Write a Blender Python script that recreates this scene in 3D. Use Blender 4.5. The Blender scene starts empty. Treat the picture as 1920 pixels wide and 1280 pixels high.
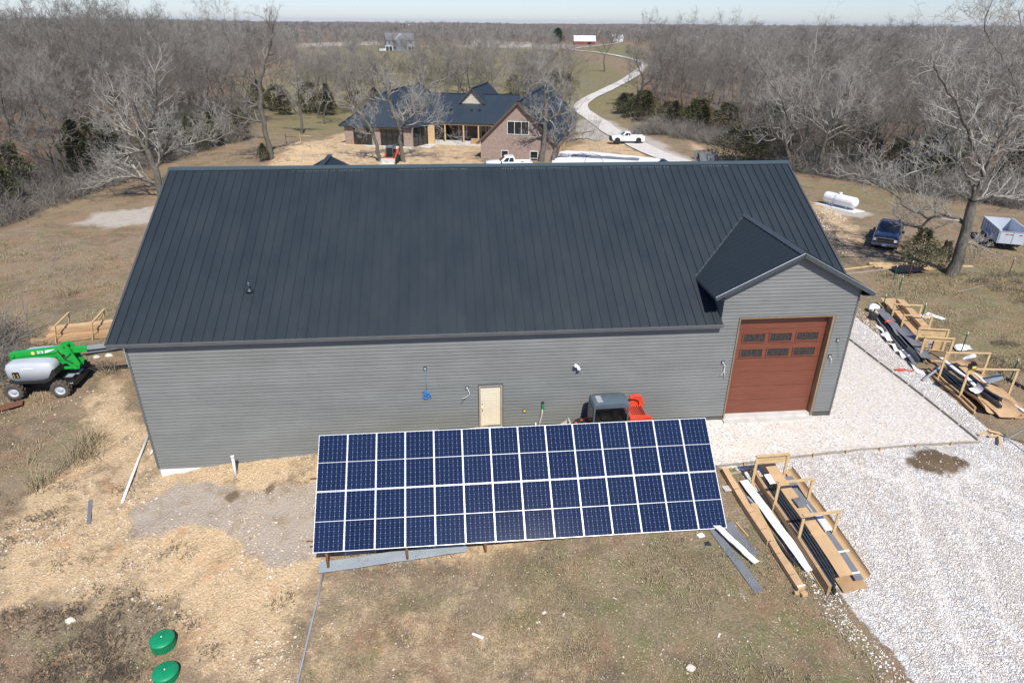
import bpy, math, random
import numpy as np
from mathutils import Vector, Matrix, noise as mnoise
random.seed(7); rng=np.random.default_rng(7)
scene=bpy.context.scene; COL=scene.collection
R=math.radians; PI=math.pi
# ---------------------------------------------------------------- camera
CAM=(13.1626,-24.8844,16.5942); YAW,PITCH,ROLL,FPX=-0.096438,0.45312,0.0079129,1230.78
cam=bpy.data.cameras.new('camera'); camo=bpy.data.objects.new('camera',cam); COL.objects.link(camo)
f_=Vector((-math.sin(YAW)*math.cos(PITCH),math.cos(YAW)*math.cos(PITCH),-math.sin(PITCH)))
r_=Vector((math.cos(YAW),math.sin(YAW),0)); u_=r_.cross(f_)
r2=r_*math.cos(ROLL)+u_*math.sin(ROLL); u2=-r_*math.sin(ROLL)+u_*math.cos(ROLL)
M=Matrix((r2,u2,-f_)).transposed().to_4x4(); M.translation=Vector(CAM); camo.matrix_world=M
cam.sensor_width=36; cam.lens=FPX/1920*36; cam.clip_start=.1; cam.clip_end=20000
scene.camera=camo
# ---------------------------------------------------------------- sky and sun
SUN_DIR=Vector((-.15,1.0,-1.27)).normalized()     # direction light travels
el=math.asin(-SUN_DIR.z); toward=-SUN_DIR
w=bpy.data.worlds.new('World'); scene.world=w; w.use_nodes=True; nt=w.node_tree; nt.nodes.clear()
sky=nt.nodes.new('ShaderNodeTexSky'); sky.sky_type='NISHITA'; sky.sun_disc=False
sky.sun_elevation=el; sky.sun_rotation=math.atan2(toward.x,toward.y); sky.altitude=300; sky.air_density=1.0; sky.dust_density=.35; sky.ozone_density=1.0
bg=nt.nodes.new('ShaderNodeBackground'); bg.inputs[1].default_value=.09
wo=nt.nodes.new('ShaderNodeOutputWorld'); mx=nt.nodes.new('ShaderNodeMix'); mx.data_type='RGBA'; mx.blend_type='MULTIPLY'; mx.inputs[0].default_value=1; mx.inputs[7].default_value=(.82,.93,1.30,1); nt.links.new(sky.outputs[0],mx.inputs[6]); nt.links.new(mx.outputs[2],bg.inputs[0]); nt.links.new(bg.outputs[0],wo.inputs[0])
sl=bpy.data.lights.new('sun','SUN'); sl.energy=4.6; sl.angle=R(.53); sl.color=(1,.955,.88)
so=bpy.data.objects.new('sun',sl); COL.objects.link(so); so.rotation_euler=SUN_DIR.to_track_quat('-Z','Y').to_euler()
scene.view_settings.view_transform='Standard'; scene.view_settings.look='None'; scene.view_settings.exposure=0.30; scene.view_settings.gamma=1
scene.cycles.max_bounces=6; scene.cycles.transparent_max_bounces=8
# ---------------------------------------------------------------- tagging
def tag(o,label=None,cat=None,group=None,kind=None):
    if label: o['label']=label
    if cat: o['category']=cat
    if group: o['group']=group
    if kind: o['kind']=kind
    elif label: o['kind']='thing'
    return o
def thing(name,label,cat,loc=(0,0,0),rotz=0,group=None):
    o=bpy.data.objects.new(name,None); COL.objects.link(o); o.location=loc; o.rotation_euler=(0,0,rotz); o.empty_display_size=.3
    return tag(o,label,cat,group)
def copy_tree(o,parent=None):
    c=o.copy(); COL.objects.link(c); c.parent=parent
    for ch in list(o.children): copy_tree(ch,c)
    return c
# ---------------------------------------------------------------- mesh helper
class MB:
    def __init__(s,T=None): s.v=[]; s.f=[]; s.m=[]; s.T=T
    def add(s,vs,fs,m=0):
        b=len(s.v)
        if s.T is not None: vs=[s.T@Vector(p) for p in vs]
        s.v.extend(tuple(p) for p in vs)
        s.f.extend(tuple(i+b for i in f) for f in fs); s.m.extend([m]*len(fs))
    def box(s,c,d,Rm=None,m=0):
        x,y,z=d[0]/2,d[1]/2,d[2]/2; c=Vector(c)
        vs=[Vector(p) for p in ((-x,-y,-z),(x,-y,-z),(x,y,-z),(-x,y,-z),(-x,-y,z),(x,-y,z),(x,y,z),(-x,y,z))]
        if Rm is not None: vs=[Rm@p for p in vs]
        s.add([c+p for p in vs],[(3,2,1,0),(4,5,6,7),(0,1,5,4),(1,2,6,5),(2,3,7,6),(3,0,4,7)],m); return s
    def bb(s,x0,x1,y0,y1,z0,z1,m=0): return s.box(((x0+x1)/2,(y0+y1)/2,(z0+z1)/2),(x1-x0,y1-y0,z1-z0),None,m)
    def bar(s,p,q,w,h,up=(0,0,1),m=0):
        p,q=Vector(p),Vector(q); d=q-p; L=d.length; d.normalize(); side=d.cross(Vector(up))
        if side.length<1e-4: side=d.cross(Vector((1,0,0)))
        side.normalize(); u=side.cross(d); Rm=Matrix((d,side,u)).transposed()
        s.box((p+q)/2,(L,w,h),Rm,m); return s
    def tube(s,pts,rad,n=8,caps=True,m=0):
        pts=[Vector(p) for p in pts]
        if not hasattr(rad,'__len__'): rad=[rad]*len(pts)
        vs=[]; fs=[]; side=None
        for i,p in enumerate(pts):
            d=(pts[min(i+1,len(pts)-1)]-pts[max(i-1,0)]).normalized()
            if side is None or True:
                a=Vector((0,0,1)) if abs(d.z)<.9 else Vector((1,0,0))
                if side is not None and (side-d*side.dot(d)).length>.1: sd=(side-d*side.dot(d)).normalized()
                else: sd=d.cross(a).normalized()
                side=sd
            up=d.cross(side)
            for k in range(n):
                t=2*PI*k/n; vs.append(p+(side*math.cos(t)+up*math.sin(t))*rad[i])
        for i in range(len(pts)-1):
            for k in range(n): fs.append((i*n+k,i*n+(k+1)%n,(i+1)*n+(k+1)%n,(i+1)*n+k))
        if caps: fs.append(tuple(range(n))[::-1]); fs.append(tuple((len(pts)-1)*n+k for k in range(n)))
        s.add(vs,fs,m); return s
    def cyl(s,p,q,r,n=16,m=0): return s.tube([p,q],r,n,True,m)
    def lathe(s,prof,n=24,c=(0,0,0),axis='z',m=0,cap=True):
        vs=[];fs=[]; c=Vector(c)
        for (r,h) in prof:
            for k in range(n):
                t=2*PI*k/n; a,b=r*math.cos(t),r*math.sin(t)
                vs.append(c+Vector({'z':(a,b,h),'x':(h,a,b),'y':(b,h,a)}[axis]))
        for i in range(len(prof)-1):
            for k in range(n): fs.append((i*n+k,i*n+(k+1)%n,(i+1)*n+(k+1)%n,(i+1)*n+k))
        if cap: fs.append(tuple(range(n))[::-1]); fs.append(tuple((len(prof)-1)*n+k for k in range(n)))
        s.add(vs,fs,m); return s
    def prism(s,poly,h0,h1,axis='y',m=0):
        # poly in the two other axes
        n=len(poly)
        def P(a,b,h): return {'y':(a,h,b),'x':(h,a,b),'z':(a,b,h)}[axis]
        vs=[P(a,b,h0) for a,b in poly]+[P(a,b,h1) for a,b in poly]
        ar=sum(poly[i][0]*poly[(i+1)%n][1]-poly[(i+1)%n][0]*poly[i][1] for i in range(n))
        fs=[tuple(range(n)),tuple(range(n,2*n))[::-1]]+[(i,n+i,n+(i+1)%n,(i+1)%n) for i in range(n)]
        flip=(ar<0)!=(axis=='y')
        flip=not flip if axis!='y' else flip
        if axis=='y' and ar>0 or axis!='y' and ar<0: fs=[f for f in fs]
        else: fs=[f[::-1] for f in fs]
        s.add(vs,fs,m); return s
    def loft(s,secs,cap=True,m=0,closed=True):
        n=len(secs[0]); vs=[p for sec in secs for p in sec]; fs=[]
        for i in range(len(secs)-1):
            for k in range(n if closed else n-1): fs.append((i*n+k,i*n+(k+1)%n,(i+1)*n+(k+1)%n,(i+1)*n+k))
        if cap: fs.append(tuple(range(n))[::-1]); fs.append(tuple((len(secs)-1)*n+k for k in range(n)))
        s.add(vs,fs,m); return s
    def build(s,name,mats,parent=None,smooth=False,bevel=0):
        me=bpy.data.meshes.new(name); me.from_pydata(s.v,[],s.f)
        if not isinstance(mats,(list,tuple)): mats=[mats]
        for a in mats: me.materials.append(a)
        if len(mats)>1: me.polygons.foreach_set('material_index',s.m)
        if smooth: me.polygons.foreach_set('use_smooth',[True]*len(s.f)); 
        me.update(); o=bpy.data.objects.new(name,me); COL.objects.link(o); o.parent=parent
        if bevel:
            b=o.modifiers.new('bevel','BEVEL'); b.width=bevel; b.segments=2; b.limit_method='ANGLE'; b.angle_limit=R(35)
        if smooth=='auto':
            e=o.modifiers.new('split','EDGE_SPLIT'); e.split_angle=R(35)
        return o
def mesh_np(name,V,F,mat,parent=None,smooth=False,attr=None):
    """V (n,3) F (m,k) numpy"""
    me=bpy.data.meshes.new(name); n,m,k=len(V),len(F),F.shape[1]
    me.vertices.add(n); me.vertices.foreach_set('co',np.ascontiguousarray(V,np.float32).ravel())
    me.loops.add(m*k); me.loops.foreach_set('vertex_index',np.ascontiguousarray(F,np.int32).ravel())
    me.polygons.add(m); me.polygons.foreach_set('loop_start',np.arange(0,m*k,k,dtype=np.int32)); 
    try: me.polygons.foreach_set('loop_total',np.full(m,k,np.int32))
    except Exception: pass
    if smooth: me.polygons.foreach_set('use_smooth',np.ones(m,bool))
    me.update(calc_edges=True)
    for a in (mat if isinstance(mat,(list,tuple)) else [mat]): me.materials.append(a)
    o=bpy.data.objects.new(name,me); COL.objects.link(o); o.parent=parent
    return o
# ---------------------------------------------------------------- materials
class NT:
    def __init__(s,name):
        s.mat=bpy.data.materials.new(name); s.mat.use_nodes=True; s.t=s.mat.node_tree; s.t.nodes.clear()
        s.out=s.n('ShaderNodeOutputMaterial'); s.b=s.n('ShaderNodeBsdfPrincipled'); s.l(s.b.outputs[0],s.out.inputs[0])
        s.tc=None
    def n(s,ty,**k):
        a=s.t.nodes.new(ty)
        for kk,v in k.items(): setattr(a,kk,v)
        return a
    def l(s,a,b): s.t.links.new(a,b)
    def co(s,obj=True):
        if s.tc is None: s.tc=s.n('ShaderNodeTexCoord')
        return s.tc.outputs['Object' if obj else 'Generated']
    def pos(s): return s.n('ShaderNodeNewGeometry').outputs['Position']
    def mapping(s,src,sc=(1,1,1),rot=(0,0,0),loc=(0,0,0)):
        m=s.n('ShaderNodeMapping'); m.inputs['Scale'].default_value=sc; m.inputs['Rotation'].default_value=rot; m.inputs['Location'].default_value=loc; s.l(src,m.inputs[0]); return m.outputs[0]
    def noise(s,src,sc,det=4,rough=.55,dist=0):
        a=s.n('ShaderNodeTexNoise'); a.inputs['Scale'].default_value=sc; a.inputs['Detail'].default_value=det; a.inputs['Roughness'].default_value=rough; a.inputs['Distortion'].default_value=dist
        if src is not None: s.l(src,a.inputs['Vector'])
        return a.outputs['Fac']
    def vor(s,src,sc,feat='F1',rand=1):
        a=s.n('ShaderNodeTexVoronoi'); a.feature=feat; a.inputs['Scale'].default_value=sc; a.inputs['Randomness'].default_value=rand; s.l(src,a.inputs['Vector']); return a
    def ramp(s,src,stops,interp='LINEAR'):
        a=s.n('ShaderNodeValToRGB'); cr=a.color_ramp; cr.interpolation=interp
        while len(cr.elements)<len(stops): cr.elements.new(.5)
        for e,(p,c) in zip(cr.elements,stops):
            e.position=p; e.color=(c,c,c,1) if not hasattr(c,'__len__') else (*c,1)
        s.l(src,a.inputs[0]); return a.outputs[0]
    def math(s,op,a,b=None,c=None,clamp=False):
        m=s.n('ShaderNodeMath',operation=op); m.use_clamp=clamp
        for i,x in enumerate((a,b,c)):
            if x is None: continue
            if isinstance(x,(int,float)): m.inputs[i].default_value=x
            else: s.l(x,m.inputs[i])
        return m.outputs[0]
    def mix(s,f,a,b,mode='MIX'):
        m=s.n('ShaderNodeMix',data_type='RGBA',blend_type=mode)
        if isinstance(f,(int,float)): m.inputs[0].default_value=f
        else: s.l(f,m.inputs[0])
        for i,x in ((6,a),(7,b)):
            if hasattr(x,'__len__'): m.inputs[i].default_value=(*x,1)
            else: s.l(x,m.inputs[i])
        return m.outputs[2]
    def bump(s,h,st=.5,dist=.02,nrm=None):
        b=s.n('ShaderNodeBump'); b.inputs['Strength'].default_value=st; b.inputs['Distance'].default_value=dist; s.l(h,b.inputs['Height'])
        if nrm is not None: s.l(nrm,b.inputs['Normal'])
        return b.outputs[0]
    def set(s,col=None,rough=.6,metal=0,nrm=None,spec=None,coat=0):
        if col is not None:
            if hasattr(col,'__len__'): s.b.inputs['Base Color'].default_value=(*col,1)
            else: s.l(col,s.b.inputs['Base Color'])
        if isinstance(rough,(int,float)): s.b.inputs['Roughness'].default_value=rough
        else: s.l(rough,s.b.inputs['Roughness'])
        s.b.inputs['Metallic'].default_value=metal
        if spec is not None: s.b.inputs['Specular IOR Level'].default_value=spec
        if coat: s.b.inputs['Coat Weight'].default_value=coat
        if nrm is not None: s.l(nrm,s.b.inputs['Normal'])
        return s.mat
def simple(name,col,rough=.6,metal=0,var=.12,sc=3,bump=0,coat=0,spec=None,wpos=False):
    m=NT(name); src=m.pos() if wpos else m.co(); n=m.noise(src,sc,5,.6)
    c2=tuple(min(1,c*(1+var)) for c in col); c1=tuple(c*(1-var) for c in col)
    c=m.ramp(n,[(.3,c1),(.7,c2)])
    nr=None
    if bump: nr=m.bump(m.noise(src,sc*8,3),bump,.01)
    r=m.ramp(m.noise(src,sc*2.3,3),[(.3,max(.02,rough-.06)),(.7,min(1,rough+.06))])
    return m.set(c,r,metal,nr,spec,coat)
def wood_mat(name,a,b,sc=1.0,axis=0):
    m=NT(name); src=m.co(); s=[14*sc]*3; s[axis]=1.2*sc
    n=m.noise(m.mapping(src,tuple(s)),1.5,5,.6,.6); n2=m.noise(src,2,3)
    c=m.ramp(n,[(.25,a),(.75,b)]); c=m.mix(m.ramp(n2,[(.35,0.0),(.75,.35)]),c,tuple(x*.6 for x in a))
    return m.set(c,.75,0,m.bump(n,.2,.005))
Mt={}
# --- roofing metal
def roof_mat(name,col,rough=.38):
    m=NT(name); src=m.co()
    n=m.noise(m.mapping(src,(.9,.35,.35)),1.2,4); nf=m.noise(src,9,4)
    c=m.mix(m.ramp(n,[(.3,0.),(.7,1.)]),tuple(x*.97 for x in col),tuple(x*1.03 for x in col))
    c=m.mix(m.ramp(nf,[(.45,0.),(.8,.05)]),c,(.10,.105,.11))
    oc=m.bump(m.noise(m.mapping(src,(1.5,.25,.25)),1.4,2),.04,.02)
    return m.set(c,m.ramp(n,[(.3,rough-.05),(.7,rough+.07)]),.0,oc,.6)
Mt['roof']=roof_mat('charcoal_blue_roof_metal',(.0145,.0225,.0270),.50)
Mt['roof_h']=roof_mat('dark_blue_roof_metal',(.024,.037,.050),.48)
Mt['trim']=simple('charcoal_trim_metal',(.055,.065,.07),.4,0,.08,2)
Mt['fascia']=simple('grey_fascia_metal',(.11,.115,.115),.45,0,.08,2)
# --- siding
m=NT('grey_lap_siding'); src=m.co()
n1=m.noise(m.mapping(src,(.22,.22,.5)),1.6,5,.6); n2=m.noise(m.mapping(src,(.5,.5,6)),2.0,4,.6); n3=m.noise(m.mapping(src,(3,3,40)),1,3)
c=m.ramp(n1,[(.3,(.142,.147,.136)),(.5,(.163,.169,.157)),(.72,(.197,.204,.190))])
c=m.mix(m.ramp(n2,[(.35,.0),(.75,.28)]),c,(.232,.240,.225)); c=m.mix(m.ramp(n3,[(.3,.0),(.8,.2)]),c,(.12,.12,.113))
sz=m.n('ShaderNodeSeparateXYZ'); m.l(src,sz.inputs[0]); jx=m.math('FLOOR',m.math('DIVIDE',sz.outputs[0],3.66)); jz=m.math('FLOOR',m.math('DIVIDE',sz.outputs[2],.159)); jc=m.n('ShaderNodeCombineXYZ'); m.l(m.math('FLOOR',m.math('ADD',m.math('DIVIDE',sz.outputs[0],3.66),m.math('MULTIPLY',m.math('FRACT',m.math('MULTIPLY',jz,.381)),1.0))),jc.inputs[0]); m.l(jz,jc.inputs[1]); jw=m.n('ShaderNodeTexWhiteNoise'); m.l(jc.outputs[0],jw.inputs[0]); c=m.mix(m.math('MULTIPLY',jw.outputs[0],.16),c,(.245,.252,.238))
Mt['siding']=m.set(c,m.ramp(n2,[(.3,.5),(.7,.68)]),0,m.bump(n3,.12,.004))
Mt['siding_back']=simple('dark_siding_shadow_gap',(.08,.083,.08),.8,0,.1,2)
Mt['concrete']=simple('pale_concrete',(.52,.50,.46),.9,0,.15,2.5,.3)
Mt['conc_dark']=simple('damp_grey_concrete',(.12,.12,.115),.9,0,.2,3,.3)
Mt['white']=simple('white_painted_metal',(.80,.80,.79),.42,0,.03,3)
Mt['whitegl']=simple('glossy_white_paint',(.80,.80,.79),.25,0,.03,3,coat=.4)
Mt['pvc']=simple('white_plastic_pipe',(.76,.76,.73),.4,0,.05,3)
Mt['cream']=simple('cream_door_paint',(.70,.62,.46),.45,0,.05,3)
Mt['brass']=simple('brass',(.6,.42,.14),.3,.9,.1,10)
Mt['woodtrim']=wood_mat('brown_stained_timber',(.20,.13,.07),(.34,.24,.13),1,2)
Mt['pine']=wood_mat('yellow_pine_lumber',(.50,.34,.16),(.66,.48,.26),1,0)
Mt['pinez']=wood_mat('yellow_pine_upright',(.50,.34,.16),(.66,.48,.26),1,2)
Mt['greywood']=wood_mat('weathered_grey_board',(.26,.22,.17),(.38,.33,.26),1,0)
m=NT('mahogany_garage_door'); src=m.co()
n=m.noise(m.mapping(src,(1.0,4,26)),1.4,6,.65,.4); n2=m.noise(m.mapping(src,(.4,1,5)),2,3)
c=m.ramp(n,[(.25,(.098,.028,.015)),(.5,(.160,.048,.026)),(.75,(.225,.075,.041))]); c=m.mix(m.ramp(n2,[(.3,0.),(.8,.4)]),c,(.225,.08,.045))
Mt['mahog']=m.set(c,.42,0,m.bump(n,.08,.003))
m=NT('dark_reflective_glass'); m.b.inputs['IOR'].default_value=1.5; Mt['glass']=m.set((.012,.016,.018),.06,0,None,.9)
m=NT('leaded_pattern_glass'); src=m.co(); v=m.vor(m.mapping(src,(9,9,9)),1,'DISTANCE_TO_EDGE'); n=m.vor(m.mapping(src,(9,9,9)),1).outputs['Color']
c=m.mix(m.ramp(v.outputs['Distance'],[(.02,.5),(.06,0.)]),m.ramp(m.math('MULTIPLY',m.noise(src,14,3),1),[(.35,(.010,.011,.011)),(.65,(.032,.032,.03))]),(.09,.085,.075)); Mt['leaded']=m.set(c,.15)
Mt['rust']=simple('rusted_brown_steel',(.16,.065,.032),.85,0,.35,6,.4)
Mt['rubber']=simple('dusty_tyre_rubber',(.085,.07,.055),.95,0,.35,7,.5)
Mt['blackrub']=simple('black_tyre_rubber',(.022,.022,.022),.85,0,.3,6,.3)
Mt['black']=simple('black_painted_steel',(.014,.015,.016),.45,0,.3,5)
Mt['blackpl']=simple('black_plastic',(.02,.021,.023),.55,0,.2,5)
Mt['greyhood']=simple('light_grey_machine_hood',(.44,.47,.50),.4,0,.08,1.5)
Mt['green']=simple('bright_green_machine_paint',(.012,.33,.045),.35,0,.12,3)
Mt['lid']=simple('emerald_plastic_lid',(.006,.24,.10),.42,0,.12,4)
Mt['liddark']=simple('shadowed_green_grille',(.004,.10,.045),.6,0,.12,4)
Mt['orange']=simple('orange_red_machine_paint',(.62,.065,.03),.4,0,.12,3)
Mt['cabgrey']=simple('slate_grey_cab_paint',(.085,.115,.135),.38,0,.1,3)
Mt['beige']=simple('worn_pale_bucket_steel',(.50,.46,.40),.6,0,.25,4,.2)
Mt['galv']=simple('galvanized_steel',(.42,.46,.50),.42,.35,.12,4)
Mt['boardgrey']=simple('grey_trim_coil_board',(.165,.175,.185),.5,0,.08,2)
Mt['paleboard']=simple('pale_blue_grey_metal_board',(.25,.28,.30),.5,0,.1,1.2)
Mt['boardlip']=simple('light_grey_board_edge',(.42,.43,.44),.5,0,.08,2)
Mt['charcoal']=simple('charcoal_trim_stack',(.03,.036,.042),.45,0,.3,4)
Mt['card']=simple('brown_cardboard',(.50,.33,.175),.88,0,.13,1.5,.15)
Mt['card2']=simple('darker_cardboard',(.37,.235,.12),.9,0,.15,2,.15)
Mt['cardin']=simple('cardboard_fold_shadow_side',(.42,.275,.145),.9,0,.15,2,.15)
Mt['foam']=simple('white_foam_sheet',(.80,.82,.80),.7,0,.04,3)
Mt['bluecable']=simple('blue_cable',(.02,.25,.62),.4,0,.1,5)
Mt['yellow']=simple('yellow_sticker',(.75,.55,.06),.5,0,.1,5)
Mt['red']=simple('red_paint',(.45,.03,.02),.5,0,.15,4)
Mt['barnred']=simple('faded_red_barn_boards',(.26,.045,.03),.8,0,.2,.4)
Mt['bluepaint']=simple('navy_blue_car_paint',(.018,.034,.066),.22,.2,.1,2,coat=.8)
Mt['chrome']=simple('chrome',(.62,.63,.64),.16,1,.05,5)
Mt['lamp']=simple('clear_headlamp',(.62,.64,.66),.12,0,.05,5)
Mt['trailer']=simple('pale_grey_trailer_paint',(.46,.50,.55),.45,0,.08,1.5)
Mt['ownwhite']=simple('white_siding_far_house',(.72,.72,.70),.7,0,.05,1)
Mt['stone']=simple('buff_limestone',(.50,.45,.35),.9,0,.25,4,.4)
Mt['rockw']=simple('white_chert_rock',(.60,.54,.45),.9,0,.25,1.2,.3,wpos=True)
Mt['door_tr']=simple('taupe_door_frame',(.36,.31,.26),.6,0,.1,3)
# brick
m=NT('rose_brown_brick'); src=m.co(); br=m.n('ShaderNodeTexBrick'); br.inputs['Scale'].default_value=2.2; br.inputs['Mortar Size'].default_value=.018; br.inputs['Brick Width'].default_value=.5; br.inputs['Row Height'].default_value=.18
sw=m.n('ShaderNodeSeparateXYZ'); m.l(src,sw.inputs[0]); cb=m.n('ShaderNodeCombineXYZ'); m.l(m.math('ADD',sw.outputs[0],sw.outputs[1]),cb.inputs[0]); m.l(sw.outputs[2],cb.inputs[1]); m.l(cb.outputs[0],br.inputs['Vector'])
br.inputs['Color1'].default_value=(.30,.20,.15,1); br.inputs['Color2'].default_value=(.17,.095,.075,1); br.inputs['Mortar'].default_value=(.42,.36,.31,1)
n=m.noise(src,3.2,5,.7); c=m.mix(m.ramp(n,[(.4,0.),(.7,.45)]),br.outputs[0],(.42,.34,.28)); Mt['brick']=m.set(c,.9,0,m.bump(br.outputs[1],.3,.01))
# cells of a solar module : object coords x across (6 cells), y along (24 half cells)
m=NT('monocrystalline_solar_cells'); src=m.co(); sx=m.n('ShaderNodeSeparateXYZ'); m.l(src,sx.inputs[0])
def lines(val,period,half):
    a=m.math('DIVIDE',val,period); fr=m.math('FRACT',m.math('ADD',a,1000.0)); d=m.math('ABSOLUTE',m.math('SUBTRACT',fr,.5)); return m.math('GREATER_THAN',d,.5-half/period)
CW,CH=1.062/6,2.19/24
gx=lines(sx.outputs[0],CW,.0026); gy=lines(sx.outputs[1],CH,.0016)
cellx=m.math('FLOOR',m.math('DIVIDE',sx.outputs[0],CW)); celly=m.math('FLOOR',m.math('DIVIDE',sx.outputs[1],CH))
cv=m.n('ShaderNodeCombineXYZ'); m.l(cellx,cv.inputs[0]); m.l(celly,cv.inputs[1]); oi=m.n('ShaderNodeObjectInfo'); m.l(oi.outputs['Random'],cv.inputs[2])
wn=m.n('ShaderNodeTexWhiteNoise'); m.l(cv.outputs[0],wn.inputs[0])
base=m.mix(wn.outputs[0],(.0030,.0085,.034),(.005,.0135,.050)); base=m.mix(m.ramp(oi.outputs['Random'],[(0,0.),(1,.5)]),base,(.008,.018,.055))
bus=lines(sx.outputs[0],CW/5,.0006); base=m.mix(m.math('MULTIPLY',bus,.25),base,(.3,.35,.45))
corner=m.math('MULTIPLY',lines(sx.outputs[0],CW,.012),lines(sx.outputs[1],CH*2,.012))
g=m.math('MAXIMUM',m.math('MAXIMUM',m.math('MULTIPLY',gx,.75),m.math('MULTIPLY',gy,.38)),corner)
g=m.math('MULTIPLY',g,.8); c=m.mix(g,base,(.30,.38,.50))
Mt['cell']=m.set(c,.10,0,None,.16)
Mt['alu']=simple('silver_module_frame',(.66,.68,.69),.35,.15,.04,3)
# bark, twigs, cedar
m=NT('pale_grey_bark'); src=m.pos(); n=m.noise(m.mapping(src,(4,4,.9)),2.4,6,.8); n2=m.noise(src,.5,2)
c=m.ramp(n,[(.32,(.045,.037,.03)),(.5,(.115,.10,.082)),(.68,(.25,.235,.20))]); c=m.mix(m.ramp(n2,[(.4,0.),(.7,.45)]),c,(.10,.11,.08)); Mt['bark']=m.set(c,.95,0,m.bump(n,.6,.04))
m=NT('bare_twigs'); src=m.pos(); n=m.noise(src,.35,3); oi=m.n('ShaderNodeObjectInfo')
c=m.ramp(n,[(.3,(.17,.145,.115)),(.7,(.28,.25,.215))]); c=m.mix(m.ramp(oi.outputs['Random'],[(0,0.),(1,.6)]),c,(.17,.125,.095)); Mt['twig']=m.set(c,.95)
m=NT('pale_twigs'); src=m.pos(); n=m.noise(src,.5,3)
c=m.ramp(n,[(.3,(.27,.25,.21)),(.7,(.45,.43,.38))]); Mt['twigp']=m.set(c,.95)
m=NT('woodland_twigs'); src=m.pos(); n=m.noise(src,.03,4,.7); n2=m.noise(src,.4,3)
c=m.ramp(n,[(.3,(.115,.095,.070)),(.5,(.155,.134,.106)),(.7,(.205,.188,.158))]); c=m.mix(m.ramp(n2,[(.3,0.),(.7,.5)]),c,(.27,.255,.22)); oi=m.n('ShaderNodeObjectInfo'); c=m.mix(m.ramp(oi.outputs['Random'],[(.45,0.),(.75,.75)]),c,(.31,.29,.25)); c=m.mix(m.ramp(oi.outputs['Random'],[(.1,.55),(.3,0.)]),c,(.085,.068,.05)); Mt['woods']=m.set(c,.95)
m=NT('cedar_foliage'); src=m.pos(); n=m.noise(src,.9,4,.6); oi=m.n('ShaderNodeObjectInfo')
c=m.ramp(n,[(.3,(.035,.046,.018)),(.6,(.07,.078,.028)),(.8,(.12,.098,.038))]); c=m.mix(m.ramp(oi.outputs['Random'],[(0,0.),(1,.45)]),c,(.10,.075,.028)); Mt['cedar']=m.set(c,.9)
m=NT('dry_grass_blades'); src=m.pos(); n=m.noise(src,.8,3); n2=m.noise(src,9,2)
c=m.ramp(n,[(.3,(.30,.235,.14)),(.7,(.42,.34,.21))]); c=m.mix(m.ramp(n2,[(.4,0.),(.7,.7)]),c,(.17,.16,.075)); Mt['drygrass']=m.set(c,.95)
m=NT('weathered_rubble'); src=m.pos(); n=m.vor(src,7).outputs['Color']; sp=m.n('ShaderNodeSeparateColor'); m.l(n,sp.inputs[0])
c=m.ramp(sp.outputs[0],[(0,(.32,.23,.14)),(.5,(.50,.39,.26)),(1,(.64,.57,.46))]); Mt['rubble']=m.set(c,.9)
m=NT('white_crushed_stone'); src=m.pos(); n=m.vor(src,9).outputs['Color']; sp=m.n('ShaderNodeSeparateColor'); m.l(n,sp.inputs[0])
c=m.ramp(sp.outputs[0],[(0,(.44,.38,.31)),(.5,(.66,.61,.54)),(1,(.80,.77,.72))]); Mt['stones']=m.set(c,.9)
# ---------------------------------------------------------------- terrain heights
CP=[(0,-.3,-1.7),(1.65,-.3,-1.37),(3.2,-.3,-1.15),(6.2,-.3,-.89),(9,-.3,-.5),(12,-.3,0),(14.5,-.5,.05),(18,-.5,-.05),(24,-.5,-.06),(31,-.5,-.04),
(8.1,-5.9,-2.16),(10.9,-5.9,-2.0),(14.1,-5.9,-1.78),(16.9,-5.9,-1.45),(20,-5.9,-1.3),(23.5,-5.8,-1.28),(25.6,-3.6,-.7),(26.2,-6.5,-.9),(30,-5,-.5),(32,-12,-1.0),(27,-12,-1.5),(20,-12,-2.0),(14,-13,-2.4),(6,-12,-2.6),(0,-8,-2.5),
(-5,-3,-2.1),(-8,4,-1.8),(-4,10,-1.3),(-15,20,-1.5),(-25,36,-1),(-20,60,-.5),(-5,70,0),(10,72,0),(30,64,0),(31,10,-.02),(31,20,0),(40,5,-.3),(45,15,0),(55,25,0),(50,37,0),
(65,45,-.5),(40,76,0),(0,20,-.9),(15,22,0),(-45,60,0),(-70,90,2),(-120,140,3.5),(-150,0,0),(20,-60,-2.5),(-60,-20,-2),(120,0,-1),(120,80,0),(60,140,0),(20,150,0),(-30,150,0),(20,300,0),(200,250,0),(-200,300,2),(36,95,-1.2)]
P=np.array(CP,float)
def U(d2): return d2*np.log(d2+1e-9)*.5
def fit_tps():
    n=len(P); D=((P[:,None,:2]-P[None,:,:2])**2).sum(-1)
    K=U(D)+np.eye(n)*.05; Q=np.hstack([np.ones((n,1)),P[:,:2]])
    A=np.zeros((n+3,n+3)); A[:n,:n]=K; A[:n,n:]=Q; A[n:,:n]=Q.T
    return np.linalg.solve(A,np.concatenate([P[:,2],np.zeros(3)]))
TW=fit_tps()
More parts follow.
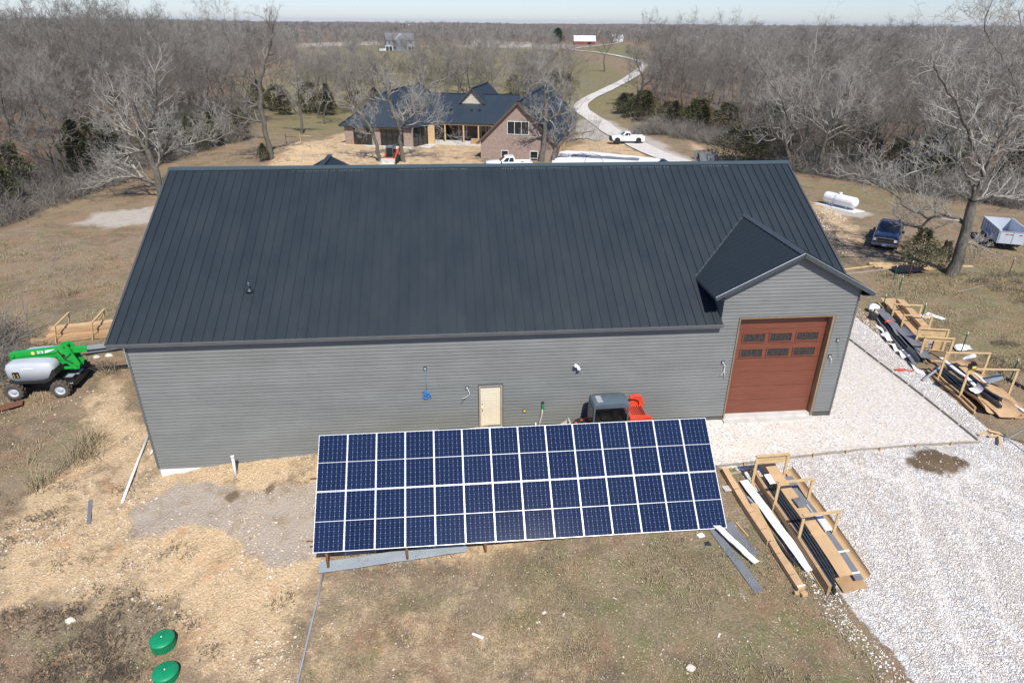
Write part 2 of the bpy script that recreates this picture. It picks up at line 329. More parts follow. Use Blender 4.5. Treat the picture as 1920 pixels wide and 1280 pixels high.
def hgt(x,y):
    x=np.asarray(x,float); y=np.asarray(y,float); s=x.shape; X=x.ravel(); Y=y.ravel()
    out=TW[-3]+TW[-2]*X+TW[-1]*Y
    for i,(a,b,_) in enumerate(CP): out=out+TW[i]*U((X-a)**2+(Y-b)**2)
    R=np.hypot(X-15,Y-20); k=np.clip((260-R)/140,0,1); k=k*k*(3-2*k)
    far=2.0*np.sin(X/170+1)*np.sin(Y/210+.5)+1.5*np.sin(X/90+Y/130)-1.0
    kf=np.clip((R-200)/400,0,1); far=far+np.clip((R-700)/900,0,1)*(5*np.sin(X/430+.7)*np.cos(Y/620)+3*np.sin(X/190+Y/350))
    return (out*k+far*kf*(1-k)).reshape(s)

POLY={
'gravel':[(24.6,-0.1),(30.8,0.1),(33.7,3.9),(38.4,10.8),(37.6,7.5),(36.5,1.4),(36.5,-1.2),(37.1,-3.0),(37.6,-3.7),(43.9,-8.6),(33.9,-16.8),(27.0,-13.4),(26.9,-12.1),(26.3,-10.1),(26.3,-8.7),(26.1,-6.6),(26.3,-4.7),(25.6,-3.2),(24.1,-2.6)],
'yellow':[(-6.4,10.3),(-5.3,5.3),(-4.5,2.3),(-5.2,-0.5),(-5.3,-2.7),(-3.9,-7.2),(-1.8,-5.8),(0.8,-6.3),(3.0,-7.1),(5.1,-10.1),(7.5,-10.3),(7.6,-6.0),(7.9,0.0),(-0.4,0.9)],
'yellow2':[(-0.1,2.2),(16.7,1.0),(15.9,-5.9),(2.0,-4.3)],
'greydust':[(0.1,-3.4),(-0.7,-2.0),(0.8,-0.6),(4.6,-1.9),(7.2,-1.3),(8.4,-4.2),(6.4,-5.9),(4.2,-3.8),(1.7,-3.2)],
'yellow3':[(-10.2,63.5),(-9.2,73.9),(-4.3,89.3),(18.2,83.4),(16.8,54.6),(-8.8,57.6)],
'yellow4':[(29.4,67.6),(35.4,83.0),(42.2,81.9),(39.8,62.7),(39.9,52.8),(27.0,53.7)],
'yellow5':[(51.3,117.0),(54.8,90.3),(49.7,66.7),(48.1,66.6),(51.8,86.9),(50.0,112.2)],
'rightdirt':[(50.7,40.5),(51.5,38.2),(51.2,33.0),(48.2,26.2),(44.9,22.2),(45.4,26.4)],
'mound':[(-22.6,39.5),(-22.1,43.4),(-16.8,45.6),(-14.7,39.8),(-18.6,37.6)],
'tankg':[(50.9,39.3),(52.9,38.2),(54.7,35.0),(52.3,33.0),(50.0,34.5)],
'green1':[(-0.4,310.1),(38.7,335.1),(32.0,194.2),(19.5,167.6),(7.4,185.3)],
'green2':[(162.9,864.7),(183.3,883.8),(138.1,641.0),(117.2,621.1)],
'green3':[(119.7,530.8),(170.9,599.4),(142.3,416.7),(105.5,307.3),(106.7,410.0)],
'green4':[(332.2,1018.7),(419.9,1014.8),(273.6,638.8),(208.9,613.4)],
'tan1':[(-119.6,648.7),(-48.0,787.5),(-36.7,633.9),(-82.0,456.1)],
'tan2':[(28.7,777.2),(69.4,765.8),(135.4,613.8),(110.5,503.5),(24.4,562.3)],
'litL':[(-45.8,32.7),(-31.9,36.7),(-28.5,38.6),(-25.7,53.9),(-23.5,69.5),(-18.1,81.0),(-20.8,97.3),(-29.4,124.6),(-49.4,191.3),(-59.6,315.1),(-165.0,883.4),(-394.4,1928.9),(-1591.2,1785.0)],
'litR':[(56.5,121.4),(57.4,95.1),(55.7,67.9),(57.0,54.7),(64.9,45.2),(72.5,37.2),(89.5,27.2),(741.1,538.0),(432.0,469.3),(197.1,494.3),(125.2,337.9),(68.9,173.6)],
'gravhouse':[(39.5,111.7),(44.7,113.1),(46.8,92.1),(45.2,62.6),(41.0,60.9),(41.5,73.1),(38.0,82.5),(34.2,83.2)],
'slabhouse':[(27.3,68.7),(29.8,70.2),(33.4,68.8),(41.3,63.0),(41.0,60.5),(26.3,61.7)],
}
ROAD= [(44.01, 59.07), (41.49, 73.12), (42.85, 104.5), (42.66, 125.53), (46.53, 139.2), (56.69, 161.18), (70.1, 193.7), (87.48, 241.5), (98.79, 276.01), (105.58, 317.53), (108.71, 375.97), (107.51, 430.25), (102.41, 476.18), (119.68, 530.78), (165.08, 615.42), (193.21, 688.66)]
HERO={
 'pale':((-17.85,48.42,-0.74),0.36,[[(-17.69,48.42,-0.43),(-17.56,48.42,1.83),(-17.86,48.42,3.31),(-18.06,48.42,4.4)],[(-18.06,48.42,4.4),(-17.59,48.29,5.84),(-17.01,48.17,7.08),(-16.08,48.01,8.64),(-15.48,47.82,10.66),(-15.23,47.7,11.98)],[(-18.06,48.42,4.4),(-18.75,48.75,5.42),(-19.46,49.03,6.27),(-20.13,49.35,7.29),(-20.87,49.71,8.46),(-20.67,50.0,9.81)],[(-19.19,48.42,6.36),(-20.42,47.89,6.44),(-21.18,47.55,6.23),(-21.85,47.24,7.06)],[(-18.1,48.42,4.22),(-19.69,48.42,3.87),(-20.87,48.42,3.34),(-21.67,48.42,2.25)],[(-17.48,48.42,2.2),(-16.82,48.92,3.2),(-15.58,49.57,4.18),(-14.04,50.22,4.79),(-12.7,50.7,4.89)],[(-16.61,48.42,3.29),(-15.68,47.98,4.81),(-14.92,47.4,7.0)],[(-17.95,48.42,1.27),(-19.53,48.56,1.73),(-21.0,48.69,1.82),(-22.58,48.82,1.44),(-24.09,48.95,0.68)],[(-13.38,48.42,5.08),(-11.74,49.43,5.99),(-11.45,50.11,7.68)],[(-17.65,48.42,5.82),(-18.01,47.91,8.65),(-18.06,47.55,10.69)]]),
 'tall':((-10.27,66.01,-0.17),0.34,[[(-10.12,66.01,-0.5),(-10.32,66.01,2.69),(-10.44,66.01,5.55),(-10.27,66.01,8.75),(-9.82,66.01,10.21)],[(-10.57,66.01,4.68),(-12.16,65.86,4.93),(-14.19,65.67,5.61),(-15.31,65.54,6.49)],[(-11.14,66.01,5.99),(-12.46,66.38,6.6),(-14.22,66.87,7.41)],[(-10.14,66.01,7.49),(-8.35,65.27,8.82),(-6.91,64.82,9.06)],[(-10.1,66.01,9.8),(-8.83,66.01,12.46),(-7.62,66.01,14.86),(-8.26,66.01,16.23)],[(-10.17,66.01,9.38),(-11.41,66.66,10.79),(-12.58,67.45,12.8)],[(-10.32,66.01,2.69),(-11.76,65.59,2.87),(-13.54,65.05,3.3)],[(-10.22,66.01,8.33),(-11.89,66.21,9.78),(-13.58,66.35,10.19)]]),
 'field':((-10.61,88.9,-0.02),0.2,[[(-10.61,88.9,-0.02),(-10.21,88.9,4.1)],[(-10.21,88.9,4.1),(-8.65,88.73,5.19),(-7.11,88.56,6.27)],[(-10.21,88.9,4.1),(-12.08,89.54,5.66),(-13.76,89.96,6.15)],[(-10.21,88.9,4.1),(-9.95,87.47,8.19)],[(-10.39,88.9,2.75),(-11.6,88.9,4.11),(-12.34,88.9,6.78)]]),
 'leanleft':((4.28,64.12,-0.04),0.24,[[(4.28,64.12,0.08),(3.99,64.12,1.87),(3.6,64.12,3.38),(3.04,64.12,4.62),(2.46,64.12,5.67)],[(2.46,64.12,5.67),(1.7,64.03,6.33),(0.49,63.89,7.31),(-1.03,63.76,7.48)],[(2.46,64.12,5.67),(2.69,64.43,6.76),(2.43,64.75,7.93)],[(3.04,64.12,4.62),(2.37,63.79,5.23),(1.33,63.33,5.94)],[(3.6,64.12,3.38),(2.6,64.12,3.55),(1.47,64.12,4.05)],[(3.25,64.12,4.2),(3.56,64.55,5.29),(4.28,65.03,6.37)]]),
 'front':((7.28,63.9,-0.03),0.26,[[(7.32,63.9,0.09),(7.02,63.9,2.13),(6.99,63.9,4.21),(6.5,63.9,5.68),(6.09,63.9,6.97)],[(6.09,63.9,6.97),(5.85,63.8,8.09),(5.68,63.71,9.04),(5.42,63.64,9.82),(5.08,63.56,10.6)],[(5.95,63.9,7.29),(4.87,64.2,7.62),(3.58,64.53,7.47),(2.75,64.74,6.89)],[(7.17,63.9,4.29),(8.0,63.49,5.16),(8.99,63.05,5.94),(10.12,62.62,6.46),(11.17,62.13,7.39)],[(7.6,63.9,4.46),(8.88,63.9,4.61),(10.6,63.9,4.93),(11.86,63.9,4.51),(13.35,63.9,3.09)],[(6.49,63.9,5.52),(7.65,64.33,5.63),(8.96,64.92,6.69),(9.69,65.37,7.86),(11.1,66.09,9.24)],[(5.84,63.9,8.08),(6.28,63.58,9.21),(6.2,63.35,10.15)]]),
 'gable':((25.15,62.87,-0.02),0.34,[[(25.36,62.87,0.1),(25.71,62.87,3.41),(25.73,62.87,5.48),(25.76,62.87,7.51)],[(25.76,62.87,7.51),(25.52,62.73,9.11),(25.13,62.62,10.29),(24.68,62.53,11.15)],[(25.82,62.87,5.48),(25.06,63.13,6.02),(24.31,63.41,6.65),(24.06,63.65,7.59)],[(26.01,62.87,5.07),(26.71,62.51,5.77),(28.15,61.95,6.32),(29.33,61.47,6.77)],[(25.76,62.87,7.51),(26.51,62.87,7.99),(27.35,62.87,8.54),(27.82,62.87,9.65)],[(25.7,62.87,3.58),(24.14,63.51,2.82),(22.88,63.99,2.42)],[(25.73,62.87,5.73),(24.39,62.52,5.61),(23.5,62.29,5.97)]]),
 'spread':((26.7,62.76,-0.01),0.24,[[(26.68,62.76,0.11),(27.16,62.76,1.56),(28.0,62.76,2.57)],[(28.0,62.76,2.57),(29.26,62.62,3.43),(31.15,62.45,3.77),(32.25,62.35,4.11)],[(28.0,62.76,2.57),(29.85,63.24,2.65),(31.44,63.64,2.75),(33.17,64.08,2.33)],[(28.0,62.76,2.57),(28.69,62.09,4.34),(28.97,61.6,5.71)],[(27.16,62.76,1.56),(26.68,62.76,2.58),(26.82,62.76,3.59)]]),
 'behind':((16.59,155.39,0.06),0.25,[[(16.56,155.39,-0.07),(16.39,155.39,2.81),(16.12,155.39,5.33)],[(16.39,155.39,2.81),(14.43,155.12,5.03),(13.65,154.95,6.91)],[(16.41,155.39,3.44),(18.68,156.18,5.28),(20.44,156.87,7.13)],[(16.12,155.39,5.33),(15.84,154.6,7.55)]]),
 'vfork':((56.68,56.89,-0.23),0.33,[[(56.67,56.89,-0.14),(56.56,56.89,0.98),(56.83,56.89,1.42)],[(56.83,56.89,1.42),(58.07,56.64,3.86),(58.83,56.42,6.22),(60.96,56.15,8.32),(62.71,55.93,9.96)],[(56.68,56.89,0.98),(55.88,57.56,3.08),(54.1,58.09,3.88),(51.57,58.7,3.81)],[(55.53,56.89,3.19),(55.01,55.96,5.88),(53.13,54.99,8.45),(51.14,54.23,10.11),(49.66,53.52,11.69)],[(58.21,56.89,3.82),(56.98,56.89,7.43),(55.19,56.89,9.48)],[(53.51,56.89,4.06),(52.83,57.9,6.49),(52.16,58.59,8.09)]]),
 'second':((59.06,54.18,-0.31),0.33,[[(59.1,54.18,-0.4),(59.04,54.18,1.46),(59.05,54.18,2.96)],[(59.05,54.18,2.96),(59.19,53.93,5.71),(60.17,53.73,7.76),(60.49,53.43,11.14)],[(59.05,54.18,2.96),(59.14,54.69,4.77),(58.14,55.27,6.57),(57.0,56.45,10.52),(57.2,57.19,13.45)],[(59.34,54.18,5.68),(61.03,53.16,7.43),(63.07,52.16,8.32)],[(59.04,54.18,4.01),(61.07,54.18,5.05),(64.34,54.18,5.65),(65.89,54.18,6.68)],[(59.34,54.18,5.68),(60.38,55.49,9.2),(61.23,56.14,10.95)]]),
 'big':((49.88,17.63,0.03),0.40,[[(49.86,17.63,-0.18),(49.91,17.63,1.88),(49.83,17.63,3.74),(49.7,17.63,5.58)],[(49.74,17.63,5.65),(49.86,17.48,7.28),(49.69,17.37,8.62),(49.91,17.25,9.91),(50.15,17.11,11.4),(50.12,17.03,12.29)],[(50.65,17.63,12.22),(50.32,17.91,13.08),(49.88,18.21,13.92),(50.08,18.46,14.98),(50.21,18.86,16.54),(49.97,19.13,17.46)],[(49.31,17.63,14.17),(47.97,17.15,15.13),(46.71,16.75,15.74),(45.62,16.28,16.82),(45.53,16.13,17.39)],[(49.61,17.63,6.02),(48.5,17.63,7.39),(47.74,17.63,8.12),(46.35,17.63,8.01),(45.04,17.63,7.67)],[(47.91,17.63,8.0),(47.59,17.85,8.31),(47.43,18.21,9.2),(46.62,18.89,10.51),(45.9,19.49,11.71)],[(49.99,17.63,7.25),(47.95,16.95,9.4),(46.22,16.39,11.07),(44.97,15.95,12.41),(42.94,15.38,13.79),(42.28,15.11,14.6)],[(47.21,17.63,10.9),(47.63,17.79,12.65),(48.65,17.93,13.94)],[(49.79,17.63,3.86),(49.45,17.95,4.13),(49.11,18.22,4.29),(48.48,18.64,4.31),(47.93,18.97,4.03),(47.56,19.18,3.27),(46.63,19.78,3.27),(46.3,20.0,3.62)],[(47.01,17.63,5.06),(45.15,17.34,5.29),(42.49,16.86,6.79),(40.15,16.46,7.61)],[(50.46,17.63,5.51),(52.03,17.88,5.8),(54.47,18.25,5.93)],[(50.03,17.63,2.28),(50.32,17.41,2.38),(50.64,17.16,2.29),(50.99,16.87,2.18)],[(50.73,17.63,11.33),(51.53,17.53,12.01),(51.99,17.4,13.44)],[(50.01,17.63,8.69),(51.48,18.01,9.44),(53.16,18.36,9.61)],[(48.71,17.63,7.14),(47.45,17.27,6.99),(46.4,16.88,6.13)]]),
 'road':((55.41,123.87,-0.52),0.3,[[(55.43,123.87,-0.74),(55.4,123.87,3.33),(55.55,123.87,5.49)],[(55.55,123.87,5.49),(53.87,123.55,8.69),(52.93,123.26,11.8)],[(55.55,123.87,5.49),(57.75,124.87,8.62),(59.46,125.8,11.75)],[(55.3,123.87,4.41),(57.65,122.62,6.64),(59.71,121.58,8.28)],[(53.96,123.87,8.67),(51.37,123.87,11.78)]]),
 'curve':((71.7,232.36,0.14),0.28,[[(71.57,232.36,1.96),(71.3,232.36,5.74)],[(71.3,232.36,5.74),(73.35,232.0,9.14),(73.88,231.76,11.78)],[(71.3,232.36,5.74),(68.98,233.25,7.84)],[(72.38,232.36,7.35),(69.42,230.78,10.91)]]),
}
# ---------------------------------------------------------------- ground
def axis_pts(segs):
    out=[]
    for a,b,s0,s1 in segs:
        x=a; s=s0
        n=0; L=b-a
        # geometric spacing from s0 to s1
        k=max(2,int(L/((s0+s1)/2)))
        t=np.linspace(0,1,k+1)[:-1]; 
        if abs(s1-s0)<1e-6: u=t
        else:
            q=s1/s0; u=(q**t-1)/(q-1)
        out.extend(a+L*u)
    out.append(segs[-1][1]); return np.array(out)
gx_=axis_pts([(-6000,-300,420,40),(-300,-60,14,2.0),(-60,-14,1.6,.4),(-14,44,.22,.22),(44,72,.3,.8),(72,320,1.2,14),(320,6000,20,420)])
gy_=axis_pts([(-400,-40,60,4),(-40,-17,2,.5),(-17,14,.22,.22),(14,48,.26,.5),(48,110,.55,1.0),(110,340,1.6,10),(340,7000,14,420)])
def poly_sd(X,Y,poly):
    d=np.full(X.shape,1e9); ins=np.zeros(X.shape,bool); n=len(poly)
    for i in range(n):
        ax,ay=poly[i]; bx,by=poly[(i+1)%n]
        ex,ey=bx-ax,by-ay; L=ex*ex+ey*ey+1e-9
        t=np.clip(((X-ax)*ex+(Y-ay)*ey)/L,0,1)
        d=np.minimum(d,np.hypot(X-ax-t*ex,Y-ay-t*ey))
        c=((ay>Y)!=(by>Y))&(X<(bx-ax)*(Y-ay)/(by-ay+1e-12)+ax); ins^=c
    return np.where(ins,-d,d)
GX,GY=np.meshgrid(gx_,gy_); GZ=hgt(GX,GY)
def wobble(X,Y,s,a,ph=0):
    return a*(np.sin(X/s+ph)*np.sin(Y/s*1.3+ph*2)+.6*np.sin(X/s*2.3+Y/s*1.7+ph)+.4*np.sin(X/s*4.1-Y/s*3.7+ph*3))/1.5
def mask(name,w=1.0,wa=.5,ws=2.0):
    sd=poly_sd(GX,GY,POLY[name])+wobble(GX,GY,ws,wa,len(name)); return np.clip(.5-sd/(2*w),0,1)
mk={}
g_=mask('gravel',.35,.12,.8); 
strip=np.clip(.5-poly_sd(GX,GY,[(25.1,-3.2),(25.9,-3.2),(26.3,-9),(25.6,-8.6)])/.5,0,1)
rearg=np.clip(.5-poly_sd(GX,GY,[(30.6,0),(37.5,0),(38.6,9),(39,20),(37,30),(30.6,30)])/.8,0,1)
g3=np.clip(.5-poly_sd(GX,GY,[(36.2,10),(38.4,6),(38.0,2),(37.7,-1.2),(38.7,-3.2),(40.6,-4.6),(43.9,-8),(37,-5),(36.3,-3)])/.5,0,1)
gravel=np.maximum.reduce([g_,strip*.9,rearg,g3])
fine=np.clip(.5-poly_sd(GX,GY,[(24.2,-2.5),(36.3,-2.3),(36.2,8),(36.2,24),(30.6,24),(30.6,0),(24,0)])/.3,0,1)
conc=np.clip(.5-poly_sd(GX,GY,[(20,-2.3),(25.3,-2.3),(27.5,-1.3),(28.3,-.2),(20,-.2)])/1.6,0,1)
yel=np.maximum.reduce([mask('yellow',1.2,.6,1.6),mask('yellow2',1,.4,1.2),mask('yellow3',2,1.2,4),mask('yellow4',1.5,1,3)*.9,mask('yellow5',1.5,.8,4)*.8,mask('rightdirt',1,.6,2)*.8])
front=np.clip(.5-poly_sd(GX,GY,[(5,-6),(14,-6.2),(17,-8),(20,-14),(4,-14)])/5,0,1)*.42
yel=np.maximum(yel,front)
def track(pts,hw=.22,sep=.85):
    out=np.zeros(GX.shape)
    for s_ in (-1,1):
        P_=[Vector(p) for p in pts]; q=[]
        for i,p in enumerate(P_):
            d=(P_[min(i+1,len(P_)-1)]-P_[max(i-1,0)]).normalized(); q.append((p.x-d.y*s_*sep,p.y+d.x*s_*sep))
        for a,b in zip(q[:-1],q[1:]): out=np.maximum(out,np.clip(1.25-(-poly_sd(GX,GY,[a,b,(b[0]+.001,b[1]),(a[0]+.001,a[1])])*-1 if False else np.abs(poly_sd(GX,GY,[a,b,(b[0]+.001,b[1]),(a[0]+.001,a[1])])))/hw,0,1))
    return out
ruts=np.maximum.reduce([track([(29.5,-16),(30,-11),(31.5,-7),(33.5,-3),(34,2)]),track([(38,-14),(36,-9),(34,-5.5),(30,-2.5)]),track([(44,-9),(39,-6.5),(35,-4.8)])])
dirtruts=np.maximum(track([(-5,-7),(-1,-3.5),(3,-3),(7,-4)]),track([(1,-12),(3,-7),(5,-4),(6.5,-1.5)]))
fine=np.maximum(fine,ruts*.56*(gravel>.5))
gd=mask('greydust',.4,.25,1.0)
lit=np.maximum(mask('litL',2.5,1.5,4),mask('litR',2.5,1.5,4))
lit=np.maximum(lit,np.clip((GY-640)/80,0,1)*.9)
grn=np.maximum.reduce([mask('green1',14,6,20),mask('green2',14,2,20),mask('green3',16,4,30),mask('green4',30,4,30)])
midf=np.clip(.5-poly_sd(GX,GY,[(-18,86),(40,90),(80,180),(100,600),(-60,600),(-45,170)])/20,0,1)*.62
grn=np.maximum(grn,midf)
nearg=np.clip(.5-poly_sd(GX,GY,[(13,-5.5),(26,-6),(26,-14),(19,-14)])/2.4,0,1)*.36+np.clip(.5-poly_sd(GX,GY,[(40,10),(44,-2),(60,-2),(66,14),(60,24),(46,20),(41,14)])/6,0,1)*.42+np.clip(.5-poly_sd(GX,GY,[(-24,18),(-8,22),(-8,12),(-20,10)])/8,0,1)*.3+np.clip(.5-poly_sd(GX,GY,[(54,34),(66,42),(62,50),(54,50)])/6,0,1)*.45
grn=np.maximum(grn,nearg)
wht=np.maximum.reduce([mask('mound',.8,.4,1.2)*.72,mask('gravhouse',1.6,.6,3)*1.0,mask('tankg',.6,.3,1)*.75,mask('tan1',14,0)*.7,mask('tan2',14,0)*.7])
dk=np.clip(1.15-np.hypot((GX-33.5)/1.85,(GY+3.65)/1.12)+wobble(GX,GY,.35,.2),0,1)
clods=np.clip(1.1-np.hypot(GX-3.6,GY+1.9)/.55,0,1)+np.clip(1.1-np.hypot(GX-5.1,GY+1.75)/.4,0,1)
dk=np.maximum(dk,clods*.9)
# real relief: mounds, ruts, rubble swell
GZ=GZ-.035*ruts-.05*dirtruts+.16*np.clip(dk*1.0,0,1)*(GX>30)+.05*wobble(GX,GY,.9,1,2)*yel+.04*wobble(GX,GY,.45,1,5)*np.clip(1-gravel-fine,0,1)*np.clip(1-(np.hypot(GX-15,GY)-50)/20,0,1)
hs=np.exp(-((GX-(-7.5))**2/18+(GY-72.5)**2/9))*1.1+np.exp(-((GX-14.2)**2/14+(GY-96)**2/14))*1.8+np.exp(-((GX+7)**2/8+(GY-66)**2/4))*.7
GZ=GZ+hs
nx,ny=len(gx_),len(gy_)
V=np.stack([GX.ravel(),GY.ravel(),GZ.ravel()],1)
ii,jj=np.meshgrid(np.arange(nx-1),np.arange(ny-1)); q=(jj*nx+ii).ravel()
F=np.stack([q,q+1,q+1+nx,q+nx],1)
# ---- ground material
m=NT('site_ground'); P=m.pos()
a1=m.n('ShaderNodeAttribute',attribute_name='ga'); a2=m.n('ShaderNodeAttribute',attribute_name='gb')
s1=m.n('ShaderNodeSeparateColor'); m.l(a1.outputs['Color'],s1.inputs[0]); s2=m.n('ShaderNodeSeparateColor'); m.l(a2.outputs['Color'],s2.inputs[0])
mG,mF,mY,mD=s1.outputs[0],s1.outputs[1],s1.outputs[2],a1.outputs['Alpha']; mL,mN,mW,mK=s2.outputs[0],s2.outputs[1],s2.outputs[2],a2.outputs['Alpha']
nb=m.noise(P,.22,5,.65); nm=m.noise(P,1.1,6,.7); nf=m.noise(P,6,5,.75); nff=m.noise(P,26,3,.7)
nst=m.noise(m.mapping(P,(1,1,1),(0,0,.6)),3.2,6,.8,1.4)
def thr(mask_,amp,w=.16,nn=None):
    nn=nn if nn is not None else nm
    v=m.math('ADD',mask_,m.math('MULTIPLY',m.math('SUBTRACT',nn,.5),amp)); mr=m.n('ShaderNodeMapRange'); mr.interpolation_type='SMOOTHSTEP'
    m.l(v,mr.inputs[0]); mr.inputs[1].default_value=.5-w; mr.inputs[2].default_value=.5+w; return mr.outputs[0]
# dry grass base
nh=m.noise(P,14,5,.8); st2=m.noise(m.mapping(P,(9,2.2,1),(0,0,.5)),1.6,5,.8,.8); st3=m.noise(m.mapping(P,(2.4,10,1),(0,0,.3)),1.6,5,.8,.8)
dry=m.mix(m.ramp(nb,[(.42,0.),(.58,1.)]),st2,st3)
b=m.ramp(dry,[(.30,(.082,.060,.038)),(.44,(.195,.146,.092)),(.56,(.295,.226,.148)),(.72,(.46,.375,.262))])
b=m.mix(m.ramp(nm,[(.36,0.),(.66,.75)]),b,m.ramp(nh,[(.32,(.085,.062,.042)),(.5,(.235,.18,.12)),(.68,(.44,.355,.25))]))
b=m.mix(m.ramp(m.noise(P,.3,5,.75),[(.44,0.),(.6,.7)]),b,m.ramp(nh,[(.3,(.14,.08,.048)),(.7,(.40,.25,.15))]))
b=m.mix(m.ramp(m.noise(P,.38,6,.8,.6),[(.38,.62),(.52,0.)]),b,m.ramp(nh,[(.3,(.05,.04,.028)),(.7,(.17,.14,.095))]))
gcol=m.ramp(nh,[(.3,(.07,.09,.028)),(.7,(.21,.22,.085))])
b=m.mix(m.math('MULTIPLY',thr(mN,1.9,.5),.72),b,gcol)
b=m.mix(m.math('MULTIPLY',m.ramp(m.noise(P,.7,6,.78),[(.52,0.),(.64,.55)]),1),b,gcol)
# scattered pale chips of several sizes
def chips(sc_,size,dens,lo,hi,b):
    vc=m.vor(P,sc_); sc=m.n('ShaderNodeSeparateColor'); m.l(vc.outputs['Color'],sc.inputs[0])
    k=m.math('MULTIPLY',m.math('LESS_THAN',vc.outputs['Distance'],m.math('MULTIPLY',sc.outputs[0],size)),m.math('GREATER_THAN',sc.outputs[1],m.math('SUBTRACT',1.0,m.math('MULTIPLY',m.math('POWER',m.noise(P,.55,5,.8),2.2),dens))))
    return m.mix(k,b,m.ramp(sc.outputs[2],[(0,lo),(1,hi)]))
b=chips(11,.36,.6,(.30,.22,.14),(.62,.55,.45),b); b=chips(23,.5,1.3,(.28,.21,.13),(.60,.52,.40),b)
# yellow rocky dirt
v2=m.vor(P,10); s3=m.n('ShaderNodeSeparateColor'); m.l(v2.outputs['Color'],s3.inputs[0]); v3=m.vor(P,21); s3b=m.n('ShaderNodeSeparateColor'); m.l(v3.outputs['Color'],s3b.inputs[0])
y=m.ramp(nh,[(.28,(.27,.175,.088)),(.5,(.53,.38,.215)),(.72,(.70,.56,.37))])
y=m.mix(m.math('MULTIPLY',m.math('GREATER_THAN',s3.outputs[0],.62),m.ramp(v2.outputs['Distance'],[(.25,.8),(.45,0.)])),y,m.ramp(s3.outputs[1],[(0,(.34,.23,.12)),(.5,(.58,.47,.31)),(1,(.76,.69,.57))]))
y=m.mix(m.math('MULTIPLY',m.math('GREATER_THAN',s3b.outputs[0],.55),m.ramp(v3.outputs['Distance'],[(.25,.8),(.5,0.)])),y,m.ramp(s3b.outputs[1],[(0,(.25,.17,.09)),(.5,(.55,.44,.29)),(1,(.74,.68,.57))]))
y=m.mix(m.ramp(nb,[(.5,0.),(.66,.65)]),y,m.ramp(nh,[(.3,(.36,.255,.155)),(.7,(.55,.42,.28))])); y=m.mix(m.ramp(m.noise(P,.75,6,.78),[(.5,0.),(.62,.85)]),y,m.ramp(nh,[(.3,(.14,.10,.06)),(.7,(.33,.25,.16))]))
y=m.mix(m.ramp(m.noise(m.mapping(P,(1,1,1),(0,0,0),(9,4,0)),.5,4,.75),[(.56,0.),(.68,.6)]),y,(.46,.23,.11))
col=m.mix(thr(mY,1.5,.3),b,y)
d=m.ramp(nh,[(.3,(.28,.23,.18)),(.7,(.47,.405,.33))]); d=m.mix(m.ramp(nm,[(.52,0.),(.64,.75)]),d,m.ramp(nh,[(.3,(.18,.125,.075)),(.7,(.38,.28,.18))]))
col=m.mix(thr(mD,1.1,.2),col,d)
# leaf litter
l=m.ramp(nm,[(.3,(.10,.068,.045)),(.6,(.19,.125,.08)),(.8,(.27,.19,.13))]); l=m.mix(m.ramp(nff,[(.4,0.),(.7,.5)]),l,(.27,.21,.155))
col=m.mix(thr(mL,.7,.2),col,l)
# coarse white stone
gw=m.n('ShaderNodeTexNoise'); gw.inputs['Scale'].default_value=2.2; gw.inputs['Detail'].default_value=2; m.l(P,gw.inputs['Vector'])
va=m.n('ShaderNodeVectorMath',operation='SCALE'); m.l(gw.outputs['Color'],va.inputs[0]); va.inputs['Scale'].default_value=.35
vb_=m.n('ShaderNodeVectorMath',operation='ADD'); m.l(P,vb_.inputs[0]); m.l(va.outputs[0],vb_.inputs[1]); PW=m.mapping(vb_.outputs[0],(1,1.3,1),(0,0,.5))
gv=m.vor(PW,11); s4=m.n('ShaderNodeSeparateColor'); m.l(gv.outputs['Color'],s4.inputs[0]); ge=m.vor(PW,11,'DISTANCE_TO_EDGE')
g=m.ramp(s4.outputs[0],[(0,(.50,.465,.42)),(.2,(.70,.665,.61)),(.6,(.80,.775,.735)),(1,(.87,.86,.83))]); g=m.mix(m.math('MULTIPLY',m.math('GREATER_THAN',s4.outputs[1],.84),.5),g,(.68,.56,.45)); g=m.mix(m.math('MULTIPLY',m.math('GREATER_THAN',s4.outputs[2],.88),.8),g,(.42,.43,.45))
g=m.mix(m.ramp(m.math('ADD',ge.outputs['Distance'],m.math('MULTIPLY',m.math('SUBTRACT',nh,.5),.22)),[(.0,.75),(.075,0.)]),g,(.30,.265,.235)); g=m.mix(m.ramp(m.noise(m.mapping(P,(1.6,.35,1),(0,0,.25)),.8,5,.7),[(.46,0.),(.62,.6)]),g,m.ramp(nff,[(.3,(.50,.43,.35)),(.7,(.68,.61,.53))])); g=m.mix(m.ramp(nm,[(.55,0.),(.75,.45)]),g,(.60,.50,.39))
col=m.mix(thr(mG,1.0,.10,m.noise(P,3.2,6,.8)),col,g)
# fine crushed stone
fv=m.vor(P,17); s5=m.n('ShaderNodeSeparateColor'); m.l(fv.outputs['Color'],s5.inputs[0])
fc=m.ramp(s5.outputs[0],[(0,(.33,.30,.265)),(.25,(.54,.50,.45)),(.8,(.63,.59,.54)),(1,(.76,.73,.69))]); fc=m.mix(m.ramp(nm,[(.42,0.),(.68,.6)]),fc,(.60,.51,.40))
col=m.mix(thr(mF,.35,.08,nf),col,fc)
ww=m.ramp(nh,[(.3,(.30,.26,.21)),(.7,(.60,.56,.49))]); col=m.mix(m.math('MULTIPLY',thr(mW,.9,.3),.85),col,ww)
kk=m.ramp(nff,[(.3,(.10,.068,.04)),(.7,(.24,.175,.11))]); col=m.mix(thr(mK,.5,.15,nf),col,kk)
cw=m.math('MULTIPLY',0.0,0.0)
hgtv=m.math('ADD',m.math('MULTIPLY',nf,.6),m.math('MULTIPLY',nff,.35))
